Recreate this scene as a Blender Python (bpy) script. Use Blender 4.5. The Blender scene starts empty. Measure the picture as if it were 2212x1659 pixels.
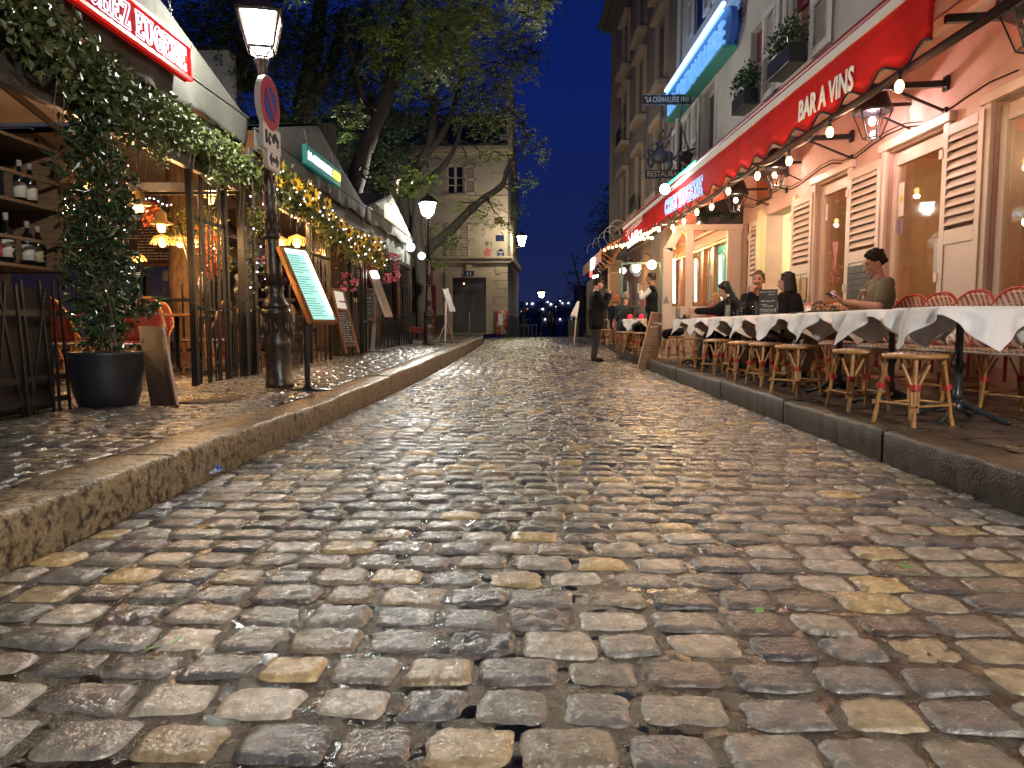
import bpy, bmesh, math, random
import numpy as np
from mathutils import Vector, Matrix
rnd = random.Random(7)
nrs = np.random.RandomState(11)
sc = bpy.context.scene
COL = sc.collection
R = math.radians
# ------------------------------------------------------------------ camera
cam_d = bpy.data.cameras.new("camera"); cam = bpy.data.objects.new("camera", cam_d); COL.objects.link(cam)
cam.location = (0, 0, 0.82); cam.rotation_euler = (R(90 - 4.64), 0, R(1.9))
cam_d.sensor_width = 36; cam_d.lens = 25.0; cam_d.clip_start = 0.05; cam_d.clip_end = 6000
sc.camera = cam
# ------------------------------------------------------------------ world: clear deep blue dusk sky
w = bpy.data.worlds.new("World"); sc.world = w; w.use_nodes = True
nt = w.node_tree; bg = nt.nodes['Background']
sky = nt.nodes.new('ShaderNodeTexSky'); sky.sky_type = 'NISHITA'; sky.sun_disc = False
sky.sun_elevation = R(-3.5); sky.sun_rotation = R(200)
tc = nt.nodes.new('ShaderNodeTexCoord'); sp = nt.nodes.new('ShaderNodeSeparateXYZ')
cr = nt.nodes.new('ShaderNodeValToRGB')
nt.links.new(tc.outputs['Generated'], sp.inputs[0]); nt.links.new(sp.outputs['Z'], cr.inputs[0])
cr.color_ramp.elements[0].position = 0.0; cr.color_ramp.elements[0].color = (0.014, 0.019, 0.062, 1)
cr.color_ramp.elements[1].position = 0.62; cr.color_ramp.elements[1].color = (0.0015, 0.006, 0.045, 1)
e = cr.color_ramp.elements.new(0.13); e.color = (0.0065, 0.0135, 0.070, 1)
e = cr.color_ramp.elements.new(0.32); e.color = (0.0014, 0.0100, 0.098, 1)
ad = nt.nodes.new('ShaderNodeMixRGB'); ad.blend_type = 'ADD'; ad.inputs[0].default_value = 0.05
nt.links.new(cr.outputs[0], ad.inputs[1]); nt.links.new(sky.outputs[0], ad.inputs[2])
nt.links.new(ad.outputs[0], bg.inputs[0]); bg.inputs[1].default_value = 0.44
# ------------------------------------------------------------------ view
sc.view_settings.view_transform = 'Standard'; sc.view_settings.look = 'None'
sc.view_settings.exposure = 1.35; sc.view_settings.gamma = 1.0
sc.render.engine = 'CYCLES'

# ------------------------------------------------------------------ helpers
F = 1535.0
CM = cam.rotation_euler.to_matrix(); CP = Vector(cam.location)
def ray(x, y): return CM @ Vector(((x - 1106) / F, -(y - 829.5) / F, -1))
def atY(x, y, Y): d = ray(x, y); return CP + d * (Y / d.y)
def atX(x, y, X): d = ray(x, y); return CP + d * (X / d.x)
def atZ(x, y, Z): d = ray(x, y); return CP + d * ((Z - CP.z) / d.z)
def atP(x, y, p, n):
    d = ray(x, y); n = Vector(n); return CP + d * ((Vector(p) - CP).dot(n) / d.dot(n))

MATS = {}
def mat(name, col=(0.5, 0.5, 0.5), rough=0.6, metal=0.0, col2=None, scale=8.0, detail=4.0, bump=0.0, bscale=40.0,
        emit=None, estr=0.0, spec=0.5, island=None, lo=0.4, hi=0.65, trans=0.0, coat=0.0, sss=0.0, stretch=None, roughvar=0.0):
    if name in MATS: return MATS[name]
    m = bpy.data.materials.new(name); m.use_nodes = True; t = m.node_tree; b = t.nodes['Principled BSDF']
    b.inputs['Base Color'].default_value = (*col, 1); b.inputs['Roughness'].default_value = rough
    b.inputs['Metallic'].default_value = metal; b.inputs['Specular IOR Level'].default_value = spec
    if coat: b.inputs['Coat Weight'].default_value = coat; b.inputs['Coat Roughness'].default_value = 0.15
    if trans: b.inputs['Transmission Weight'].default_value = trans
    out = None; tcn = t.nodes.new('ShaderNodeTexCoord'); src = tcn.outputs['Object']
    if stretch:
        mp = t.nodes.new('ShaderNodeMapping'); mp.inputs['Scale'].default_value = stretch
        t.links.new(src, mp.inputs[0]); src = mp.outputs[0]
    if col2 is not None:
        n = t.nodes.new('ShaderNodeTexNoise'); n.inputs['Scale'].default_value = scale; n.inputs['Detail'].default_value = detail
        n.inputs['Roughness'].default_value = 0.65
        t.links.new(src, n.inputs['Vector'])
        r = t.nodes.new('ShaderNodeValToRGB'); r.color_ramp.elements[0].position = lo; r.color_ramp.elements[1].position = hi
        r.color_ramp.elements[0].color = (*col, 1); r.color_ramp.elements[1].color = (*col2, 1)
        t.links.new(n.outputs['Fac'], r.inputs[0]); out = r.outputs[0]
        if roughvar:
            ma = t.nodes.new('ShaderNodeMapRange'); ma.inputs['To Min'].default_value = max(0.03, rough - roughvar); ma.inputs['To Max'].default_value = min(1, rough + roughvar)
            ma.inputs['From Min'].default_value = 0.3; ma.inputs['From Max'].default_value = 0.7
            t.links.new(n.outputs['Fac'], ma.inputs[0]); t.links.new(ma.outputs[0], b.inputs['Roughness'])
    if island:   # a colour of its own for each loose piece
        g = t.nodes.new('ShaderNodeNewGeometry'); r2 = t.nodes.new('ShaderNodeValToRGB'); r2.color_ramp.interpolation = 'LINEAR'
        els = r2.color_ramp.elements
        for i, c in enumerate(island):
            el = els[i] if i < 2 else els.new(0.5)
            el.position = i / (len(island) - 1); el.color = (*c, 1)
        # re-set in order
        for i, c in enumerate(island): els[i].position = i / (len(island) - 1); els[i].color = (*c, 1)
        t.links.new(g.outputs['Random Per Island'], r2.inputs[0])
        if out is None: out = r2.outputs[0]
        else:
            mx = t.nodes.new('ShaderNodeMixRGB'); mx.blend_type = 'MULTIPLY'; mx.inputs[0].default_value = 1
            t.links.new(r2.outputs[0], mx.inputs[1]); t.links.new(out, mx.inputs[2]); out = mx.outputs[0]
    if out is not None: t.links.new(out, b.inputs['Base Color'])
    if bump:
        n = t.nodes.new('ShaderNodeTexNoise'); n.inputs['Scale'].default_value = bscale; n.inputs['Detail'].default_value = 5
        t.links.new(src, n.inputs['Vector'])
        bp = t.nodes.new('ShaderNodeBump'); bp.inputs['Strength'].default_value = bump; bp.inputs['Distance'].default_value = 0.01
        t.links.new(n.outputs['Fac'], bp.inputs['Height']); t.links.new(bp.outputs[0], b.inputs['Normal'])
    if emit is not None:
        b.inputs['Emission Color'].default_value = (*emit, 1); b.inputs['Emission Strength'].default_value = estr
    MATS[name] = m; return m

def glass(name, tint=(1, 1, 1), refl=0.12, rough=0.02):
    if name in MATS: return MATS[name]
    m = bpy.data.materials.new(name); m.use_nodes = True; t = m.node_tree
    for n in list(t.nodes): t.nodes.remove(n)
    o = t.nodes.new('ShaderNodeOutputMaterial'); mx = t.nodes.new('ShaderNodeMixShader'); tr = t.nodes.new('ShaderNodeBsdfTransparent')
    gl = t.nodes.new('ShaderNodeBsdfGlossy'); fr = t.nodes.new('ShaderNodeLayerWeight'); pw = t.nodes.new('ShaderNodeMath'); pw.operation = 'POWER'; pw.inputs[1].default_value = 4.5; ma = t.nodes.new('ShaderNodeMath'); ma.operation = 'MULTIPLY_ADD'
    ma.inputs[1].default_value = 0.8; ma.inputs[2].default_value = refl * .5; ma.use_clamp = True
    tr.inputs[0].default_value = (*tint, 1); gl.inputs['Roughness'].default_value = rough
    t.links.new(fr.outputs['Facing'], pw.inputs[0]); t.links.new(pw.outputs[0], ma.inputs[0]); t.links.new(ma.outputs[0], mx.inputs[0]); t.links.new(tr.outputs[0], mx.inputs[1])
    t.links.new(gl.outputs[0], mx.inputs[2]); t.links.new(mx.outputs[0], o.inputs[0]); MATS[name] = m; return m

def lampglass(name, col, s, tr=0.6):
    if name in MATS: return MATS[name]
    m = bpy.data.materials.new(name); m.use_nodes = True; t = m.node_tree
    for n in list(t.nodes): t.nodes.remove(n)
    o = t.nodes.new('ShaderNodeOutputMaterial'); mx = t.nodes.new('ShaderNodeMixShader'); a = t.nodes.new('ShaderNodeBsdfTransparent'); e = t.nodes.new('ShaderNodeEmission')
    e.inputs[0].default_value = (*col, 1); e.inputs[1].default_value = s; mx.inputs[0].default_value = 1 - tr
    t.links.new(a.outputs[0], mx.inputs[1]); t.links.new(e.outputs[0], mx.inputs[2]); t.links.new(mx.outputs[0], o.inputs[0]); MATS[name] = m; return m
def emitter(name, col, s): return mat(name, (0.02, 0.02, 0.02) if s > 3 else col, 0.5, emit=col, estr=s)

def link(o, parent=None):
    COL.objects.link(o)
    if parent is not None: o.parent = parent
    return o
def tag(o, label=None, cat=None, group=None, kind=None):
    if label: o['label'] = label
    if cat: o['category'] = cat
    if group: o['group'] = group
    if kind: o['kind'] = kind
    return o
def thing(name, label, cat, loc=(0, 0, 0), rz=0.0, group=None):
    o = bpy.data.objects.new(name, None); o.empty_display_size = 0.1; link(o)
    o.location = loc; o.rotation_euler = (0, 0, rz); return tag(o, label, cat, group)
def rootinv(p):
    M = Matrix.Translation(p.location) @ p.rotation_euler.to_matrix().to_4x4()
    if p.parent is not None: M = rootinv(p.parent).inverted() @ M
    return M.inverted()
def copy_tree(o, parent=None):
    c = o.copy(); COL.objects.link(c)
    if parent is not None: c.parent = parent
    for ch in list(o.children): copy_tree(ch, c)
    return c
def place(o, loc, rz=0.0, label=None, cat=None, group=None):
    o.location = loc; o.rotation_euler = (0, 0, rz); return tag(o, label, cat, group)

class MB:
    def __init__(s): s.v = []; s.f = []; s.m = []; s.s = []
    def add(s, vs, fs, m=0, sm=False):
        b = len(s.v); s.v += [tuple(p) for p in vs]
        for f in fs: s.f.append([i + b for i in f]); s.m.append(m); s.s.append(sm)
        return s
    def box(s, c, d, rz=0.0, m=0, ry=0.0, rx=0.0):
        M = Matrix.Rotation(rz, 3, 'Z') @ Matrix.Rotation(ry, 3, 'Y') @ Matrix.Rotation(rx, 3, 'X'); c = Vector(c)
        vs = [c + M @ Vector((x * d[0] / 2, y * d[1] / 2, z * d[2] / 2)) for z in (-1, 1) for x, y in ((-1, -1), (1, -1), (1, 1), (-1, 1))]
        return s.add(vs, [(3, 2, 1, 0), (4, 5, 6, 7), (0, 1, 5, 4), (1, 2, 6, 5), (2, 3, 7, 6), (3, 0, 4, 7)], m)
    def span(s, a, b, m=0):   # box between two corners
        return s.box([(a[i] + b[i]) / 2 for i in range(3)], [abs(a[i] - b[i]) for i in range(3)], 0, m)
    def beam(s, a, b, w, h=None, m=0, up=(0, 0, 1)):
        a = Vector(a); b = Vector(b); h = h or w; d = (b - a).normalized(); up = Vector(up)
        x = d.cross(up)
        if x.length < 1e-3: x = d.cross(Vector((0, 1, 0)))
        x.normalize(); y = x.cross(d); x *= w / 2; y *= h / 2
        vs = [a - x - y, a + x - y, a + x + y, a - x + y, b - x - y, b + x - y, b + x + y, b - x + y]
        return s.add(vs, [(3, 2, 1, 0), (4, 5, 6, 7), (0, 1, 5, 4), (1, 2, 6, 5), (2, 3, 7, 6), (3, 0, 4, 7)], m)
    def tube(s, pts, r, n=8, m=0, closed=False, cap=True, squash=1.0):
        pts = [Vector(p) for p in pts]; k = len(pts); rs = r if isinstance(r, (list, tuple)) else [r] * k
        rings = []; pu = None
        for i, p in enumerate(pts):
            if closed: d = (pts[(i + 1) % k] - pts[i - 1])
            else: d = pts[min(i + 1, k - 1)] - pts[max(i - 1, 0)]
            if d.length < 1e-9: d = Vector((0, 0, 1))
            d.normalize()
            if pu is None:
                u = d.cross(Vector((0, 0, 1)));
                if u.length < 0.05: u = d.cross(Vector((0, 1, 0)))
            else: u = pu - d * pu.dot(d)
            u.normalize(); pu = u; v = d.cross(u)
            rings.append([p + (u * math.cos(2 * math.pi * j / n) + v * math.sin(2 * math.pi * j / n) * squash) * rs[i] for j in range(n)])
        vs = [q for rg in rings for q in rg]; fs = []
        for i in range(k if closed else k - 1):
            a = i * n; b = ((i + 1) % k) * n
            for j in range(n): fs.append((a + j, a + (j + 1) % n, b + (j + 1) % n, b + j))
        s.add(vs, fs, m, True)
        if cap and not closed:
            s.add(rings[0][::-1], [tuple(range(n))], m); s.add(rings[-1], [tuple(range(n))], m)
        return s
    def lathe(s, c, prof, n=20, m=0, sm=True, flute=0, fd=0.0):
        c = Vector(c); vs = []; fs = []
        for (r, z) in prof:
            for j in range(n):
                a = 2 * math.pi * j / n; rr = r * (1 - (fd if (flute and j % 2) else 0))
                vs.append(c + Vector((rr * math.cos(a), rr * math.sin(a), z)))
        for i in range(len(prof) - 1):
            for j in range(n): fs.append((i * n + j, i * n + (j + 1) % n, (i + 1) * n + (j + 1) % n, (i + 1) * n + j))
        if prof[0][0] > 1e-4: fs.append(tuple(range(n))[::-1])
        if prof[-1][0] > 1e-4: fs.append(tuple((len(prof) - 1) * n + j for j in range(n)))
        return s.add(vs, fs, m, sm)
    def sphere(s, c, r, m=0, sc_=(1, 1, 1), n=12, k=8, rot=None):
        c = Vector(c); vs = []; fs = []; rot = rot or Matrix.Identity(3)
        for i in range(k + 1):
            t = math.pi * i / k
            for j in range(n):
                a = 2 * math.pi * j / n
                vs.append(c + rot @ Vector((r * sc_[0] * math.sin(t) * math.cos(a), r * sc_[1] * math.sin(t) * math.sin(a), -r * sc_[2] * math.cos(t))))
        for i in range(k):
            for j in range(n): fs.append((i * n + j, i * n + (j + 1) % n, (i + 1) * n + (j + 1) % n, (i + 1) * n + j))
        return s.add(vs, fs, m, True)
    def prism(s, loop, vec, m=0):
        loop = [Vector(p) for p in loop]; v = Vector(vec); n = len(loop)
        vs = loop + [p + v for p in loop]
        fs = [tuple(range(n)), tuple(range(2 * n - 1, n - 1, -1))] + [(i, i + n, (i + 1) % n + n, (i + 1) % n) for i in range(n)]
        return s.add(vs, fs, m)
    def grid(s, P, m=0, sm=True, thick=None):
        nu = len(P); nv = len(P[0]); vs = [q for row in P for q in row]
        return s.add(vs, [(i * nv + j, i * nv + j + 1, (i + 1) * nv + j + 1, (i + 1) * nv + j) for i in range(nu - 1) for j in range(nv - 1)], m, sm)
    def mesh(s, name, mats):
        me = bpy.data.meshes.new(name); me.from_pydata(s.v, [], s.f)
        for mm in (mats if isinstance(mats, (list, tuple)) else [mats]): me.materials.append(mm)
        me.polygons.foreach_set('material_index', s.m); me.polygons.foreach_set('use_smooth', s.s)
        bm = bmesh.new(); bm.from_mesh(me); bmesh.ops.recalc_face_normals(bm, faces=bm.faces); bm.to_mesh(me); bm.free()
        return me
    def obj(s, name, mats, parent=None, world=True, bevel=0.0, solid=0.0, sub=0, label=None):
        me = s.mesh(name, mats)
        if parent is not None and world: me.transform(rootinv(parent))
        o = bpy.data.objects.new(name, me); link(o, parent)
        if solid: md = o.modifiers.new('Solid', 'SOLIDIFY'); md.thickness = solid; md.offset = 0
        if sub: md = o.modifiers.new('Sub', 'SUBSURF'); md.levels = sub; md.render_levels = sub
        if bevel: md = o.modifiers.new('Bevel', 'BEVEL'); md.width = bevel; md.segments = 2; md.limit_method = 'ANGLE'
        if label: o['label'] = label
        return o
    def top(s, name, mats, label, cat, group=None, **k):   # a thing that is one mesh, origin at its base
        xs = [min(p[0] for p in s.v), max(p[0] for p in s.v)]; ys = [min(p[1] for p in s.v), max(p[1] for p in s.v)]; z = min(p[2] for p in s.v)
        o = s.obj(name, mats, **k); c = Vector(((xs[0] + xs[1]) / 2, (ys[0] + ys[1]) / 2, z))
        o.data.transform(Matrix.Translation(-c)); o.location = c; return tag(o, label, cat, group)
    def struct(s, name, mats, **k): return tag(s.obj(name, mats, **k), kind='structure')

def npmesh(name, V, Fq, mats, parent=None, smooth=False, midx=None):
    me = bpy.data.meshes.new(name); V = np.asarray(V, dtype=np.float32); Fq = np.asarray(Fq, dtype=np.int32); k = Fq.shape[1]
    me.vertices.add(len(V)); me.vertices.foreach_set('co', V.ravel())
    me.loops.add(Fq.size); me.loops.foreach_set('vertex_index', Fq.ravel())
    me.polygons.add(len(Fq)); me.polygons.foreach_set('loop_start', np.arange(0, Fq.size, k, dtype=np.int32))
    me.polygons.foreach_set('loop_total', np.full(len(Fq), k, dtype=np.int32))
    for mm in (mats if isinstance(mats, (list, tuple)) else [mats]): me.materials.append(mm)
    if midx is not None: me.polygons.foreach_set('material_index', np.asarray(midx, dtype=np.int32))
    me.polygons.foreach_set('use_smooth', np.full(len(Fq), smooth, dtype=bool)); me.update(calc_edges=True); me.validate()
    if parent is not None: me.transform(rootinv(parent))
    o = bpy.data.objects.new(name, me); link(o, parent); return o

def leaves(C, size, aspect=0.45, droop=0.35, N=None, flat=0.0):
    """leaf blades (folded rhombi) at the points C"""
    C = np.asarray(C, dtype=np.float64); n = len(C); r = nrs
    d = r.normal(size=(n, 3)); d[:, 2] = d[:, 2] * (1 - flat) - droop; d /= np.linalg.norm(d, axis=1)[:, None]
    u = r.normal(size=(n, 3)); u -= (u * d).sum(1)[:, None] * d; u /= np.linalg.norm(u, axis=1)[:, None]
    nn = np.cross(d, u); L = size * (0.6 + 0.8 * r.rand(n))[:, None]; W = L * aspect
    a = C; b = C + d * L * 0.45 + u * W * 0.5 + nn * L * 0.08; c = C + d * L; e = C + d * L * 0.45 - u * W * 0.5 + nn * L * 0.08
    V = np.stack([a, b, c, e], 1).reshape(-1, 3); Fq = np.arange(4 * n).reshape(n, 4); return V, Fq
def leafobj(name, C, size, m, parent=None, **k):
    V, Fq = leaves(C, size, **k); return npmesh(name, V, Fq, m, parent)
def blob(c, rad, n, sq=(1, 1, 1)):
    p = nrs.normal(size=(n, 3)); p /= np.linalg.norm(p, axis=1)[:, None]; p *= (nrs.rand(n) ** 0.45)[:, None] * rad
    return np.asarray(c)[None, :] + p * np.asarray(sq)[None, :]

def vnoise(x, y, seed=0):
    xi = np.floor(x).astype(np.int64); yi = np.floor(y).astype(np.int64); fx = x - xi; fy = y - yi
    fx = fx * fx * (3 - 2 * fx); fy = fy * fy * (3 - 2 * fy)
    def h(a, b):
        v = (a * 374761393 + b * 668265263 + seed * 974711) & 0x7fffffff
        v = ((v ^ (v >> 13)) * 1274126177) & 0x7fffffff
        return ((v ^ (v >> 16)) & 0xffff) / 65535.0
    return (h(xi, yi) * (1 - fx) + h(xi + 1, yi) * fx) * (1 - fy) + (h(xi, yi + 1) * (1 - fx) + h(xi + 1, yi + 1) * fx) * fy

def text(s, p0, p1, height, m, name='lettering', parent=None, depth=0.004, up=(0, 0, 1), off=0.004, outline=0.0, fit=True, normal=None, bold=0.0, shear=0.0):
    """letters from baseline point p0 to p1"""
    cu = bpy.data.curves.new('t', 'FONT'); cu.body = s; cu.size = 1.0; cu.extrude = 0 if outline else depth / max(height, 1e-3) * 0.7; cu.offset = bold; cu.shear = shear
    cu.resolution_u = 3
    if outline: cu.fill_mode = 'NONE'; cu.bevel_depth = outline / height * 0.7; cu.bevel_resolution = 1
    o = bpy.data.objects.new('t', cu); COL.objects.link(o); dg = bpy.context.evaluated_depsgraph_get(); dg.update()
    me = bpy.data.meshes.new_from_object(o.evaluated_get(dg)); bpy.data.objects.remove(o)
    co = np.empty(len(me.vertices) * 3); me.vertices.foreach_get('co', co); co = co.reshape(-1, 3)
    x0, x1 = co[:, 0].min(), co[:, 0].max(); p0 = Vector(p0); p1 = Vector(p1); X = (p1 - p0); L = X.length; X.normalize(); U = Vector(up)
    U = (U - X * U.dot(X)).normalized(); Nn = X.cross(U)
    if normal is not None and Nn.dot(Vector(normal)) < 0: Nn = -Nn
    sy = height / 0.73; sx = L / (x1 - x0) if fit else sy
    M = Matrix(((X.x * sx, U.x * sy, Nn.x * sy, p0.x + Nn.x * off - X.x * sx * x0), (X.y * sx, U.y * sy, Nn.y * sy, p0.y + Nn.y * off - X.y * sx * x0),
                (X.z * sx, U.z * sy, Nn.z * sy, p0.z + Nn.z * off - X.z * sx * x0), (0, 0, 0, 1)))
    me.transform(M); me.name = name; me.materials.clear(); me.materials.append(m)
    if parent is not None: me.transform(rootinv(parent))
    return link(bpy.data.objects.new(name, me), parent)
def scribble(mb, p0, X, U, wid, h, rows, m=0, seed=1, th=0.004, dens=0.8):
    """hand written lines of chalk, thin strokes lying just proud of the board"""
    r = random.Random(seed); p0 = Vector(p0); X = Vector(X).normalized(); U = Vector(U).normalized()
    for i in range(rows):
        y = -h * i / rows; x = r.uniform(0, wid * 0.1); xe = wid * r.uniform(0.55, 1.0)
        lh = h / rows * 0.35
        while x < xe:
            wl = r.uniform(0.02, 0.07) * (wid / 0.5 + 0.4); pts = []
            k = max(3, int(wl / lh * 2.2))
            for j in range(k + 1): pts.append(p0 + X * (x + wl * j / k) + U * (y + lh * (0.5 + 0.5 * (1 if j % 2 else -1) * r.uniform(0.4, 1))))
            mb.tube(pts, th / 2, 3, m, cap=False); x += wl + r.uniform(0.01, 0.03)
# ================================================================== setting: ground
def sm(a, b, x): t = max(0.0, min(1.0, (x - a) / (b - a))); return t * t * (3 - 2 * t)
def zr(Y): return 0.0095 * max(0.0, Y - 12) - (0.0 if Y < 38 else 0.02 * (Y - 38) + 0.010 * (Y - 38) ** 2 * 0.2)
def zl(Y): return 0.19 + 0.0105 * max(0.0, Y - 6) if Y < 24 else 0.19 + 0.0105 * 18 + 0.0045 * (Y - 24)
def zrs(Y): return 0.19 + zr(Y)
def XL(Y): return -1.77 - 0.012 * max(0, Y - 10) ** 1.1 - 0.030 * max(0, Y - 27) ** 1.3
def XR(Y): return 2.12 + 0.5 * sm(14, 33, Y)
def XF(Y): return 4.05 - 0.035 * (Y - 7.5)           # right hand facade line
def AX(Y): return 3.0 - 0.0413 * (Y - 5.4)           # front of the red awning

m_stone = mat('wet_sandstone', (0.52, 0.52, 0.52), 0.22, col2=(1.25, 1.24, 1.21), scale=20, detail=9, bump=0.55, bscale=85, spec=0.75, lo=0.30, hi=0.62, roughvar=0.13,
              island=[(0.26, 0.20, 0.12), (0.085, 0.083, 0.082), (0.20, 0.185, 0.155), (0.058, 0.058, 0.062), (0.44, 0.39, 0.31), (0.095, 0.070, 0.060), (0.17, 0.162, 0.15), (0.46, 0.33, 0.15), (0.115, 0.118, 0.12), (0.34, 0.29, 0.21), (0.066, 0.064, 0.068), (0.24, 0.225, 0.20)])
m_flat = mat('wet_pavement_stone', (0.6, 0.6, 0.6), 0.3, col2=(1.1, 1.08, 1.04), scale=16, detail=8, bump=0.5, bscale=60, spec=0.55, lo=0.32, hi=0.62, roughvar=0.14,
             island=[(0.12, 0.10, 0.08), (0.085, 0.078, 0.068), (0.15, 0.128, 0.10), (0.07, 0.064, 0.06), (0.13, 0.108, 0.082)])
m_flag = mat('worn_flagstone', (0.6, 0.6, 0.6), 0.34, col2=(1.1, 1.06, 1.04), scale=9, detail=8, bump=0.5, bscale=50, spec=0.5, lo=0.32, hi=0.62, roughvar=0.14,
             island=[(0.095, 0.075, 0.062), (0.115, 0.095, 0.08), (0.08, 0.063, 0.055), (0.125, 0.108, 0.09)])
def grit_mat():
    m = bpy.data.materials.new('wet_sandy_joint'); m.use_nodes = True; t = m.node_tree; b = t.nodes['Principled BSDF']
    tc = t.nodes.new('ShaderNodeTexCoord'); v = t.nodes.new('ShaderNodeTexVoronoi'); v.inputs['Scale'].default_value = 260
    n = t.nodes.new('ShaderNodeTexNoise'); n.inputs['Scale'].default_value = 14; n.inputs['Detail'].default_value = 6
    for q in (v, n): t.links.new(tc.outputs['Object'], q.inputs['Vector'])
    r = t.nodes.new('ShaderNodeValToRGB'); r.color_ramp.elements[0].color = (0.006, 0.005, 0.004, 1); r.color_ramp.elements[1].color = (0.10, 0.08, 0.055, 1)
    r.color_ramp.elements[0].position = 0.38; r.color_ramp.elements[1].position = 0.64
    t.links.new(n.outputs['Fac'], r.inputs[0]); t.links.new(r.outputs[0], b.inputs['Base Color'])
    mr = t.nodes.new('ShaderNodeMapRange'); mr.inputs['From Min'].default_value = 0.42; mr.inputs['From Max'].default_value = 0.6; mr.inputs['To Min'].default_value = 0.06; mr.inputs['To Max'].default_value = 0.42
    t.links.new(n.outputs['Fac'], mr.inputs[0]); t.links.new(mr.outputs[0], b.inputs['Roughness'])
    bp = t.nodes.new('ShaderNodeBump'); bp.inputs['Distance'].default_value = 0.006; t.links.new(v.outputs['Distance'], bp.inputs['Height'])
    t.links.new(mr.outputs[0], bp.inputs['Strength']); mr2 = t.nodes.new('ShaderNodeMath'); mr2.operation = 'MULTIPLY'; mr2.inputs[1].default_value = 2.2
    t.links.new(mr.outputs[0], mr2.inputs[0]); t.links.new(mr2.outputs[0], bp.inputs['Strength']); t.links.new(bp.outputs[0], b.inputs['Normal'])
    return m
m_grit = grit_mat()

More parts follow.
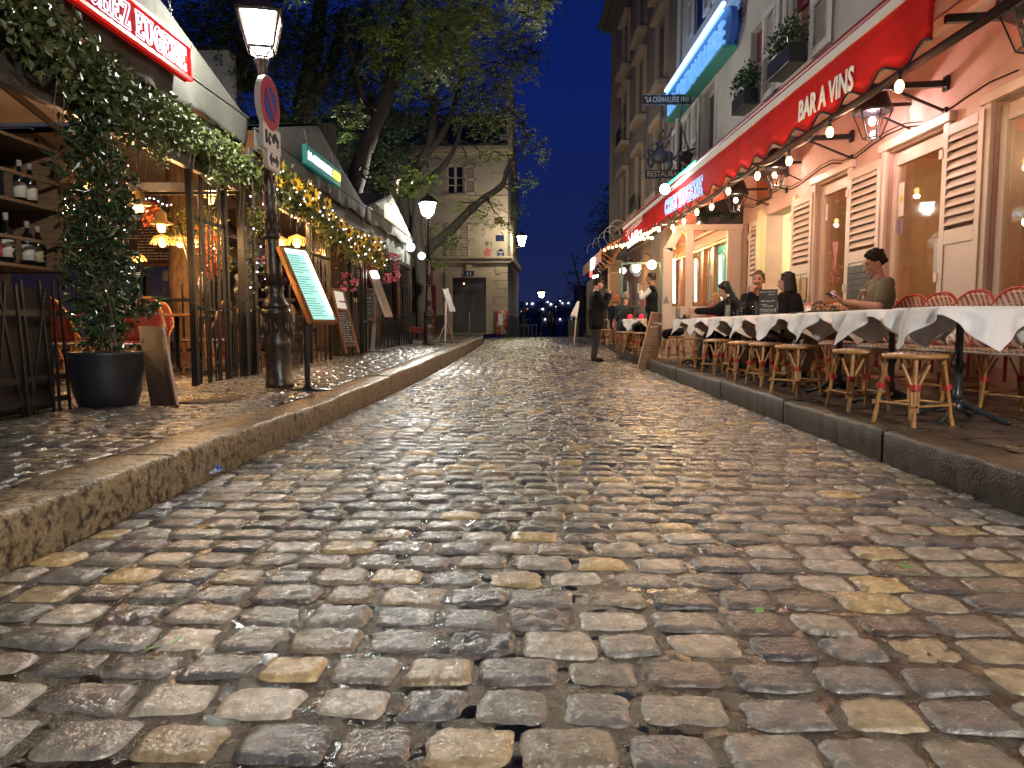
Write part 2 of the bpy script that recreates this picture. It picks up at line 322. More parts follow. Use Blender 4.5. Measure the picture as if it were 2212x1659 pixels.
def sett_field(name, y0, y1, xl, xr, zf, m, pitch=0.154, wmin=0.168, wmax=0.218, gap=0.014, H=0.018, base=-0.016, dome=0.0012, rough_top=0.0034, seed=3, near=1.0, tiltmax=0.03, wav=0.02):
    """individually shaped stones laid in courses on a bed of sandy mortar: one paved surface"""
    r = random.Random(seed); Vs = []; Fs = []; Mi = []; off = 0; y = y0; row = 0
    cache = {}
    def tmpl(nu, nv):
        if (nu, nv) in cache: return cache[(nu, nv)]
        g = lambda n: np.sign(np.linspace(-1, 1, n)) * (1 - (1 - np.abs(np.linspace(-1, 1, n))) ** 1.35)
        U, Vv = np.meshgrid(g(nu), g(nv), indexing='ij'); U = U.ravel(); Vv = Vv.ravel()
        idx = np.arange(nu * nv).reshape(nu, nv)
        Fq = np.stack([idx[:-1, :-1], idx[1:, :-1], idx[1:, 1:], idx[:-1, 1:]], -1).reshape(-1, 4)
        mx = np.maximum(np.abs(U), np.abs(Vv)); p = 6.0; nr = (np.abs(U) ** p + np.abs(Vv) ** p) ** (1 / p) + 1e-9
        k = np.where(mx > 0, mx / nr, 1); cache[(nu, nv)] = (U * k, Vv * k, mx, Fq); return cache[(nu, nv)]
    while y < y1:
        ph = pitch * r.uniform(0.95, 1.06); Yc = y + ph / 2; d = max(0.4, Yc) / near
        if d < 2.2: nu, nv = 17, 13
        elif d < 3.6: nu, nv = 13, 10
        elif d < 6.5: nu, nv = 9, 7
        elif d < 12: nu, nv = 6, 5
        else: nu, nv = 5, 4
        if y < 0.7: nu, nv = 5, 4
        U, Vv, mx, Fq = tmpl(nu, nv)
        x = xl(Yc) + 0.004 - r.uniform(0, wmin * 0.6); XE = xr(Yc)
        while x < XE:
            wd = r.uniform(wmin, wmax)
            if x < xl(Yc): wd0 = x + wd - xl(Yc) - .004; x = xl(Yc) + .004; wd = wd0
            if x + wd > XE - 0.05: wd = XE - x
            if wd < 0.05: x += wd; continue
            a = wd / 2 - gap * r.uniform(0.3, 0.8); b = ph / 2 - gap * r.uniform(0.3, 0.85); cx = x + wd / 2; cy = Yc + r.uniform(-1, 1) * 0.006
            # irregular outline
            c4 = [[r.uniform(-1, 1) * 0.11 for _ in range(2)] for _ in range(4)]
            s1 = (1 - U) / 2; t1 = (1 - Vv) / 2
            dx = (c4[0][0] * s1 * t1 + c4[1][0] * (1 - s1) * t1 + c4[2][0] * s1 * (1 - t1) + c4[3][0] * (1 - s1) * (1 - t1)) * b
            dy = (c4[0][1] * s1 * t1 + c4[1][1] * (1 - s1) * t1 + c4[2][1] * s1 * (1 - t1) + c4[3][1] * (1 - s1) * (1 - t1)) * b
            sd = r.randint(0, 9999)
            e1 = (vnoise(U * 2.2 + sd, Vv * 2.2, 5) - 0.5) * 0.012 * mx; e2 = (vnoise(U * 2.2, Vv * 2.2 + sd, 9) - 0.5) * 0.012 * mx
            X = cx + U * a + dx + e1; Y = cy + Vv * b + dy + e2 + wav * (vnoise(np.array([cx * 0.9]), np.array([Yc * 0.25]), seed)[0] - 0.5) * 2
            hz = H * (1 - mx ** 13) - H * 0.08 * mx ** 5 + dome * (1 - mx ** 2)
            tx = r.uniform(-1, 1) * tiltmax; ty = r.uniform(-1, 1) * tiltmax; lift = r.uniform(-1, 1) * 0.0035
            nz = (vnoise(X * 38, Y * 38, 2) - 0.5) * rough_top * 1.6 + (vnoise(X * 90, Y * 90, 4) - 0.5) * rough_top * 0.9
            if r.random() < 0.14: nz = nz * 2.6
            Z = zf(cy) + base + hz + lift + (U * a * tx + Vv * b * ty) * (1 - mx ** 12) + nz * (1 - mx ** 12)
            Vs.append(np.stack([X, Y, Z], -1)); Fs.append(Fq + off); off += len(X); x += wd
        y += ph; row += 1
    V = np.concatenate(Vs); Fq = np.concatenate(Fs); n1 = len(Fq)
    # joint bed
    ys = list(np.arange(y0, min(y1, 6), 0.05)) + list(np.arange(max(6, y0), y1 + 0.3, 0.4)); P = []
    nx = 60
    for yy in ys:
        a = xl(yy); b = xr(yy)
        for i in range(nx + 1): P.append((a + (b - a) * i / nx, yy, zf(yy)))
    P = np.array(P); P[:, 2] += base + 0.0088 * H / 0.018 + (vnoise(P[:, 0] * 9, P[:, 1] * 9, 8) - 0.5) * 0.011
    idx = np.arange(len(P)).reshape(len(ys), nx + 1)
    F2 = np.stack([idx[:-1, :-1], idx[:-1, 1:], idx[1:, 1:], idx[1:, :-1]], -1).reshape(-1, 4) + off
    o = npmesh(name, np.concatenate([V, P]), np.concatenate([Fq, F2]), [m, m_grit], smooth=True, midx=[0] * n1 + [1] * len(F2))
    return tag(o, kind='structure')
sett_field('cobbled_road', -2.0, 44, XL, XR, zr, m_stone)
sett_field('left_pavement', -1.5, 37, lambda Y: -5.6 if Y < 20 else -7.0, lambda Y: XL(Y) - 0.30, zl, m_flat, pitch=0.145, wmin=0.16, wmax=0.24, gap=0.011, H=0.014, dome=0.003, seed=8, near=1.5, base=-0.008, tiltmax=0.02)
sett_field('right_pavement', -1.5, 40, lambda Y: XR(Y) + 0.30, lambda Y: XF(Y) + 0.05, zrs, m_flag, pitch=0.33, wmin=0.35, wmax=0.62, gap=0.010, H=0.013, dome=0.002, seed=5, near=1.2, base=-0.008, tiltmax=0.008, wav=0.01)
# kerbs
m_kerbL = mat('pitted_limestone_kerb', (0.27, 0.21, 0.125), 0.34, col2=(0.05, 0.038, 0.024), scale=22, detail=12, bump=0.9, bscale=60, lo=0.46, hi=0.60, roughvar=0.12)
m_kerbR = mat('dark_granite_kerb', (0.035, 0.027, 0.02), 0.42, col2=(0.11, 0.085, 0.06), scale=18, detail=9, bump=0.7, bscale=80, lo=0.4, hi=0.7, roughvar=0.12)
def kerb(name, xf, side, zb, zt, m, seed, y1):
    r = random.Random(seed); mb = MB(); y = -1.8
    while y < y1:
        L = r.uniform(0.6, 1.15); g = 0.006; n = max(2, int(L / 0.05)); hh = r.uniform(-0.009, 0.009); dxx = r.uniform(-0.010, 0.010) * (1 if side < 0 else 0.4); g = g if side < 0 else 0.0025; rad = 0.018
        prof = [(0, -0.08), (0, 0.10), (0.004, 0.13), (0.0, 0)]; rows = []
        for i in range(n + 1):
            t = y + g + (L - 2 * g) * i / n; x0 = xf(t); row = []; e = (0.009 if i in (0, n) else 0.002 if i in (1, n - 1) else 0) + (0.007 if r.random() < .10 else 0)
            zT = zt(t) + 0.004 + hh; pts = [(0.0, zb(t) - 0.1), (0.0, zb(t) + 0.04), (-0.003, zb(t) + 0.09), (0.0, zT - rad * 1.4), (rad * 0.25, zT - rad * 0.55), (rad * 0.8, zT - rad * .12), (rad * 1.9, zT), (0.15, zT + 0.002), (0.29, zT), (0.30, zT - 0.05)]
            for j, (u, z) in enumerate(pts):
                nz = (float(vnoise(np.array([t * 14.0]), np.array([z * 14 + u * 14 + seed]), 3)[0]) - 0.5) * 0.012
                row.append((x0 + side * (u + e + (nz if j < 5 else 0)) + dxx, t, z - (e if j > 4 else 0) + (nz * 0.5 if j >= 5 else 0)))
            rows.append(row)
        mb.grid(rows, 0)
        for rr in (rows[0], rows[-1]): mb.add(rr, [tuple(range(len(rr)))], 0)
        y += L
    return mb.struct(name, m)
kerb('left_kerb', XL, -1, zr, zl, m_kerbL, 4, 36.5)
kerb('right_kerb', XR, 1, zr, zrs, m_kerbR, 9, 39)
# terrain beyond the crest of the street, and the dark land round about
m_land = mat('dark_ground', (0.03, 0.03, 0.03), 0.9, col2=(0.045, 0.04, 0.035), scale=0.2)
mb = MB(); P = []
for i, yy in enumerate([-60, -10, 10, 20, 30, 38, 44, 60, 100, 300]):
    row = []
    for xx in (-3000, -600, -150, -40, -12, 0, 12, 40, 150, 600, 3000):
        z = -0.12 if yy < 38 else (-0.3 if yy < 45 else (-5 if yy < 70 else (-14 if yy < 150 else -45)))
        row.append((xx, yy, z + (rnd.uniform(-1, 1) * 8 if yy > 1000 else 0)))
    P.append(row)
mb.grid(P, 0); mb.struct('terrain', m_land)
m_city = mat('haze_blue_city', (0.30, 0.34, 0.5), 0.9, col2=(0.42, 0.46, 0.62), scale=0.004)  # blue haze over the far ground is put into this base colour
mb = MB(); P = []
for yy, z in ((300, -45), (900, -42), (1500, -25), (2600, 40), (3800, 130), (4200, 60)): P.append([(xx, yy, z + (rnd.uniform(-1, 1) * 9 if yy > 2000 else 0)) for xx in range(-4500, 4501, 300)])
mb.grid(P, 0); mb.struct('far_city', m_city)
m_sq = mat('square_paving', (0.05, 0.045, 0.04), 0.4, col2=(0.09, 0.075, 0.06), scale=7, bump=0.6, bscale=12)
MB().add([(-40, -6, 0.17), (-5.55, -6, 0.17), (-5.55, 6, 0.175), (-40, 6, 0.175), (-5.55, 24, 0.36), (-40, 24, 0.36), (-5.5, 60, 0.4), (-40, 60, 0.4)], [(0, 1, 2, 3), (3, 2, 4, 5), (5, 4, 6, 7)]).struct('square', m_sq)
MB().add([(-7.2, 24, 0.33), (-2.2, 36.0, 0.44), (-1.3, 60, 0.1), (-7.2, 60, 0.4)], [(0, 1, 2, 3)]).struct('far_pavement', m_sq)
# ================================================================== materials used in many places
m_iron = mat('dark_cast_iron', (0.022, 0.017, 0.014), 0.32, col2=(0.05, 0.035, 0.025), scale=20, bump=0.35, bscale=45, spec=0.6)
m_black = mat('black_paint', (0.012, 0.012, 0.013), 0.35)
m_rod = mat('blackened_rods', (0.007, 0.006, 0.006), 0.4, metal=0.1, col2=(0.016, 0.013, 0.012), scale=12)
m_canvas = mat('grey_canvas', (0.034, 0.035, 0.029), 0.95, col2=(0.05, 0.051, 0.043), scale=1.6, bump=0.25, bscale=6)
m_canvas2 = mat('slate_canvas', (0.05, 0.055, 0.055), 0.9, col2=(0.075, 0.08, 0.08), scale=1.8, bump=0.3, bscale=7)
m_canvas3 = mat('pale_canvas', (0.10, 0.11, 0.10), 0.9, col2=(0.15, 0.16, 0.145), scale=2, bump=0.4, bscale=10)
m_roof = mat('navy_roof_sheet', (0.02, 0.022, 0.03), 0.6)
m_ceil = mat('beige_canopy_lining', (0.26, 0.20, 0.165), 0.9, col2=(0.20, 0.15, 0.12), scale=1.4, bump=0.2, bscale=4)
m_wood = mat('oiled_wood', (0.20, 0.125, 0.065), 0.5, col2=(0.11, 0.065, 0.035), scale=5, stretch=(1, 14, 14), bump=0.2)
m_woodr = mat('reddish_wood', (0.17, 0.07, 0.03), 0.45, col2=(0.09, 0.035, 0.018), scale=5, stretch=(2, 2, 12), bump=0.2)
m_steel = mat('brushed_steel', (0.42, 0.38, 0.33), 0.35, metal=0.9)
m_chain = mat('galvanised_chain', (0.35, 0.35, 0.34), 0.4, metal=0.8)
m_white = mat('white_enamel', (0.75, 0.75, 0.73), 0.35)
m_chalk = mat('chalk', (0.75, 0.74, 0.70), 0.9)
m_slate = mat('blackboard', (0.022, 0.021, 0.022), 0.6, col2=(0.045, 0.043, 0.042), scale=5)
LAMPW = (0.93, 0.95, 1.0)
m_lant = lampglass('lantern_glow', (1.0, 0.97, 0.86), 9)
m_lant4 = emitter('near_lantern_glow', (1.0, 0.95, 0.86), 480)
m_lant2 = lampglass('far_lantern_glow', (0.9, 1.0, 1.0), 9)
m_yel = emitter('warm_lantern_glow', (1.0, 0.86, 0.5), 30)
m_bulb = emitter('warm_bulb', (1.0, 0.58, 0.16), 2.9)
m_bulbw = emitter('string_bulb', (1.0, 0.72, 0.26), 2.9)
m_fairy = emitter('fairy_light', (0.95, 0.9, 1.0), 9)
m_globe = emitter('globe_glow', (0.95, 1.0, 0.95), 3.2)
m_neonw = emitter('neon_white', (0.70, 0.76, 1.0), .6)
m_neonc = emitter('neon_blue_white', (0.22, 0.48, 1.0), .75)
def plight(name, loc, e, col, r=0.05, parent=None):
    l = bpy.data.lights.new(name, 'POINT'); l.energy = e; l.color = col; l.shadow_soft_size = r
    o = bpy.data.objects.new(name, l); link(o, parent); o.location = loc; return o

# ================================================================== street lamps
def street_lamp(loc, H, label, lm, rz=0.35, hi=True, pw=0):
    t = thing('street_lamp', label, 'street lamp', loc, rz, 'cast iron street lamps'); k = H / 4.0
    n = 24 if hi else 12
    mb = MB()
    mb.lathe((0, 0, 0), [(0.145 * k, 0), (0.145 * k, .05 * k), (0.132 * k, .07 * k), (0.128 * k, .42 * k), (0.134 * k, .44 * k), (0.134 * k, .47 * k), (0.128 * k, .50 * k), (0.13 * k, .74 * k), (.15 * k, .765 * k), (.15 * k, .80 * k), (.132 * k, .82 * k)], n, 0)
    # cast ornament of the base
    for j in range(8):
        a = j * math.pi / 4
        mb.sphere((.131 * k * math.cos(a), .131 * k * math.sin(a), .63 * k), .03 * k, 0, (1, 1, 2.2), 6, 5)
        mb.tube([(.133 * k * math.cos(a + .39), .133 * k * math.sin(a + .39), z * k) for z in (.52, .6, .72)], [.006 * k, .012 * k, .006 * k], 5, 0)
    mb.obj('base', m_iron, t, False)
    mb = MB()
    mb.lathe((0, 0, 0), [(.125 * k, .82 * k), (.135 * k, .86 * k), (.105 * k, .90 * k), (.085 * k, .98 * k), (.10 * k, 1.02 * k), (.084 * k, 1.06 * k)], n, 0, flute=1, fd=.13)
    mb.lathe((0, 0, 0), [(.088 * k, 1.06 * k), (.086 * k, 1.2 * k), (.068 * k, 1.52 * k), (.07 * k, 1.54 * k)], 32 if hi else 12, 0, flute=1, fd=.16)
    mb.lathe((0, 0, 0), [(.08 * k, 1.54 * k), (.086 * k, 1.57 * k), (.07 * k, 1.6 * k), (.064 * k, 1.61 * k)], n, 0)
    mb.obj('lower_column', m_iron, t, False)
    mb = MB(); mb.lathe((0, 0, 0), [(.062 * k, 1.61 * k), (.066 * k, 1.9 * k), (.058 * k, 2.2 * k), (.066 * k, 2.23 * k), (.05 * k, 2.26 * k)], n, 0)
    if hi:
        for i in range(6):
            for j in range(7):
                a = j * 2 * math.pi / 7 + (i % 2) * .45; z = 1.66 + i * .095; mb.sphere((.06 * k * math.cos(a), .06 * k * math.sin(a), z * k), .022 * k, 0, (.6, .6, 2.1), 6, 4)
    mb.obj('leaf_collar', m_iron, t, False)
    mb = MB(); mb.lathe((0, 0, 0), [(.047 * k, 2.26 * k), (.036 * k, 3.12 * k), (.045 * k, 3.12 * k), (.05 * k, 3.18 * k), (.056 * k, 3.27 * k), (.075 * k, 3.30 * k), (.075 * k, 3.32 * k), (.03 * k, 3.33 * k)], 24 if hi else 10, 0, flute=1, fd=.12)
    mb.obj('shaft', m_iron, t, False)
    # lantern
    z0 = 3.41 * k; z1 = 3.73 * k; b = .115 * k; a = .19 * k
    mb = MB()
    for sx, sy in ((-1, -1), (1, -1), (1, 1), (-1, 1)):
        mb.tube([(sx * .05 * k, sy * .05 * k, 3.35 * k), (sx * .10 * k, sy * .10 * k, 3.39 * k), (sx * b, sy * b, z0)], .009 * k, 5, 0)
        mb.beam((sx * b, sy * b, z0), (sx * a, sy * a, z1), .028 * k, .028 * k, 0)
    for zz, q in ((z0, b), (z1, a)):
        for i in range(4):
            c = [(-q, -q), (q, -q), (q, q), (-q, q)]; mb.beam((*c[i], zz), (*c[(i + 1) % 4], zz), .02 * k, .022 * k, 0)
    mb.obj('lantern_frame', m_iron, t, False)
    mb = MB(); i = .008 * k; bb = b - i; aa = a - i
    for q in range(4):
        s = [(-1, -1), (1, -1), (1, 1), (-1, 1)]; p, r_ = s[q], s[(q + 1) % 4]
        mb.add([(p[0] * bb, p[1] * bb, z0 + i), (r_[0] * bb, r_[1] * bb, z0 + i), (r_[0] * aa, r_[1] * aa, z1 - i), (p[0] * aa, p[1] * aa, z1 - i)], [(0, 1, 2, 3)], 0)
    mb.add([(-bb, -bb, z0 + i), (bb, -bb, z0 + i), (bb, bb, z0 + i), (-bb, bb, z0 + i)], [(0, 1, 2, 3)], 0)
    mb.obj('lantern_glass', lm, t, False)
    mb = MB(); e = a * 1.13; vs = [(-e, -e, z1 + .012), (e, -e, z1 + .012), (e, e, z1 + .012), (-e, e, z1 + .012)]; g = .09 * k
    vs2 = [(-g, -g, z1 + .15 * k), (g, -g, z1 + .15 * k), (g, g, z1 + .15 * k), (-g, g, z1 + .15 * k)]
    mb.add(vs + vs2, [(3, 2, 1, 0), (4, 5, 6, 7), (0, 1, 5, 4), (1, 2, 6, 5), (2, 3, 7, 6), (3, 0, 4, 7)]); mb.lathe((0, 0, 0), [(.07 * k, z1 + .15 * k), (.05 * k, z1 + .22 * k), (0.0, z1 + .26 * k)], 10, 0)
    mb.obj('lantern_roof', m_iron, t, False)
    if pw: plight('lantern_light', (0, 0, (z0 + z1) / 2), pw, (1, .96, .85), .07, t)
    return t
lamp1 = street_lamp((-2.58, 7.08, zl(7.1)), 3.86, 'tall black cast iron street lamp carrying three traffic signs, nearest on the left pavement', m_lant, rz=0.30, pw=290)
lamp1.rotation_euler[1] = -0.028
lamp2 = street_lamp((-2.84, 18.9, zl(18.9)), 4.0, 'lit street lamp further down the left pavement beside the last awning', m_lant2, rz=0.5, hi=False, pw=620)
lamp3 = street_lamp((0.40, 50, -.55), 4.0, 'far street lamp standing beyond the crest of the street against the night sky', m_yel, hi=False)
lamp4 = street_lamp((2.5, -3.2, zrs(0)), 4.1, 'street lamp behind the viewer lighting the foreground cobbles', m_lant4, hi=False)
lamp4['group'] = 'cast iron street lamps'
# traffic signs on lamp 1 (fixed to the pole: its parts)
m_sred = mat('sign_red', (0.45, 0.025, 0.025), 0.4); m_sblue = mat('sign_blue', (0.02, 0.04, 0.26), 0.4); m_sgrey = mat('sign_plate', (0.42, 0.40, 0.36), 0.45)
def disc(mb, c, r, x0, x1, m, n=32):
    mb.prism([(x0, c[1] + r * math.cos(2 * math.pi * i / n), c[2] + r * math.sin(2 * math.pi * i / n)) for i in range(n)], (x1 - x0, 0, 0), m)
def rrect(mb, x0, x1, yc, zc, wy, hz, rad, m):
    lp = []
    for sx, sz, a0 in ((1, 1, 0), (-1, 1, 90), (-1, -1, 180), (1, -1, 270)):
        for q in range(5):
            a = R(a0 + q * 22.5); lp.append((x0, yc + sx * (wy / 2 - rad) + rad * math.cos(a), zc + sz * (hz / 2 - rad) + rad * math.sin(a)))
    mb.prism(lp, (x1 - x0, 0, 0), m)
sx = -2.47; yc = 7.05
c = atX(584, 226, sx)
mb = MB(); disc(mb, c, .25, sx - .05, sx, 0); disc(mb, c, .235, sx, sx + .004, 1); disc(mb, c, .155, sx, sx + .008, 2)
mb.beam((sx + .010, c.y - .105, c.z + .13), (sx + .010, c.y + .105, c.z - .13), .042, .006, 1, up=(1, 0, 0))
mb.obj('no_parking_sign', [m_sgrey, m_sred, m_sblue], lamp1, bevel=0, label='round blue and red no parking sign')
c = atX(588, 301, sx)
mb = MB(); rrect(mb, sx - .03, sx, c.y, c.z, .46, .245, .03, 0); rrect(mb, sx, sx + .002, c.y, c.z, .43, .215, .02, 1)
x = sx + .006; k = .9
# tow truck pictogram
def pl(pts, m=2): mb.prism([(x - .004, c.y + a * k, c.z + b * k) for a, b in pts], (.006, 0, 0), m)
pl([(-.19, .055), (-.145, .055), (-.145, -.03), (-.19, -.03)]); pl([(-.19, -.03), (-.06, -.03), (-.06, -.05), (-.19, -.05)]); pl([(-.12, -.03), (-.075, .05), (-.065, .04), (-.085, -.03)])
pl([(-.07, .05), (0, .01), (-.005, 0), (-.07, .035)]); pl([(-.01, -.02), (.02, .045), (.08, .075), (.13, .045), (.17, .02), (.18, -.01), (.15, -.02), (.05, .01)])
for a, b in ((-.165, -.055), (-.08, -.055), (.03, -.015), (.15, -.04)): disc(mb, (0, c.y + a * k, c.z + b * k), .022, x - .004, x + .003, 2, 12)
mb.obj('tow_away_sign', [m_sgrey, m_white, m_black], lamp1, label='grey plate with a tow truck pictogram')
c = atX(592, 347, sx)
mb = MB(); rrect(mb, sx - .03, sx, c.y, c.z, .33, .19, .03, 0); rrect(mb, sx, sx + .002, c.y, c.z, .30, .165, .02, 1)
x = sx + .006
mb.prism([(x - .004, c.y + a, c.z + b) for a, b in ((-.12, 0), (-.06, .06), (-.06, .02), (.06, .02), (.06, .06), (.12, 0), (.06, -.06), (.06, -.02), (-.06, -.02), (-.06, -.06))], (.006, 0, 0), 2)
mb.obj('arrow_sign', [m_sgrey, m_white, m_black], lamp1, label='small plate with a two headed arrow')
# cable from lamp base to terrace
a = Vector((-2.62, 7.35, 1.62)); b = Vector((-3.45, 6.9, 1.2))
mb = MB(); mb.tube([a.lerp(b, i / 10) + Vector((0, 0, -.35 * math.sin(math.pi * i / 10) - .1 * (i / 10))) for i in range(11)], .006, 5, 0)
mb.top('cable', m_black, 'black cable sagging from the street lamp to the terrace fence', 'cable')

# ================================================================== terrace canopies with gables
FX = -3.42
def canopy(y0, y1, seam, peak, label, mc, peaky=None, flat=None, dep=4.6, valz=2.95, ridgeflat=0.0, tr=0.0):
    t = thing('terrace_canopy', label, 'awning', (FX, (y0 + y1) / 2, zl((y0 + y1) / 2)), 0, 'gabled awnings over the left terraces')
    yc = peaky or (y0 + y1) / 2; z1 = seam
    # gable panel with slight folds
    P = []; n = 36
    for i in range(n + 1):
        y = y0 + (y1 - y0) * i / n
        zt = seam + (peak - seam) * (1 - abs(y - yc) / ((yc - y0) if y < yc else (y1 - yc)))
        P.append([(FX + .012 * math.sin(i * 1.9) * (1 - j / 5), y, seam + (zt - seam) * j / 5) for j in range(6)])
    mb = MB(); mb.grid(P, 0); mb.obj('gable_panel', mc, t, solid=.01)
    # valance hanging from the seam, wavy
    P = []; n = 90
    for i in range(n + 1):
        y = y0 + (y1 - y0) * i / n; row = []
        for j in range(7):
            u = j / 6; a = (0.008 + .016 * u) * (math.sin(i * .55 + 1.1 * math.sin(i * .13)) + .5 * math.sin(i * 1.31)); row.append((FX + .02 + a * u, y, seam - u * (seam - valz + .03 * math.sin(i * .23)) ))
        P.append(row)
    mb = MB(); mb.grid(P, 0); mb.obj('valance', mc, t, solid=.008)
    mb = MB(); mb.tube([(FX + .03, y0, seam), (FX + .03, y1, seam)], .012, 6, 0); mb.obj('seam_rail', mat('dark_seam', (.05, .05, .045), .6), t)
    # roof sheets (outer navy, inner lining)
    for nm, m, dz in (('roof_sheet', m_roof, .03), ('ceiling_lining', m_ceil, -.03)):
        mb = MB()
        for ya, za, yb, zb in ((y0, seam, yc, peak), (yc, peak, y1, seam)):
            mb.add([(FX - .02, ya, za + dz), (FX - .02, yb, zb + dz), (FX - dep, yb, zb + dz), (FX - dep, ya, za + dz)], [(0, 1, 2, 3)])
        mb.obj(nm, m, t)
    mb = MB(); mb.add([(FX - dep, y0, 2.5), (FX - dep, y1, 2.5), (FX - dep, y1, seam), (FX - dep, yc, peak), (FX - dep, y0, seam)], [(0, 1, 2, 3, 4)]); mb.obj('rear_gable', m_ceil, t)
    mb = MB(); mb.span((FX - .07, y0 + .02, 2.50), (FX - .05, y1 - .02, 2.98), 0); mb.obj('fascia_panel', mc, t)
    mb = MB(); mb.span((FX - .11, y0, 2.40), (FX - .03, y1, 2.50)); mb.span((FX - dep, y0, 2.42), (FX - .11, y0 + .07, 2.52)); mb.span((FX - dep, y1 - .07, 2.42), (FX - .11, y1, 2.52))
    # rear truss under the ceiling
    for xx in (FX - 2.3, FX - dep + .1):
        mb.span((xx - .03, y0, 2.46), (xx + .03, y1, 2.54)); mb.span((xx - .03, yc - .03, 2.5), (xx + .03, yc + .03, peak - .1))
        for s in (-1, 1): mb.beam((xx, yc, 2.56), (xx, yc + s * (y1 - y0) * .28, 2.95), .05, .06); mb.beam((xx, yc, peak - .12), (xx, yc + s * (y1 - y0) / 2, seam - .1), .05, .06)
    mb.obj('beam', m_iron, t, bevel=.004)
    for yy in (y0 + .05, y1 - .05):
        for xx in (FX - .07, FX - dep):
            m2 = MB(); zz = zl(yy); m2.span((xx - .045, yy - .045, zz), (xx + .045, yy + .045, 2.4)); m2.obj('post', mat('bronze_post', (.02, .017, .013), .35, metal=.3, col2=(.010, .008, .006), scale=6), t, bevel=.005)
    return t
canopy(2.2, 8.5, 3.27, 4.10, 'large grey gabled canvas awning with the red neon sign, nearest on the left', m_canvas, peaky=5.4, dep=6.5)
canopy(8.68, 14.3, 3.20, 3.95, 'slate grey gabled awning carrying the green sign, middle of the left terraces', m_canvas2, peaky=11.3)
canopy(14.45, 19.8, 3.22, 3.93, 'pale gabled awning with the small white sign, farthest of the left terraces', m_canvas3, peaky=17.0)

# ------------------------------------------------------------------ signs hung on the gables
SX = FX + .16
def gable_sign(name, label, q, m, th=.06, cat='sign'):
    """q: lower-left, lower-right, upper-right, upper-left in photo order (near to far)"""
    P = [atX(x, y, SX) for x, y in q]; y0 = (P[0].y + P[3].y) / 2; y1 = (P[1].y + P[2].y) / 2; zb = (P[0].z + P[1].z) / 2; zt = (P[2].z + P[3].z) / 2
    t = thing(name, label, cat, (SX, (y0 + y1) / 2, zb)); mb = MB(); mb.span((SX - th, y0, zb), (SX, y1, zt)); mb.obj('board', m, t, bevel=.004)
    return t, y0, y1, zb, zt
m_redsign = mat('red_sign_board', (0.16, 0.004, 0.004), 0.95, spec=.1, emit=(0.8, 0.02, 0.015), estr=0.10)
def slab_letters():
    # slab serif capitals as closed outlines on a unit box
    L = {}
    s = .26; t = .12
    L['H'] = (1.0, [[(0, 0), (.42, 0), (.42, t), (.34, t), (.34, .42), (.66, .42), (.66, t), (.58, t), (.58, 0), (1, 0), (1, t), (.92, t), (.92, 1 - t), (1, 1 - t), (1, 1), (.58, 1), (.58, 1 - t), (.66, 1 - t), (.66, .56), (.34, .56), (.34, 1 - t), (.42, 1 - t), (.42, 1), (0, 1), (0, 1 - t), (.08, 1 - t), (.08, t), (0, t)]])
    L['E'] = (.84, [[(0, 0), (1, 0), (1, .3), (.86, .3), (.8, t), (.36, t), (.36, .44), (.56, .44), (.6, .36), (.7, .36), (.7, .66), (.6, .66), (.56, .56), (.36, .56), (.36, 1 - t), (.8, 1 - t), (.86, .7), (1, .7), (1, 1), (0, 1), (0, 1 - t), (.09, 1 - t), (.09, t), (0, t)]])
    L['Z'] = (.8, [[(0, 0), (1, 0), (1, .32), (.86, .32), (.78, t), (.38, t), (1, .86), (1, 1), (.04, 1), (.04, .7), (.18, .7), (.26, 1 - t), (.6, 1 - t), (0, .14)]])
    L['N'] = (1.0, [[(0, 0), (.4, 0), (.4, t), (.28, t), (.28, .62), (.72, 0), (.9, 0), (.9, 1 - t), (1, 1 - t), (1, 1), (.6, 1), (.6, 1 - t), (.72, 1 - t), (.72, .42), (.32, 1), (0, 1), (0, 1 - t), (.1, 1 - t), (.1, t), (0, t)]])
    def arc(cx, cy, rx, ry, a0, a1, n=9): return [(cx + rx * math.cos(R(a0 + (a1 - a0) * i / n)), cy + ry * math.sin(R(a0 + (a1 - a0) * i / n))) for i in range(n + 1)]
    L['C'] = (.92, [arc(.5, .5, .5, .5, 40, 320, 16) + [(.98, 0.0), (1.0, .34)] + arc(.52, .5, .22, .36, 325, 35, 12)[::1] + [(1.0, .66), (.98, 1.0)]])
    L['G'] = (.98, [arc(.5, .5, .5, .5, 40, 300, 15) + [(.78, .02), (.96, .02), (.96, .42), (1.04, .42), (1.04, .54), (.62, .54), (.62, .42), (.70, .42), (.7, .16)] + arc(.52, .5, .22, .36, 290, 40, 10) + [(.98, .66), (.96, 1.0)]])
    L['U'] = (.98, [[(0, 1), (.42, 1), (.42, 1 - t), (.33, 1 - t)] + arc(.535, .32, .205, .2, 180, 360, 8) + [(.74, 1 - t), (.62, 1 - t), (.62, 1), (1, 1), (1, 1 - t), (.9, 1 - t)] + arc(.495, .3, .405, .3, 0, -180, 10) + [(.09, 1 - t), (0, 1 - t)]])
    return L
SLAB = slab_letters()
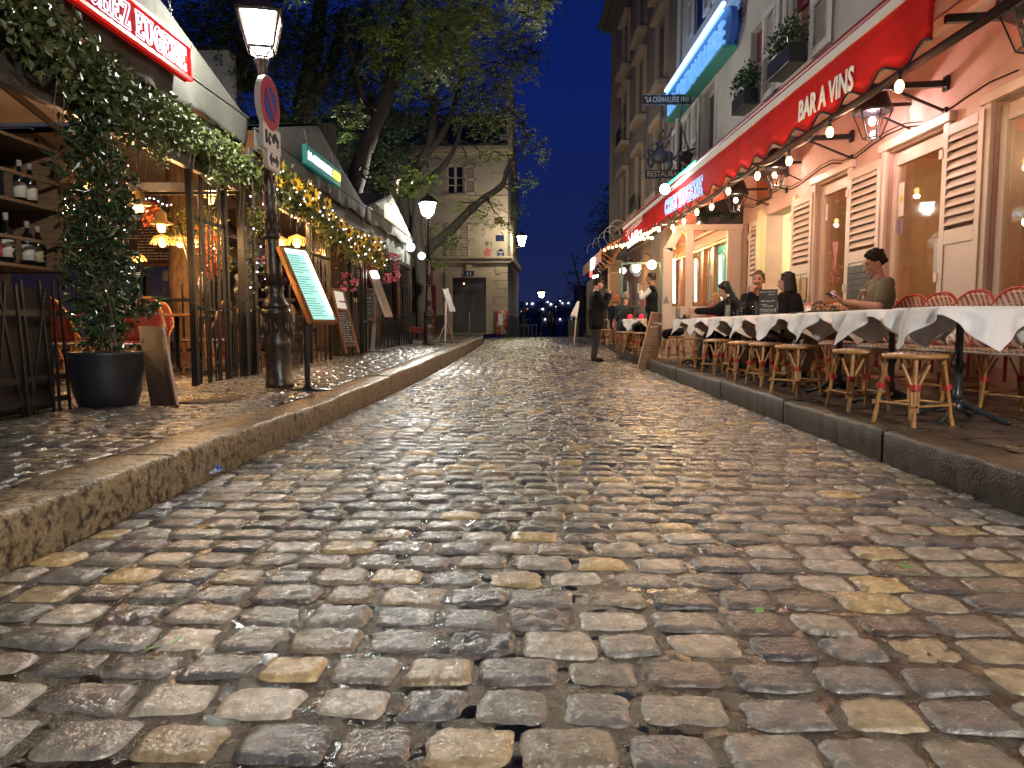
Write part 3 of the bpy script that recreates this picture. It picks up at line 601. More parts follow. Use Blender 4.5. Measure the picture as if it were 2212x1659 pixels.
def neon_words(s, p0, p1, h0, h1, m, parent, r=.007, name='neon_letters', normal=(1, 0, 0), fill=None):
    p0 = Vector(p0); p1 = Vector(p1); tot = sum((SLAB[c][0] + .13) if c != ' ' else .5 for c in s) - .13; x = 0; Nn = Vector(normal) * .012; mb = MB()
    for c in s:
        if c == ' ': x += .5; continue
        w_, loops = SLAB[c]
        for lp in loops:
            def pt(a, b): u = (x + a * w_) / tot; return p0.lerp(p1, u) + Vector((0, 0, b * (h0 + (h1 - h0) * u))) + Nn
            mb.tube([pt(a, b) for a, b in lp], r, 5, 0, closed=True)
            if fill is not None:
                vs = [pt(a, b) - Nn * .7 for a, b in lp]; mb.add(vs, [tuple(range(len(vs)))], 1)
        x += w_ + .13
    return mb.obj(name, [m, fill] if fill else m, parent)
m_lett_blue = mat('sign_letter_blue', (.05, .04, .16), .5, emit=(.2, .16, .6), estr=.12)
t, y0, y1, zb, zt = gable_sign('neon_sign', 'red neon sign reading CHEZ EUGENE hung on chains on the nearest grey awning', [(158, 10), (415, 180), (405, 96), (150, -95)], m_redsign)
zb, zt = atX(415, 180, SX).z, atX(404, 97, SX).z; y1 = atX(410, 140, SX).y; y0 = atX(159, 20, SX).y
t.location = (SX, (y0 + y1) / 2, zb)
for ch in list(t.children): bpy.data.objects.remove(ch)
mb = MB(); mb.span((SX - .06, y0, zb), (SX, y1, zt)); mb.obj('board', m_redsign, t, bevel=.004)
mb = MB(); f = .03
for a, b in (((y0, zb), (y1, zb + f)), ((y0, zt - f), (y1, zt)), ((y0, zb), (y0 + f, zt)), ((y1 - f, zb), (y1, zt))): mb.span((SX - .01, a[0], a[1]), (SX + .03, b[0], b[1]))
mb.obj('frame', mat('red_frame', (.5, .015, .015), .4, emit=(.8, .02, .01), estr=.3), t)
# hand colouring of letters and outlines
neon_words('CHEZ EUGENE', (SX + .005, y0 + .16, zb + (zt - zb) * .19), (SX + .005, y1 - .11, zb + (zt - zb) * .19), (zt - zb) * .62, (zt - zb) * .62, m_neonw, t, r=.0055)
def chain(mb, a, b):
    a = Vector(a); b = Vector(b); n = max(3, int((b - a).length / .03))
    for i in range(n):
        p = a.lerp(b, (i + .5) / n); d = (b - a) / n * .8; o = Vector((.009, 0, 0)) if i % 2 else Vector((0, .009, 0))
        mb.tube([p - d / 2, p - d / 4 + o, p + d / 4 + o, p + d / 2, p + d / 4 - o, p - d / 4 - o], .0028, 4, 0, closed=True)
mb = MB()
for yy in (y0 + .4, y1 - .22): chain(mb, (SX - .03, yy, zt), (SX - .06, yy, zt + .32))
mb.obj('chain', m_chain, t)
t, y0, y1, zb, zt = gable_sign('hanging_sign', 'green sign reading LA CREMAILLERE 1900 in lit letters on the slate grey awning', [(663, 352), (736, 406), (735, 372), (661, 307)], mat('green_sign_board', (0.008, 0.09, 0.075), 0.4, emit=(0, .09, .075), estr=.4))
text('LA CREMAILLERE', (SX, y0 + .08, zb + (zt - zb) * .27), (SX, y0 + (y1 - y0) * .72, zb + (zt - zb) * .27), (zt - zb) * .48, emitter('lit_white', (.9, .95, .95), .6), parent=t, normal=(1, 0, 0), depth=.01)
text('1900', (SX, y0 + (y1 - y0) * .77, zb + (zt - zb) * .27), (SX, y1 - .06, zb + (zt - zb) * .27), (zt - zb) * .48, emitter('lit_yellow', (1, .8, .1), .6), parent=t, normal=(1, 0, 0), bold=.02, depth=.02)
mb = MB()
for yy in (y0 + .15, y1 - .25): chain(mb, (SX - .03, yy, zt), (SX - .08, yy, zt + .25))
mb.obj('chain', m_chain, t)
t, y0, y1, zb, zt = gable_sign('hanging_sign', 'small cream lit sign with a blue and a red word on the pale far awning', [(838, 470), (868, 495), (862, 460), (834, 440)], emitter('cream_sign_board', (.8, .74, .5), .4))
text('Sym', (SX, y0 + .12, zb + (zt - zb) * .4), (SX, y0 + (y1 - y0) * .5, zb + (zt - zb) * .4), (zt - zb) * .38, emitter('lit_sky_blue', (.4, .75, 1), 1.3), parent=t, normal=(1, 0, 0), bold=.03)
text('a.l', (SX, y0 + (y1 - y0) * .56, zb + (zt - zb) * .36), (SX, y1 - .12, zb + (zt - zb) * .36), (zt - zb) * .34, emitter('lit_orange_red', (1, .22, .08), 1.2), parent=t, normal=(1, 0, 0), bold=.02)
mb = MB()
for yy in (y0 + .15, y1 - .25): chain(mb, (SX - .03, yy, zt), (SX - .08, yy, zt + .25))
mb.obj('chain', m_chain, t)

# ================================================================== rod fences and rod screens
def rods(name, label, y0, y1, zt, x=FX - .08, n=10, wild=.06, rails=(.15, .8), group=None, cat='fence', r=.008, zt_j=.05, posts=False):
    zb = zl((y0 + y1) / 2); t = thing(name, label, cat, (x, (y0 + y1) / 2, zb), 0, group)
    rr = random.Random(int(y0 * 100)); 
    for i in range(n):
        y = y0 + (y1 - y0) * (i + .5) / n + rr.uniform(-.01, .01); mb = MB(); d = rr.uniform(-wild, wild)
        mb.beam((x + rr.uniform(-.02, .02), y - d, zb + .01), (x + rr.uniform(-.03, .03), y + d, zb + zt + rr.uniform(-zt_j, zt_j)), r * 1.6, r * 1.6, up=(0, 1, 0)); mb.obj('rod', m_rod, t)
    for f_ in rails: mb = MB(); mb.span((x - .012, y0 - .02, zb + f_ - .02), (x - .004, y1 + .02, zb + f_ + .02)); mb.obj('rail', m_rod, t)
    if posts:
        for yy in (y0 - .02, y1 + .02):
            m2 = MB(); m2.span((x - .03, yy - .025, zb), (x + .03, yy + .025, zb + zt)); m2.obj('post', mat('bronze_post'), t)
    return t
G = 'crooked black rod fences of the left terrace'
rods('rod_fence', 'crooked black rod fence at the left edge below the wine shelf', 3.9, 5.2, .92, n=15, wild=.11, rails=(.10, .26, .72), group=G, r=.010)
rods('rod_screen', 'tall screen of black vertical rods between two posts, left of the nearest street lamp', 7.22, 7.98, 2.2, n=9, wild=.05, rails=(.12, .8, 1.72), cat='screen', group='tall rod screens', posts=True, r=.010)
rods('rod_fence', 'low black rod fence between the tall rod screen and the street lamp', 8.02, 8.95, .80, n=20, wild=.03, rails=(.2, .62), group=G)
rods('rod_fence', 'low black rod fence just right of the nearest street lamp', 9.2, 10.9, .80, n=32, wild=.03, rails=(.2, .62), group=G)
rods('rod_screen', 'tall screen of black rods beside the tilted lit menu', 11.0, 12.05, 2.2, n=9, wild=.04, rails=(.2, .8, 1.7), cat='screen', group='tall rod screens', posts=True, r=.01)
rods('rod_screen', 'tall screen of black rods between the folding chalkboard and the steel menu stand', 13.5, 14.6, 2.2, n=9, wild=.04, rails=(.2, .8, 1.7), cat='screen', group='tall rod screens', posts=True, r=.01)
rods('rod_fence', 'low black rod fence behind the steel menu stand', 14.75, 18.0, .80, n=48, wild=.02, rails=(.2, .62), group=G)
rods('rod_screen', 'tall screen of rods at the end of the far terrace by the globe lamps', 18.2, 19.7, 2.3, n=9, wild=.03, rails=(.2, .8), cat='screen', group='tall rod screens', posts=True, r=.012)
rods('rod_fence', 'black rod fence at the back of the nearest terrace behind the red chairs', 9.0, 9.6, .9, x=-6.6, n=3, group=G)
# back fence running across the terrace interior
t = thing('rod_fence', 'black rod fence across the back of the nearest terrace behind the brown table', 'fence', (-5.2, 10.6, zl(10.6)), 0, G)
for i in range(14):
    mb = MB(); xx = -7.2 + i * .27; zb = zl(10.6); d = rnd.uniform(-.03, .03); mb.beam((xx - d, 10.6, zb), (xx + d, 10.6, zb + 1.22 + rnd.uniform(-.05, .05)), .022, .022); mb.obj('rod', m_rod, t)
mb = MB(); mb.span((-7.3, 10.58, zl(10.6) + .95), (-3.6, 10.60, zl(10.6) + 1.0)); mb.span((-7.3, 10.58, zl(10.6) + .2), (-3.6, 10.60, zl(10.6) + .25)); mb.obj('rail', m_rod, t)
mb = MB(); mb.span((-5.2, 3.2, .2), (-3.56, 5.22, .21)); mb.span((-3.70, 3.0, .19), (-3.66, 5.28, 1.1))
mb.top('counter_panel', mat('dark_bronze_panel', (.018, .014, .012), .5), 'dark panel of the bar counter behind the rod fence under the wine shelf', 'panel')

# ================================================================== wine shelf with bottles
t = thing('wine_shelf', 'open wooden wall shelf holding wine bottles at the left edge', 'shelf', (-3.8, 4.4, 1.18))
ye = atX(103, 450, -3.72).y
zs = [atX(97, y, -3.62).z for y in (319, 448, 580)]
for z_ in zs: mb = MB(); mb.span((-4.05, 2.9, z_ - .012), (-3.62, ye, z_ + .012)); mb.obj('shelf_board', m_wood, t, bevel=.002)
mb = MB(); mb.span((-4.05, ye, zs[-1] - .02), (-3.62, ye + .025, zs[0] + .02)); mb.obj('side_panel', m_wood, t, bevel=.002)
for yy in (392, 524):
    z_ = atX(97, yy, -3.62).z; mb = MB(); mb.span((-3.63, 2.9, z_ - .012), (-3.605, ye, z_ + .012)); mb.obj('rail', m_wood, t, bevel=.002)
mb = MB(); mb.span((-4.07, 2.9, zs[-1] - .3), (-4.05, ye + .02, zs[0] + .1)); mb.obj('back_panel', mat('dark_teal_panel', (.01, .014, .022), .5), t)
m_bot = mat('dark_bottle_glass', (.006, .008, .005), .08, coat=.6); m_lab = mat('cream_label', (.55, .52, .45), .7); m_labr = mat('red_check_label', (.45, .05, .05), .7); m_cap = mat('wine_capsule', (.35, .30, .28), .5)
def bottle(y, z, label, lab=m_lab, h=.31, r=.042, x=-3.75, txt=None, cap=m_cap, glassm=None):
    t = thing('wine_bottle', label, 'bottle', (x, y, z), 0, 'bottles on the wine shelf'); mb = MB()
    mb.lathe((0, 0, 0), [(r, 0), (r, .6 * h), (r * .85, .68 * h), (r * .36, .78 * h), (r * .33, .97 * h), (r * .38, h)], 16); mb.obj('glass_body', glassm or m_bot, t, False)
    mb = MB(); mb.lathe((0, 0, 0), [(r + .0015, .14 * h), (r + .0015, .48 * h)], 16); mb.obj('paper_label', lab, t, False)
    mb = MB(); mb.lathe((0, 0, 0), [(r * .42, .86 * h), (r * .42, h + .002), (0, h + .004)], 12); mb.obj('capsule', cap, t, False)
    if txt: text(txt, (x + r + .004, y + .012, z + .1 * h), (x + r + .004, y + .012, z + .52 * h), .028, m_black, parent=t, up=(0, -1, 0), normal=(1, 0, 0))
    return t
zz = zs[1] + .013
bottle(ye - .52, zz, 'dark wine bottle with white cap on the middle shelf board')
bottle(ye - .24, zz, 'wine bottle with plain cream label on the middle shelf board'); bottle(ye - .13, zz, 'wine bottle with cream label nearest the end of the middle shelf board')
zz = zs[2] + .013
bottle(ye - .52, zz, 'bottle with red checked label on the lowest shelf board', m_labr); bottle(ye - .40, zz, 'tall white capped bottle with big cream lettered label on the lowest shelf board', h=.36, txt='AIL')
bottle(ye - .19, zz, 'bottle with small white picture label on the lowest shelf board', h=.33); bottle(ye - .08, zz, 'bottle whose label reads 1996 at the end of the lowest shelf board', mat('tan_label', (.42, .33, .19), .7), txt='1996')
# corkscrew key hanging / glass candle holder
mb = MB(); p = atX(142, 640, -3.60); mb.lathe(p, [(.03, 0), (.032, .035), (.028, .035), (.026, .005)], 14); mb.tube([p + Vector((0, .012, .03)), p + Vector((0, .012, .26))], .004, 5)
mb.tube([p + Vector((0, .012 + .012 * math.cos(i * .8), .27 + .012 * math.sin(i * .8))) for i in range(8)], .003, 5, closed=True)
mb.top('ashtray', m_steel, 'small metal ashtray hooked on the rod fence under the wine shelf', 'ashtray')

# ================================================================== planter with climber, ivy, garlands
m_pot = mat('matt_black_pot', (.012, .013, .016), .42, col2=(.02, .02, .023), scale=5, bump=.15, bscale=90)
pc = atZ(244, 872, .2); PC = Vector((pc.x, 5.52, zl(5.5)))
t = thing('plant_pot', 'large matt black round pot standing on the left pavement', 'pot', PC)
mb = MB(); mb.lathe((0, 0, 0), [(.19, 0), (.215, .02), (.245, .12), (.262, .28), (.262, .41), (.268, .43), (.25, .43), (.245, .38)], 40); mb.obj('bowl', m_pot, t, False)
mb = MB(); mb.lathe((0, 0, 0), [(.246, .385), (.1, .40), (0, .40)], 20); mb.obj('soil', mat('potting_soil', (.02, .014, .01), .95), t, False)
m_leafD = mat('glossy_dark_leaf', (.4, .4, .4), .22, island=[(.018, .035, .014), (.03, .06, .022), (.045, .085, .03), (.022, .045, .02)], spec=.6); 
m_leafD.node_tree.nodes['Principled BSDF'].inputs['Roughness'].default_value = .25
m_leafI = mat('ivy_leaf', (.4, .4, .4), .4, island=[(.03, .05, .014), (.05, .075, .022), (.075, .11, .03), (.10, .10, .035), (.04, .06, .02)])
m_leafY = mat('lime_leaf', (.4, .4, .4), .45, island=[(.07, .10, .022), (.10, .14, .03), (.05, .08, .02), (.14, .16, .05)])
m_stem = mat('woody_stem', (.10, .065, .035), .7)
t = thing('climbing_plant', 'glossy dark green climbing plant growing up from the black pot to the awning', 'plant', (PC.x, PC.y, PC.z + .4))
mb = MB()
for i in range(9):
    a = rnd.uniform(0, 6.28); q = rnd.uniform(.02, .16); x0 = PC.x + q * math.cos(a); y0_ = PC.y + q * math.sin(a)
    mb.tube([(x0 + .04 * math.sin(j * .9 + i), y0_ + .04 * math.cos(j * .7 + i) + .0 * j, .6 + j * .21) for j in range(9)], [.008 - .0006 * j for j in range(9)], 5)
mb.obj('stems', m_stem, t)
Cs = []
prof = [(.68, .10, .28, 150), (.85, .0, .26, 230), (1.0, .05, .30, 330), (1.2, .0, .33, 420), (1.4, -.02, .34, 460), (1.6, 0, .33, 460), (1.8, .05, .33, 440), (2.0, .02, .3, 420), (2.2, -.02, .28, 380), (2.4, -.05, .25, 260)]
for z_, dy, rad, n in prof: Cs.append(blob((PC.x - .02, PC.y + dy, z_), rad * rnd.uniform(1.0, 1.45), int(n * rnd.uniform(.7, 1.15)), (.62, 1.0, .5)))
Cs.append(blob((PC.x + .1, PC.y + .28, .98), .2, 130, (1, 1, .5))); Cs.append(blob((PC.x, PC.y + .3, 1.75), .2, 110, (1, 1, .8))); Cs.append(blob((PC.x, PC.y + .24, 1.3), .22, 130, (1, 1, .8)))
o = leafobj('foliage', np.concatenate(Cs), .07, m_leafD, t, aspect=.42, droop=.25)
# ivy draped over the canopy edge
def garland(name, label, cat, y0, y1, zf, rad, dens, m, size, x=FX + .07, sag=None, sq=(.45, 1, 1), aspect=.6, group=None, stems=True, droop=.5):
    t = thing(name, label, cat, (x, (y0 + y1) / 2, zf((y0 + y1) / 2)), 0, group); Cs = []; y = y0
    while y < y1:
        r = rad(y) * rnd.uniform(.7, 1.25); Cs.append(blob((x + rnd.uniform(-.04, .05), y, zf(y) + rnd.uniform(-.1, .1) * r * 2), r, int(dens * r * r * 60), (sq[0], 1, sq[2]))); y += r * .42
    leafobj('foliage', np.concatenate(Cs), size, m, t, aspect=aspect, droop=droop)
    if stems:
        mb = MB()
        for i in range(int((y1 - y0) * 5)):
            y = rnd.uniform(y0, y1); z_ = zf(y); L = rnd.uniform(.2, .5) + rad(y) * .6; mb.tube([(x + .04, y, z_), (x + .06, y + .03, z_ - L * .5), (x + .05, y + rnd.uniform(-.04, .04), z_ - L)], .003, 4)
        mb.obj('stems', m_stem, t)
    return t
def ivyz(y): return np.interp(y, [3, 4.2, 4.8, 5.4, 6.0, 6.5, 7.2, 8.0, 8.6], [3.05, 2.92, 2.80, 2.72, 2.62, 2.70, 2.66, 2.62, 2.60])
garland('ivy_garland', 'thick olive green ivy along the near part of the awning, over the wine shelf', 'ivy', 3.4, 6.1, ivyz, lambda y: .27, 42, m_leafI, .065, group='ivy on the awning')
garland('ivy_garland', 'bright green ivy along the far part of the grey awning up to the street lamp', 'ivy', 6.15, 8.75, ivyz, lambda y: .19 + .035 * math.sin(y * 5), 60, m_leafY, .055, group='ivy on the awning')
for yy in (7.45, 6.35): garland('ivy_strand', 'strand of ivy hanging down the rod screen' if yy > 7 else 'strand of ivy hanging between the pot climber and the awning', 'ivy', yy - .12, yy + .2, lambda y: 2.38, lambda y: .15, 24, m_leafY, .045, group='ivy on the awning')
# sunflower garland
m_leafG = mat('garland_leaf', (.4, .4, .4), .45, island=[(.09, .13, .03), (.16, .17, .03), (.05, .08, .02), (.28, .22, .03)])
m_pet = mat('sunflower_petal', (.4, .4, .4), .5, island=[(.62, .36, .01), (.75, .48, .02), (.55, .28, .01)]); m_heart = mat('sunflower_heart', (.07, .03, .01), .8)
def sungz(y): return float(np.interp(y, [8.7, 9.6, 10.6, 11.6, 12.8, 13.8, 14.8, 15.8], [2.62, 2.66, 2.60, 2.42, 2.30, 2.36, 2.38, 2.32]))
garland('flower_garland', 'yellow sunflower garland with green leaves and tiny lights under the slate grey awning', 'garland', 8.75, 15.6, sungz, lambda y: .29, 11, m_leafG, .075, x=FX + .06, stems=True)
garland('flower_garland', 'leafy garland with a few lights climbing the post left of the street lamp', 'garland', 8.55, 8.9, lambda y: 2.1, lambda y: .18, 26, m_leafG, .05, x=FX, stems=True)
g2 = garland('leafy_column', 'leafy climber with fairy lights on the post behind the street lamp', 'plant', 8.6, 8.75, lambda y: 1.55, lambda y: .2, 20, m_leafG, .05, x=FX - .05, sq=(.5, 1, 2.6))
ORD = 'first second third fourth fifth sixth seventh eighth ninth tenth eleventh twelfth thirteenth fourteenth fifteenth sixteenth seventeenth eighteenth nineteenth twentieth'.split()
def ordn(i): return ORD[i] if i < 20 else ORD[i - 20] + ' after the twentieth'
for i in range(30):
    y = 8.85 + i * .225 + rnd.uniform(-.06, .06); c = Vector((FX + .06 + rnd.uniform(.10, .18), y, sungz(y) + rnd.uniform(-.2, .22))); r_ = rnd.uniform(.075, .115)
    f = thing('sunflower', 'yellow sunflower in the garland, ' + ordn(i) + ' counted from the street lamp', 'flower', c, rnd.uniform(-.9, .5), 'sunflowers of the garland'); mb = MB()
    for k in range(12):
        a = k * math.pi / 6 + rnd.uniform(-.1, .1); u = Vector((0.25 + rnd.uniform(-.2, .2), math.cos(a), math.sin(a))).normalized(); v = u.cross(Vector((1, 0, 0))).normalized()
        mb.add([u * r_ * .3, u * r_ * .7 + v * r_ * .2, u * r_ * 1.15, u * r_ * .7 - v * r_ * .2], [(0, 1, 2, 3)])
    mb.obj('petals', m_pet, f, False); mb = MB(); mb.sphere((.008, 0, 0), r_ * .42, 0, (.35, 1, 1), 10, 6); mb.obj('heart', m_heart, f, False)
# fairy lights
def fairies(label, pts, r=.008, m=m_fairy):
    c = Vector(pts[len(pts) // 2]); t = thing('fairy_lights', label, 'string lights', c, 0, 'strings of fairy lights'); mb = MB(); mb.tube(pts, .0025, 3, cap=False); mb.obj('wire', m_black, t)
    mb = MB()
    for p in pts: mb.sphere(Vector(p) + Vector((0, 0, -.01)), r, 0, (1, 1, 1), 6, 4)
    mb.obj('bulbs', m, t); return t
fairies('tiny white lights wound through the sunflower garland', [(FX + .2 + rnd.uniform(-.06, .05), 8.8 + i * .105, sungz(8.8 + i * .105) + rnd.uniform(-.24, .24)) for i in range(64)], .0075)
fairies('string of tiny lights across the nearest terrace ceiling', [(-6.6 + i * .06, 8.9 - .02 * i, 2.3 - .10 * math.sin(i * .35) ** 2) for i in range(42)], .0065)
fairies('string of tiny lights low behind the potted climber', [(-4.4 - i * .02, 6.2 + i * .1, 2.05 - .12 * math.sin(i * .5) ** 2) for i in range(22)], .006)
fairies('string of tiny lights on the climber post behind the lamp', [(FX + .05 + rnd.uniform(-.1, .1), 8.65 + rnd.uniform(-.12, .12), 2.4 - i * .1) for i in range(12)], .0075)
# pink flower baskets
m_pink = mat('pink_petal', (.4, .4, .4), .5, island=[(.62, .12, .22), (.75, .22, .34), (.5, .07, .14)])
def basket(c, rad, label, n=260, nf=26, petal=.04):
    t = thing('flower_basket', label, 'flower basket', c, 0, 'hanging baskets of pink flowers'); mb = MB(); mb.lathe((0, 0, 0), [(.02, -.12), (.12, -.1), (.16, 0), (.15, 0)], 12); mb.obj('bowl', m_black, t, False)
    mb = MB(); mb.tube([(0, 0, .0), (0, 0, .45)], .004, 4); mb.obj('hanger', m_black, t, False)
    leafobj('foliage', blob(c, rad, n, (1, 1, .85)), .06, m_leafD, t)
    V = []; 
    for i in range(nf):
        p = nrs.normal(size=3); p /= np.linalg.norm(p); p = np.array(c) + p * rad * np.array([1, 1, .9]) * .98; V.append(np.repeat(p[None], 9, 0) + nrs.normal(size=(9, 3)) * .012)
    leafobj('flowers', np.concatenate(V), petal, m_pink, t, aspect=.8, droop=0); return t
basket((FX + .02, 16.0, 2.16), .40, 'large hanging basket of pink flowers under the pale far awning', 420, 60, .06)
basket((FX - .1, 13.2, 1.62), .2, 'small cluster of pink flowers beside the tall rods', 120, 22); basket((FX - .1, 9.0, 1.62), .15, 'small cluster of pink flowers behind the nearest street lamp', 80, 16)
# autumn leaves inside the terrace
m_aut = mat('autumn_leaf', (.4, .4, .4), .5, island=[(.5, .10, .02), (.6, .16, .03), (.35, .06, .02)])
for c, r_, lb in (((-4.3, 9.3, 1.95), .22, 'orange autumn leaves hanging behind the tall rod screen'), ((-4.9, 9.0, 2.25), .13, 'orange autumn leaves by the tree trunk under the nearest awning'), ((FX - .3, 13.2, 2.1), .2, 'orange autumn leaves in the far end of the sunflower garland'), ((-4.2, 9.2, 1.6), .14, 'orange leaf cluster above the waiter')):
    t = thing('autumn_foliage', lb, 'foliage', c, 0, 'autumn leaf sprays'); leafobj('leaves', blob(c, r_, 130, (.8, .8, 1.2)), .07, m_aut, t); mb = MB(); mb.tube([c, (c[0], c[1], c[2] + r_ * 1.5)], .004, 4); mb.obj('twig', m_stem, t)
t = thing('potted_tree', 'small leafy tree between the nearest terrace and the lamp post', 'tree', (-4.6, 9.6, zl(9.6)))
mb = MB(); mb.tube([(-4.6, 9.6, .2), (-4.55, 9.6, 1.1), (-4.75, 9.6, 1.9), (-4.9, 9.7, 2.4)], [.035, .03, .02, .012], 7); mb.tube([(-4.55, 9.6, 1.2), (-4.3, 9.6, 1.7), (-4.3, 9.5, 2.1)], [.02, .015, .01], 6); mb.obj('trunk', m_stem, t)
leafobj('crown', np.concatenate([blob((-4.6, 9.6, 2.15), .5, 900, (.8, .7, .7)), blob((-4.3, 9.6, 1.75), .35, 260, (.7, .7, 1))]), .06, m_leafG, t)
# ================================================================== right hand building (number 17)
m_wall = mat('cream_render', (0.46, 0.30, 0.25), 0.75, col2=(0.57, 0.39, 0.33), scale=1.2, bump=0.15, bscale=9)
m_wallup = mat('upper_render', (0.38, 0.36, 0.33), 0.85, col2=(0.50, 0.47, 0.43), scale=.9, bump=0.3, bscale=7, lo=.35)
m_trim = mat('cream_woodwork', (0.53, 0.42, 0.345), 0.45, col2=(0.58, 0.46, 0.38), scale=3, bump=0.08, bscale=20)
m_shut = mat('painted_shutter', (0.50, 0.40, 0.33), 0.5, col2=(0.55, 0.44, 0.36), scale=3)
m_room = mat('tan_room_wall', (0.34, 0.24, 0.16), 0.8, col2=(0.40, 0.28, 0.19), scale=2)
m_glass = glass('window_glass', (0.92, 0.9, 0.86), 0.10)
m_dglass = mat('dark_window_glass', (0.02, 0.02, 0.022), 0.08, spec=.8)
m_red = mat('red_awning_cloth', (0.62, 0.014, 0.010), 0.85, spec=.12, col2=(0.48, 0.010, 0.008), scale=1.3, bump=.1, bscale=3)
m_redd = mat('red_roll', (0.25, 0.015, 0.02), 0.4)
m_wband = mat('white_band', (0.62, 0.58, 0.52), .55)
m_pipe = mat('dark_red_pipe', (.02, .006, .006), .9, spec=.15)
FD = Vector((-0.035, 1, 0)).normalized(); FN = Vector((-1, -0.035, 0)).normalized()     # along the facade, out of it
FO = Vector((XF(0), 0, 0))
RZ = math.atan2(FD.y, FD.x)
def fp(x, y, off=0.0): return atP(x, y, FO + FN * off, FN)      # photo ray onto the facade plane, moved off the wall
def fy(x, off=0.0, y=640): return fp(x, y, off).dot(FD)         # distance along the facade
def fw(s, off, z): v = FD * s + FN * off + FN * (FO.dot(FN)); return Vector((v.x, v.y, z))
def fbox(mb, s0, s1, z0, z1, o0, o1, m=0):
    vs = [fw(s, o, z) for z in (z0, z1) for s, o in ((s0, o0), (s1, o0), (s1, o1), (s0, o1))]
    mb.add(vs, [(3, 2, 1, 0), (4, 5, 6, 7), (0, 1, 5, 4), (1, 2, 6, 5), (2, 3, 7, 6), (3, 0, 4, 7)], m)
Zp = .15
# ground floor openings: (s0, s1, z0, z1)
W1 = (fy(2225), fy(2131)); W1 = (3.7, W1[1]); W2 = (fy(2030), fy(1910)); W3 = (fy(1828), fy(1760)); DR = (fy(1713), fy(1651)); W4 = (fy(1622), fy(1604))
ZT = 2.78
b17 = thing('restaurant_building', 'cream restaurant building numbered 17 behind the red awning on the right', 'building', fw(9, 0, Zp), 0)
holes = [(1.0, 2.2, .5, ZT), (W1[0], W1[1], .45, ZT + .02), (W2[0], W2[1], .30, ZT), (W3[0], W3[1], .30, ZT), (DR[0], DR[1], .2, ZT - .1), (W4[0], W4[1], .3, ZT - .1)]
# first floor windows
U1 = (fy(1757, 0, 100), fy(1701, 0, 100)); U2 = (fy(1652, 0, 200), fy(1618, 0, 200)); U3 = (fy(1546, 0, 330), fy(1512, 0, 330)); U4 = (fy(1480, 0, 330), fy(1466, 0, 330)); 
uph = [(4.2, 5.5, 4.62, 6.1), (U1[0], U1[1], 4.6, 6.15), (U2[0], U2[1], 4.6, 6.05), (U3[0], U3[1], 4.25, 6.0), (U4[0], U4[1], 4.25, 5.9)]
S0 = -2.0; SE = 18.6
def wallpanels(mb, hs, s0, s1, z0, z1, m, th=.28):
    cuts = sorted(set([s0, s1] + [h[0] for h in hs] + [h[1] for h in hs]))
    for a, b in zip(cuts[:-1], cuts[1:]):
        hh = [h for h in hs if h[0] <= a + 1e-4 and h[1] >= b - 1e-4]
        if not hh: fbox(mb, a, b, z0, z1, -th, 0, m)
        else:
            h = hh[0]
            if h[2] > z0: fbox(mb, a, b, z0, h[2], -th, 0, m)
            if h[3] < z1: fbox(mb, a, b, h[3], z1, -th, 0, m)
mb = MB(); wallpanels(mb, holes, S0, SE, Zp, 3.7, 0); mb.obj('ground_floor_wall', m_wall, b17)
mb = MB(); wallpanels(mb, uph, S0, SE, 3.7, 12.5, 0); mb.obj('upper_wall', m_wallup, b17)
mb = MB(); fbox(mb, S0, SE, 3.74, 3.86, 0, .08); mb.obj('string_course', m_trim, b17, bevel=.01)
# rooms behind the glass
mb = MB(); fbox(mb, S0, DR[0] - .15, .16, 3.4, -3.8, -3.7); fbox(mb, S0, DR[0] - .15, 3.3, 3.4, -3.8, -.28); fbox(mb, S0, DR[0] - .15, .13, .16, -3.8, -.28); fbox(mb, DR[0] - .15, DR[0] - .1, .16, 3.3, -3.8, -.28); fbox(mb, S0, S0 + .05, .16, 3.3, -3.8, -.28)
mb.obj('dining_room', m_room, b17)
m_corr = mat('pale_yellow_corridor', (0.60, 0.58, 0.40), .7, bump=.1, bscale=20)
mb = MB(); a, b = DR[0] - .05, DR[1] + .1; fbox(mb, a - .05, a, .16, 2.9, -3, -.28); fbox(mb, b, b + .05, .16, 2.9, -3, -.28); fbox(mb, a, b, .16, 2.9, -3.05, -3); fbox(mb, a, b, 2.75, 2.9, -3, -.28); fbox(mb, a, b, .12, .18, -3, -.28)
mb.obj('corridor', m_corr, b17)
for (h, lab) in ((W1, 'far right glazed door with a wine display behind'), (W2, 'tall glazed door in cream frame'), (W3, 'glazed door painted with red cocktail decoration')):
    s0, s1 = h[0], h[1]; z0 = .45 if h is W1 else .30
    fr = MB(); e = .09
    fbox(fr, s0 - .10, s0, z0 - .1, ZT + .10, 0, .05); fbox(fr, s1, s1 + .10, z0 - .1, ZT + .10, 0, .05); fbox(fr, s0 - .14, s1 + .14, ZT + .02, ZT + .12, .0, .075)
    fr.obj('door_surround', m_trim, b17, bevel=.012)
    fr = MB(); fbox(fr, s0, s0 + e, z0, ZT - .02, -.10, -.04); fbox(fr, s1 - e, s1, z0, ZT - .02, -.10, -.04); fbox(fr, s0 + e, s1 - e, ZT - .16, ZT - .02, -.10, -.04); fbox(fr, s0 + e, s1 - e, z0, z0 + .55, -.10, -.05)
    wf = fr.obj('window_frame', m_trim, b17, bevel=.006, label=lab)
    fr = MB(); fbox(fr, s0 + e, s1 - e, z0 + .55, ZT - .16, -.075, -.069); pane = fr.obj('pane', m_glass, wf, world=True)
s0, s1 = W4; fr = MB(); fbox(fr, s0, s1, .3, ZT - .1, -.12, -.06); fr.obj('door', mat('brown_door', (.16, .09, .05), .5), b17)
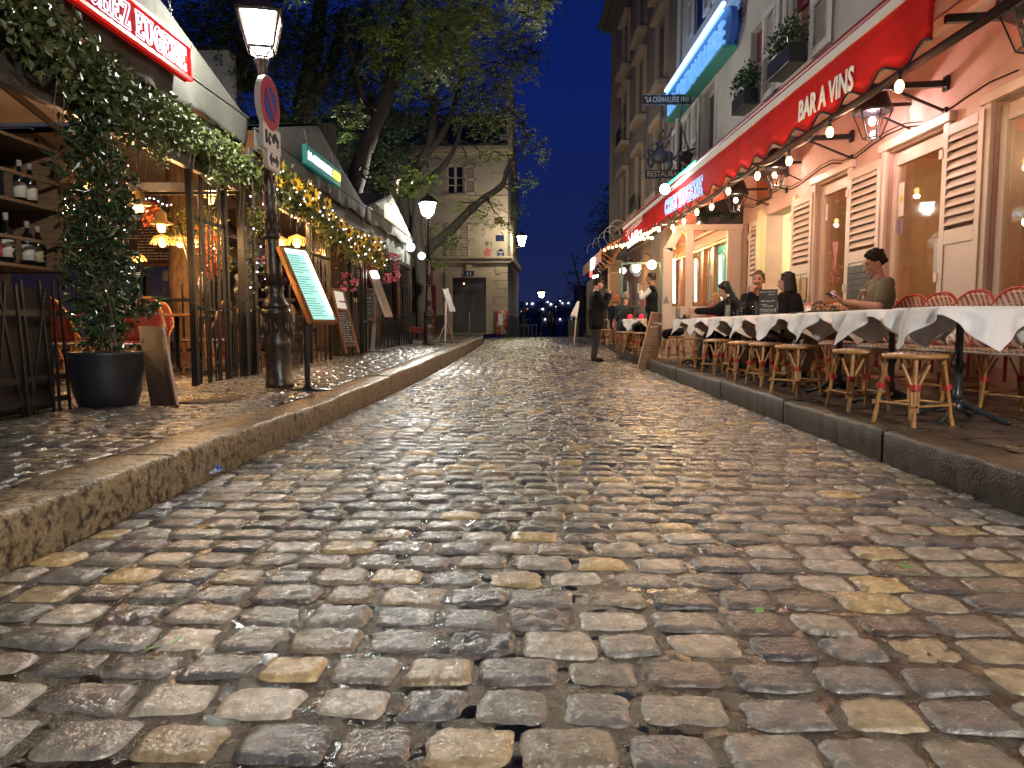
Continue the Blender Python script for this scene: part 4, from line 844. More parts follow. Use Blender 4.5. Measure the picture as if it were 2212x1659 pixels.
fr = MB(); fbox(fr, DR[0] - .09, DR[0], .2, ZT, 0, .06); fbox(fr, DR[1], DR[1] + .22, .2, ZT, 0, .09); fr.obj('door_surround', mat('yellowed_frame', (.6, .52, .3), .45), b17, bevel=.01)
mb = MB(); fbox(mb, DR[0] + .0, DR[1], .18, .22, -.3, .03); mb.obj('door_sill', m_trim, b17)
# pendant lamps / tube seen through the glass
for s, off, z, r_, e_ in ((fy(1985), -2.2, 1.62, .085, 14), ):
    t = thing('pendant_lamp', 'white globe lamp glowing behind the tall glazed door', 'lamp', fw(W2[0] + .65, -1.3, 1.95)); mb = MB(); mb.sphere(t.location, .055, 0, (1, 1, .85), 14, 10); mb.obj('globe', emitter('room_globe', (1, .85, .5), 9), t)
    mb = MB(); mb.tube([t.location + Vector((0, 0, .06)), (t.location.x, t.location.y, 3.3)], .005, 5); mb.obj('cord', m_black, t)
t = thing('pendant_bulb', 'small bare bulb above the globe lamp behind the tall glazed door', 'lamp', fw(W2[0] + .5, -1.0, 2.28)); mb = MB(); mb.sphere(t.location, .02, 0, n=8, k=6); mb.obj('bulb', m_bulb, t); mb = MB(); mb.tube([t.location, (t.location.x, t.location.y, 3.3)], .004, 4); mb.obj('cord', m_black, t)
t = thing('tube_light', 'short vertical lit tube behind the farthest right window', 'lamp', fw(W1[1] - .25, -.4, 2.15)); mb = MB(); mb.tube([t.location, t.location + Vector((0, 0, .38))], .018, 8); mb.obj('tube', emitter('tube_glow', (1, .95, .6), 8), t); mb = MB(); mb.tube([t.location + Vector((0, 0, -.03)), t.location], .02, 8); mb.obj('cap', m_steel, t)
for i, s in enumerate((3.5, 5.8, 7.6, 9.4)): plight('room_light', fw(s, -1.7, 2.7), 18, (1, .62, .32), .12)
plight('corridor_light', fw((DR[0] + DR[1]) / 2, -1.2, 2.6), 26, (1.0, 1.0, .72), .12)
t = thing('ceiling_spot', 'small bright spot lamp in the ceiling of the lit corridor', 'lamp', fw((DR[0] + DR[1]) / 2, -.7, 2.72)); mb = MB(); mb.sphere(t.location, .03, 0, n=8, k=6); mb.obj('bulb', emitter('spot_glow', (1, 1, .9), 30), t); mb = MB(); mb.lathe(t.location, [(.05, -.005), (.05, .02)], 12); mb.obj('ring', m_white, t)
# posters, stickers and painted glass
V_ = lambda *a: Vector(a)
def fflat(name, s0, s1, z0, z1, off, m, label, cat='poster'): mb = MB(); fbox(mb, s0, s1, z0, z1, off, off + .004); o = mb.top(name, m, label, cat); return o
m_sticker = mat('sticker_white', (.6, .55, .48), .5)
e = W2[1] - .20; fflat('sticker', e, W2[1] - .095, 2.05, 2.42, -.068, m_sticker, 'white paper notice with a yellow round on the tall glazed door')
mb = MB(); c = fw(e + .05, -.06, 2.24); mb.prism([(c.x, c.y + .035 * math.cos(k), c.z + .045 * math.sin(k)) for k in [q * .4 for q in range(16)]], (.002, 0, 0)); mb.top('round_sticker', mat('sticker_yellow', (.6, .42, .08), .5), 'yellow round emblem on the notice of the tall glazed door', 'sticker')
fflat('sticker', e, W2[1] - .095, 1.86, 2.02, -.068, mat('sticker_purple', (.18, .12, .22), .5), 'dark violet sticker under the white notice on the tall glazed door', 'sticker')
fflat('notice', W2[0] + .1, W2[0] + .25, 1.35, 1.72, -.068, mat('sticker_grey', (.35, .32, .3), .5), 'grey printed notice low on the near side of the tall glazed door', 'notice')
fflat('sticker', W3[1] - .17, W3[1] - .1, 2.28, 2.5, -.068, m_sticker, 'narrow white sticker at the top of the cocktail painted door', 'sticker')
mr = mat('cocktail_red', (.35, .04, .04), .5); mb = MB(); c0 = (W3[0] + W3[1]) / 2
def fpoly(mb, pts, off, m=0, th=.002): mb.prism([fw(s, off, z) for s, z in pts], FN * th, m)
fpoly(mb, [(c0 - .05, 1.95), (c0 + .12, 1.95), (c0 + .07, 1.75), (c0 + .06, 1.62), (c0 + .01, 1.62), (c0 - .02, 1.75)], -.066)
rr = random.Random(3)
for k in range(34):
    s = c0 + rr.uniform(-.17, .22); z = rr.uniform(1.38, 1.62) if k < 24 else rr.uniform(1.6, 1.95); fpoly(mb, [(s, z), (s + .02, z + .03), (s + .01, z + .05), (s - .015, z + .02)], -.066)
mb.top('window_decal', mr, 'red painted cocktail glass and flowers on the glazed door left of the seated man', 'decal')

# louvred shutters folded against the wall
def shutter(s0, s1, z0, z1, name_label, board=None, ang=.0, zl0=None):
    z_mid = z0 + (z1 - z0) * .58; t = thing('shutter', name_label, 'shutter', fw(s0, .04, z0), 0, 'louvred shutters of the restaurant front'); th = .04; o0 = .03
    W_ = s1 - s0; mb = MB(); e = .075
    def bx(a, b, c, d, m=0, oo=0): fbox(mb, a, b, c, d, o0 + oo, o0 + th + oo, m)
    bx(s0, s0 + e, z0, z1); bx(s1 - e, s1, z0, z1); bx(s0 + e, s1 - e, z1 - .10, z1); bx(s0 + e, s1 - e, z_mid - .14, z_mid); bx(s0 + e, s1 - e, z0 + .62, z0 + .74); bx(s0 + e, s1 - e, z0, z0 + .12)
    fbox(mb, s0 + e, s1 - e, z0 + .12, z0 + .62, o0 + .008, o0 + th - .012); fbox(mb, s0 + e, s1 - e, z0 + .74, z_mid - .14, o0 + .008, o0 + th - .012)
    mb.obj('frame', m_shut, t, bevel=.004)
    mb = MB(); n = 10
    for i in range(n):
        z = z_mid + .02 + (z1 - .12 - z_mid) * (i + .5) / n; hh = (z1 - .12 - z_mid) / n * .5
        vs = [fw(s0 + e, o0 + .002, z + hh), fw(s1 - e, o0 + .002, z + hh), fw(s1 - e, o0 + th + .004, z - hh * .5), fw(s0 + e, o0 + th + .004, z - hh * .5)]; mb.prism(vs, (0, 0, .010))
    mb.obj('louvres', m_shut, t)
    mb = MB()
    for z in (z1 - .3, z0 + .9): fbox(mb, s1 - .012, s1 + .05, z, z + .09, o0 + .01, o0 + .05)
    mb.obj('hinges', m_trim, t, bevel=.004)
    if board == 'slate':
        mb = MB(); fbox(mb, s0 + e + .02, s1 - e - .01, z0 + .80, z_mid - .18, o0 + th, o0 + th + .012); mb.obj('chalkboard', m_slate, t)
        mb = MB(); scribble(mb, fw(s1 - e - .04, o0 + th + .016, z_mid - .28), -FD, (0, 0, 1), (s1 - s0) - 2 * e - .08, .5, 7, 0, 5, .003); mb.obj('writing', mat('faint_chalk', (.2, .19, .17), .9), t)
    if board == 'print':
        mb = MB(); fbox(mb, s0 + e - .01, s1 - e + .01, z0 + .80, z_mid - .2, o0 + th, o0 + th + .008, 0); q = random.Random(5)
        for i in range(16):
            z = z0 + .84 + (z_mid - z0 - 1.06) * i / 16; mb.prism([fw(s0 + e, o0 + th + .010, z), fw(s0 + e, o0 + th + .010, z + .02), fw(s1 - e, o0 + th + .010, z + .055), fw(s1 - e, o0 + th + .010, z + .035)], FN * .002, 1)
        for sc_ in (.35, .72): 
            sx_ = s0 + e + (W_ - 2 * e) * sc_; h = .36 if sc_ < .5 else .24; mb.prism([fw(sx_ + a * .045, o0 + th + .014, z0 + .86 + b * h) for a, b in ((-1, 0), (1, 0), (1, .6), (.35, .75), (.35, 1), (-.35, 1), (-.35, .75), (-1, .6))], FN * .003, 2)
        mb.obj('printed_panel', [mat('print_dark', (.07, .06, .03), .6), mat('print_orange', (.42, .24, .07), .6), mat('print_olive', (.12, .12, .05), .6)], t)
    return t
s1a, s1b = fy(2121), fy(2036); s2a, s2b = fy(1903), fy(1835); s3a, s3b = fy(1757), fy(1713); s4a, s4b = fy(1651), fy(1636)
shutter(s1a + .0, s1b, .36, 2.76, 'wide cream louvred shutter nearest the viewer, with plain lower panels')
shutter(s2a, s2b, .36, 2.74, 'cream louvred shutter with a small blackboard, behind the seated man', 'slate')
shutter(s3a, s3b, .36, 2.70, 'cream louvred shutter with an orange striped bottle print beside the lit doorway', 'print')
shutter(fy(1640), fy(1622), .36, 2.66, 'narrow cream louvred shutter left of the lit doorway', 'slate')
mb = MB(); pts = [fw(6.2 + i * .35, .02 + .006 * math.sin(i * 2.1), 2.98 + .03 * math.sin(i * 1.3) - .012 * (i % 5)) for i in range(22)]; mb.tube(pts, .007, 5); mb.tube([p + V_(0, 0, .04) for p in pts[4:]], .005, 5)
mb.top('wall_cable', m_pipe, 'thin electric cables running along the wall above the shutters', 'cable')
# number plate, brass menu frame, conduit
c = fp(1686, 399, .02); t = thing('number_plate', 'small house number plate 17 above the lit doorway', 'number plate', c)
mb = MB(); s = c.dot(FD); fbox(mb, s - .13, s + .13, c.z - .10, c.z + .10, 0, .02); mb.obj('plate', m_wband, t, bevel=.01)
text('17', fw(s + .06, .021, c.z - .06), fw(s - .06, .021, c.z - .06), .12, m_black, parent=t, normal=FN)
c = fp(1650, 408, .02); s = c.dot(FD); t = thing('wall_panel', 'carved dark gold framed panel on the wall left of number 17', 'sign', c)
mb = MB(); fbox(mb, s - .33, s + .33, c.z - .22, c.z + .22, .0, .03); mb.obj('frame', mat('dark_frame', (.05, .035, .02), .5), t, bevel=.006); mb = MB(); fbox(mb, s - .28, s + .28, c.z - .17, c.z + .17, .03, .035); mb.obj('panel', mat('old_gold', (.30, .22, .10), .3, metal=.6, bump=1.2, bscale=14), t)

# first floor windows
for i, (s0, s1, z0, z1) in enumerate(uph):
    fr = MB(); e = .06; o = -.16
    fbox(fr, s0, s0 + e, z0, z1, o - .04, o); fbox(fr, s1 - e, s1, z0, z1, o - .04, o); fbox(fr, s0 + e, s1 - e, z1 - e, z1, o - .04, o); fbox(fr, s0 + e, s1 - e, z0, z0 + e, o - .04, o); fbox(fr, (s0 + s1) / 2 - .03, (s0 + s1) / 2 + .03, z0 + e, z1 - e, o - .04, o)
    wfr = fr.obj('window_frame', m_trim, b17); fr = MB(); fbox(fr, s0 + e, s1 - e, z0 + e, z1 - e, o - .05, o - .03); fr.obj('pane', mat('curtained_pane', (.30, .15, .11), .35, spec=.5) if i < 3 else m_dglass, wfr)
    fr = MB(); fbox(fr, s0 - .06, s1 + .06, z0 - .08, z0, -.1, .08); fr.obj('sill', m_trim, b17, bevel=.01)
    if i in (1, 2):
        fr = MB(); fbox(fr, s0 + .02, s1 - .02, z1 - .5, z1, -.14, -.12); fr.obj('blind', mat('burgundy_blind', (.16, .02, .03), .6), b17)
for a, z in ((U1, 4.6), (U2, 4.6), ((4.2, 5.5), 4.6)):
    s0, s1 = a[0] + .05, a[1] - .05; cc = fw((s0 + s1) / 2, .16, z + .1); near = z == 4.6 and a is U1
    t = thing('window_box', 'black window box with dense evergreen shrubs on the ' + ('second' if a is U1 else ('third' if a is U2 else 'nearest')) + ' first floor sill above the awning', 'window box', cc, 0, 'planted window boxes')
    mb = MB(); fbox(mb, s0, s1, z, z + .26, .09, .33); mb.obj('box', m_black, t, bevel=.01)
    leafobj('shrub', np.concatenate([blob(fw(s0 + (s1 - s0) * q, .2, z + .48), .27, 210, (.7, 1, 1)) for q in (.12, .4, .65, .9)]), .065, m_leafD, t, droop=-.4)
def upshut(s0, s1, z0, z1, label, open_=0.0):
    t = thing('shutter', label, 'shutter', fw(s0, .04, z0), 0, 'louvred shutters of the first floor'); mb = MB(); e = .06
    def P(u, o, z):
        return fw(s0 + (s1 - s0) * u * math.cos(open_), .04 + o * math.cos(open_) + (s1 - s0) * u * math.sin(open_), z)
    def bx(u0, u1, z_0, z_1, o0=0, o1=.035):
        vs = [P(u, o, z) for z in (z_0, z_1) for u, o in ((u0, o0), (u1, o0), (u1, o1), (u0, o1))]; mb.add(vs, [(3, 2, 1, 0), (4, 5, 6, 7), (0, 1, 5, 4), (1, 2, 6, 5), (2, 3, 7, 6), (3, 0, 4, 7)])
    bx(0, .12, z0, z1); bx(.88, 1, z0, z1); bx(.12, .88, z1 - .1, z1); bx(.12, .88, z0, z0 + .1); bx(.12, .88, (z0 + z1) / 2 - .05, (z0 + z1) / 2 + .05); mb.obj('frame', mat('white_shutter', (.55, .53, .50), .5), t)
    mb = MB(); n = 26
    for i in range(n):
        z = z0 + .1 + (z1 - z0 - .2) * (i + .5) / n
        if abs(z - (z0 + z1) / 2) > .06: mb.prism([P(.12, .003, z + .02), P(.88, .003, z + .02), P(.88, .04, z - .012), P(.12, .04, z - .012)], (0, 0, .008))
    mb.obj('louvres', mat('white_shutter'), t); return t
upshut(U3[1], U3[1] + .55, 4.25, 6.0, 'white first floor shutter just left of the neon sign end, folded flat'); upshut(U3[0], U3[0] - .5, 4.25, 6.05, 'white first floor shutter standing out from the wall under the blue neon sign', open_=.9)
upshut(U4[0] - .45, U4[0], 4.25, 5.9, 'white first floor shutter between the iron bracket and the first floor windows'); upshut(U4[1], U4[1] + .5, 4.25, 5.9, 'white first floor shutter beside the downpipe')
upshut(U2[0] - .7, U2[0], 4.6, 6.05, 'grey white shutter right of the third window box'); upshut(U1[0] - .65, U1[0], 4.6, 6.1, 'grey white shutter right of the second window box'); upshut(U1[1], U1[1] + .45, 4.6, 6.1, 'grey white shutter left of the second window box')
for s0_, lb in ((14.2, 'second floor window above the neon sign'), (16.3, 'second floor window nearest the downpipe'), ):
    fr = MB(); fbox(fr, s0_, s0_ + .9, 7.6, 9.3, .002, .02); fr.obj('window', m_dglass, b17, label=lb)
    upshut(s0_ - .5, s0_, 7.6, 9.3, 'dark shutter on the right of the ' + lb); upshut(s0_ + .9, s0_ + 1.4, 7.6, 9.3, 'dark shutter on the left of the ' + lb)
text('RESTAURANT', fp(1604, 48, .01), fp(1640, -90, .01), .42, mat('faded_red_lettering', (.22, .05, .05), .8), parent=b17, name='painted_lettering', normal=FN, off=.004)
# downpipe
mb = MB(); mb.tube([fw(SE - .06, .07, 3.8), fw(SE - .06, .07, 12.6)], .055, 10); mb.tube([fw(SE - .06, .07, 5.7), fw(SE - .06, .07, 5.78)], .07, 10); mb.top('downpipe', mat('zinc_pipe', (.42, .41, .38), .5), 'pale grey downpipe where the two right hand buildings meet', 'downpipe')

# second building beyond
m_wall2 = mat('soot_brown_render', (.20, .15, .12), .85, col2=(.13, .10, .08), scale=.7, bump=.3, bscale=5, lo=.35)
b2 = thing('apartment_building', 'tall soot brown building with projecting stone window ledges beyond the restaurant', 'building', fw(24, 0, .2))
E2 = 31.6; hs = []
for fl, (z0, z1) in enumerate(((4.6, 6.4), (7.6, 9.4), (10.3, 11.9))):
    for a in (20.2, 23.4, 26.6): hs.append((a, a + 1.1, z0, z1))
mb = MB()
for zz0, zz1 in ((.2, 7.0), (7.0, 9.9), (9.9, 13.6)): wallpanels(mb, [h for h in hs if h[2] >= zz0 and h[3] <= zz1], SE, E2, zz0, zz1, 0)
mb.obj('wall', m_wall2, b2)
mb = MB(); fbox(mb, SE, SE + .1, .2, 13.2, -8, -.28); fbox(mb, E2 - .1, E2, .2, 13.2, -8, -.28); mb.obj('side_wall', m_wall2, b2)
for h in hs:
    f_ = MB(); fbox(f_, h[0], h[1], h[2], h[3], -.2, -.15); wn = f_.obj('window', m_dglass, b2); f_ = MB(); fbox(f_, h[0] + .5, h[0] + .57, h[2], h[3], -.15, -.12); fbox(f_, h[0], h[1], h[2] + .6, h[2] + .65, -.15, -.12); f_.obj('glazing_bars', m_trim, wn)
    f_ = MB(); fbox(f_, h[0] - .25, h[1] + .25, h[2] - .22, h[2] - .05, 0, .34); f_.obj('window_ledge', mat('stone_ledge', (.30, .22, .16), .8), b2, bevel=.02)
    f_ = MB(); fbox(f_, h[0] - .22, h[1] + .22, h[3] + .1, h[3] + .28, 0, .26); f_.obj('lintel', mat('stone_ledge'), b2, bevel=.02)
    f_ = MB(); fbox(f_, h[0] - .15, h[0], h[2], h[3] + .1, 0, .10); f_.obj('window_surround', mat('stone_ledge'), b2); f_ = MB(); fbox(f_, h[1], h[1] + .15, h[2], h[3] + .1, 0, .10); f_.obj('window_surround', mat('stone_ledge'), b2)
for a, z in ((26.6, 7.6), (23.4, 4.6)):
    f_ = MB()
    for i in range(12): f_.beam(fw(a + i * .1, .3, z - .05), fw(a + i * .1, .3, z + .5), .015, .015)
    f_.beam(fw(a, .3, z + .5), fw(a + 1.1, .3, z + .5), .03, .03); f_.obj('railing', m_black, b2)
mb = MB(); vs = [(SE, 13.6), (E2 + .35, 13.6)]
fbox(mb, SE, E2 + .35, 13.6, 13.75, -8, .55); fbox(mb, SE, E2 + .2, 13.4, 13.6, -.1, .3); mb.obj('cornice', mat('roof_edge', (.06, .045, .04), .7), b2, bevel=.03)
mb = MB(); mb.add([fw(SE, .5, 13.76), fw(E2 + .3, .5, 13.76), fw(E2 + .3, -4, 16.5), fw(SE, -4, 16.5)], [(0, 1, 2, 3)]); mb.obj('roof', mat('zinc_roof', (.05, .055, .07), .5), b2)
# unused dark mass of building 17 top / back
mb = MB(); fbox(mb, S0, SE, 12.5, 12.6, -8, .1); mb.obj('roof', mat('zinc_roof'), b17)

# ================================================================== neon sign on the facade
t = thing('neon_sign', 'long blue neon sign reading LA CREMAILLERE high on the right hand facade', 'sign', fw(16, .2, 6.35))
o = .22; pb0 = fp(1570, 92, o); pt0 = fp(1570, 14, o); pb1 = fp(1444, 264, o); pt1 = fp(1444, 206, o)
s0 = pb0.dot(FD); s1 = pb1.dot(FD); zb = (pb0.z + pb1.z) / 2; zt = (pt0.z + pt1.z) / 2
mbox = mat('teal_sign_box', (.006, .02, .06), .6, emit=(.02, .10, .45), estr=.10)
lp = [(s1, zb), (s1, zt), (s0, zt)] + [(s0 - .28 * math.sin(k * math.pi / 8), (zb + zt) / 2 + (zt - zb) / 2 * math.cos(k * math.pi / 8)) for k in range(1, 8)] + [(s0, zb)]
mb = MB(); mb.prism([fw(a, .10, b) for a, b in lp], FN * .12); mb.obj('sign_box', mbox, t)
mb = MB(); fbox(mb, s0, s1, zb - .06, zb, .02, .30); mb.obj('ledge', mat('sea_green_trim', (.05, .30, .26), .5), t)
mb = MB(); mb.tube([fw(s0, .30, zt + .06), fw(s1, .30, zt + .06)], .045, 10); mb.obj('neon_tube', emitter('neon_sky_blue', (.20, .50, 1.0), 2.6), t)
mb = MB(); mb.tube([fw(s0, .30, zt - .06), fw(s1, .30, zt - .06)], .018, 8); mb.obj('lower_neon_tube', emitter('neon_deep_blue', (.08, .28, 1.0), 1.6), t)
text('LA CREMAILLERE', fw(s1 - .15, .235, zb + (zt - zb) * .10), fw(s0 + .1, .235, zb + (zt - zb) * .10), (zt - zb) * .64, emitter('pale_blue_letters', (.16, .42, .85), .32), parent=t, normal=FN, depth=.06, bold=.01)
plight('neon_light', fw((s0 + s1) / 2, .75, zt + .3), 5, (.35, .5, 1.0), .3)
# bracket sign across the street side
Yb = 17.0
def bY(x, y): return atY(x, y, Yb)
t = thing('bracket_sign', 'wrought iron bracket sign reading LA CREMAILLERE 1900 above and RESTAURANT below, facing the street', 'sign', bY(1490, 366))
mdk = mat('dark_blue_board', (.012, .018, .03), .5); a = bY(1388, 227); b = bY(1492, 222); h = .22
mb = MB(); mb.span((a.x, Yb - .02, a.z), (b.x, Yb + .02, a.z + h)); mb.obj('upper_board', mdk, t)
mb = MB()
for z in (a.z - .008, a.z + h): mb.tube([(a.x + (b.x - a.x) * i / 24, Yb - .025, z + .012 * math.sin(i * 1.5)) for i in range(25)], .008, 5)
mb.obj('scalloped_edge', mat('sign_silver', (.3, .32, .35), .4, metal=.5), t)
text('"LA CRÉMAILLÈRE 1900', (a.x + .05, Yb - .022, a.z + .055), (b.x - .05, Yb - .022, a.z + .055), .12, mat('sign_cream_letter', (.62, .60, .52), .6), parent=t, normal=(0, -1, 0), bold=.015)
a2 = bY(1393, 386); b2_ = bY(1470, 379)
mb = MB(); mb.span((a2.x, Yb - .02, a2.z), (b2_.x + .25, Yb + .02, a2.z + .19)); mb.obj('lower_board', mdk, t)
text('RESTAURANT', (a2.x + .05, Yb - .022, a2.z + .04), (b2_.x + .12, Yb - .022, a2.z + .04), .13, mat('sign_gold_letter', (.5, .44, .28), .6), parent=t, normal=(0, -1, 0), bold=.01)
mirn = mat('forged_iron', (.10, .11, .12), .45, metal=.4); mb = MB()
def PB(x, y): return bY(x, y)
for pts in ([(1403, 228), (1390, 300), (1394, 382)], [(1475, 225), (1468, 262), (1486, 320), (1480, 372)], [(1430, 228), (1432, 250), (1425, 270), (1436, 290), (1430, 300)], [(1418, 310), (1402, 316), (1396, 330)], [(1418, 310), (1445, 295), (1452, 275)], [(1440, 340), (1470, 350), (1484, 380)], [(1491, 222), (1500, 215)]):
    mb.tube([PB(*p) for p in pts], .02, 6)
for k in range(9): c = PB(1428 + (k % 2) * 2, 232 + k * 7); mb.tube([c + Vector((.03 * math.cos(q * .9), 0, .03 * math.sin(q * .9))) for q in range(7)], .008, 4, closed=True)
mb.obj('iron_frame', mirn, t)
mb = MB()   # forged figure of cook and cauldron: plain silhouettes with body
c = PB(1424, 338); mb.sphere(c, .19, 0, (1.1, .5, .9)); mb.tube([c + Vector((-.22, 0, .1)), c + Vector((0, 0, .14)), c + Vector((.22, 0, .1))], .02, 5)
for xx, yy, s_ in ((1406, 330, 1.0), (1446, 335, 1.0), (1425, 312, 1.1)):
    q = PB(xx, yy); mb.sphere(q, .085 * s_); mb.sphere(q - Vector((0, 0, .19)), .11 * s_, 0, (.8, .6, 1.5)); mb.tube([q + Vector((0, 0, -.1)), q + Vector((.16, 0, -.05)), q + Vector((.22, 0, .08))], .025, 5); mb.tube([q + Vector((0, 0, -.1)), q + Vector((-.15, 0, -.16)), q + Vector((-.2, 0, -.02))], .025, 5)
mb.obj('figures', mirn, t)

# ================================================================== the red awning
SA0, SA1 = 5.66, 19.9
aw = thing('red_awning', 'long red awning fascia with a white band over the restaurant terrace, lettered BAR A VINS', 'awning', (AX(12), 12, 2.9))
def ax(Y, off=0.0): return AX(Y) - off
ZB, ZW = 2.95, 3.43
P = []; n = 150
for i in range(n + 1):
    Y = SA0 + (SA1 - SA0) * i / n; zb_ = ZB + (.06 * math.sin(Y * 2 * math.pi / .62) - .01 * math.sin(Y * 4 * math.pi / .62)); P.append([(ax(Y) - .012 * math.sin(Y * 2.3) * (1 - j / 4), Y, zb_ + (ZW - zb_) * j / 4) for j in range(5)])
mb = MB(); mb.grid(P); mb.obj('fascia_cloth', m_red, aw, solid=.006)
mb = MB(); mb.tube([Vector(r_[0]) + Vector((-.004, 0, 0)) for r_ in P], .011, 5); mb.obj('scalloped_piping', mat('dark_piping', (.01, .01, .01), .9), aw)
def strip(name, z0, z1, x0, x1, m, Y0=SA0, Y1=SA1, bev=.0, lab=None):
    mb = MB(); vs = [(ax(Y, o), Y, z) for z in (z0, z1) for Y, o in ((Y0, x0), (Y1, x0), (Y1, x1), (Y0, x1))]; mb.add(vs, [(3, 2, 1, 0), (4, 5, 6, 7), (0, 1, 5, 4), (1, 2, 6, 5), (2, 3, 7, 6), (3, 0, 4, 7)]); return mb.obj(name, m, aw, bevel=bev, label=lab)
strip('white_band', ZW, 3.52, -.03, .02, m_wband)
mb = MB(); mb.tube([(ax(SA0) + .02, SA0, 3.555), (ax(SA1) + .02, SA1, 3.60)], .045, 10); mb.obj('top_roll', m_redd, aw)
mb = MB(); mb.tube([(ax(SA0) + .12, SA0 - 4, 2.87), (ax(SA1) + .12, SA1, 2.87)], .036, 8); mb.obj('front_pipe', m_pipe, aw)
mb = MB(); mb.add([(ax(SA0) + .03, SA0, 3.54), (ax(SA1) + .03, SA1, 3.54), fw(SA1, .01, 4.1), fw(SA0, .01, 4.1)], [(0, 1, 2, 3)]); mb.obj('roof_cloth', m_red, aw, solid=.01)
# end of the second, nearer awning with its underside
aw2 = thing('red_awning', 'nearer red awning at the top right corner seen from below', 'awning', (3.1, 2, 3.2))
mb = MB(); mb.add([(2.75, -1.5, 3.25), (2.75, 5.25, 3.25), (4.2, 5.25, 4.2), (4.35, -1.5, 4.2)], [(0, 1, 2, 3)]); mb.obj('roof_cloth', m_red, aw2, solid=.01)
mb = MB(); mb.beam((3.02, -1.5, 3.30), (3.02, 5.3, 3.30), .06, .16); mb.obj('white_rail', m_wband, aw2); mb = MB(); mb.beam((3.25, -1.5, 3.25), (3.2, 5.3, 3.25), .06, .1); mb.obj('arm_bar', m_pipe, aw2)
mb = MB(); mb.span((2.72, -1.5, 2.98), (2.74, 2.6, 3.6)); mb.obj('fascia_cloth', m_red, aw2)
# wall brackets carrying the pipe
for Y in (7.35, 9.3, 11.4, 5.75):
    mb = MB(); xw = XF(Y) - .01; mb.beam((ax(Y) + .14, Y, 3.16), (xw, Y, 3.20), .045, .06); mb.beam((ax(Y) + .55, Y, 3.17), (xw, Y, 2.93), .022, .022); mb.span((xw - .03, Y - .04, 3.13), (xw, Y + .04, 3.27)); mb.span((xw - .03, Y - .03, 2.89), (xw, Y + .03, 2.97)); mb.obj('wall_bracket', m_black, aw)
mw = mat('awning_lettering', (.88, .82, .72), .6)
AP = Vector((AX(5.4), 5.4, 0)); AN = Vector((-1, -0.0413, 0)).normalized()
def ap(x, y, off=.01): return atP(x, y, AP + AN * off, AN)
text('BAR A VINS', ap(1725, 263), ap(1843, 191), (ap(1725, 226).z - ap(1725, 263).z + .03), mw, parent=aw, normal=AN, bold=.03, name='lettering')
text('MOBILIER TENDU', ap(1981, 93), ap(2004, 80), .035, mat('faint_lettering', (.5, .3, .3), .6), parent=aw, normal=AN, name='maker_lettering') if False else None
t = thing('neon_sign', 'blue white neon words CHEZ EUGENE on the red awning', 'sign', ap(1476, 440))
a = ap(1437, 466, .02); b = ap(1518, 420, .02)
neon_words('CHEZ EUGENE', a, b, ap(1437, 436).z - a.z, ap(1517, 377).z - b.z - .03, m_neonc, t, r=.005, normal=AN)
t = thing('neon_sign', 'white lit script words La Boheme near the far end of the red awning', 'sign', ap(1372, 520))
text('La Bohème', ap(1356, 536, .03), ap(1386, 514, .03), .30, emitter('white_script', (1, .95, .85), 1.2), parent=t, normal=AN, bold=.03, shear=.3, name='script')
text('CAFE RESTAURANT', ap(1352, 512, .02), ap(1388, 478, .02), .15, mw, parent=t, normal=AN)
mb = MB(); mb.tube([ap(1441, 408, .02) + Vector((0, 0, .06)), ap(1502, 358, .02) + Vector((0, 0, .06))], .022, 6); mb.top('green_neon_tube', emitter('neon_green', (.02, .9, .35), 4), 'green neon tube lying on the top edge of the red awning', 'neon tube')
# floodlight on the awning
p = ap(1436, 409, .3); t = thing('floodlight', 'very bright white floodlight on the awning edge under the bracket sign', 'floodlight', p); mb = MB(); mb.sphere(p, .09, n=10, k=8); mb.obj('lamp_head', emitter('flood_glow', (1, 1, 1), 60), t); mb = MB(); mb.tube([p, ap(1440, 412, -.02)], .015, 5); mb.obj('arm', m_black, t)
p = fp(1484, 340, .5); t = thing('floodlight', 'small unlit black floodlight on a bar above the awning', 'floodlight', p); mb = MB(); mb.box(p, (.2, .12, .22), .3, 0, .4); mb.obj('lamp_head', m_black, t); mb = MB(); mb.tube([fp(1470, 332, .9), fp(1500, 322, .02)], .03, 6); mb.tube([p, p + Vector((0, 0, .25))], .012, 5); mb.obj('arm', m_black, t)
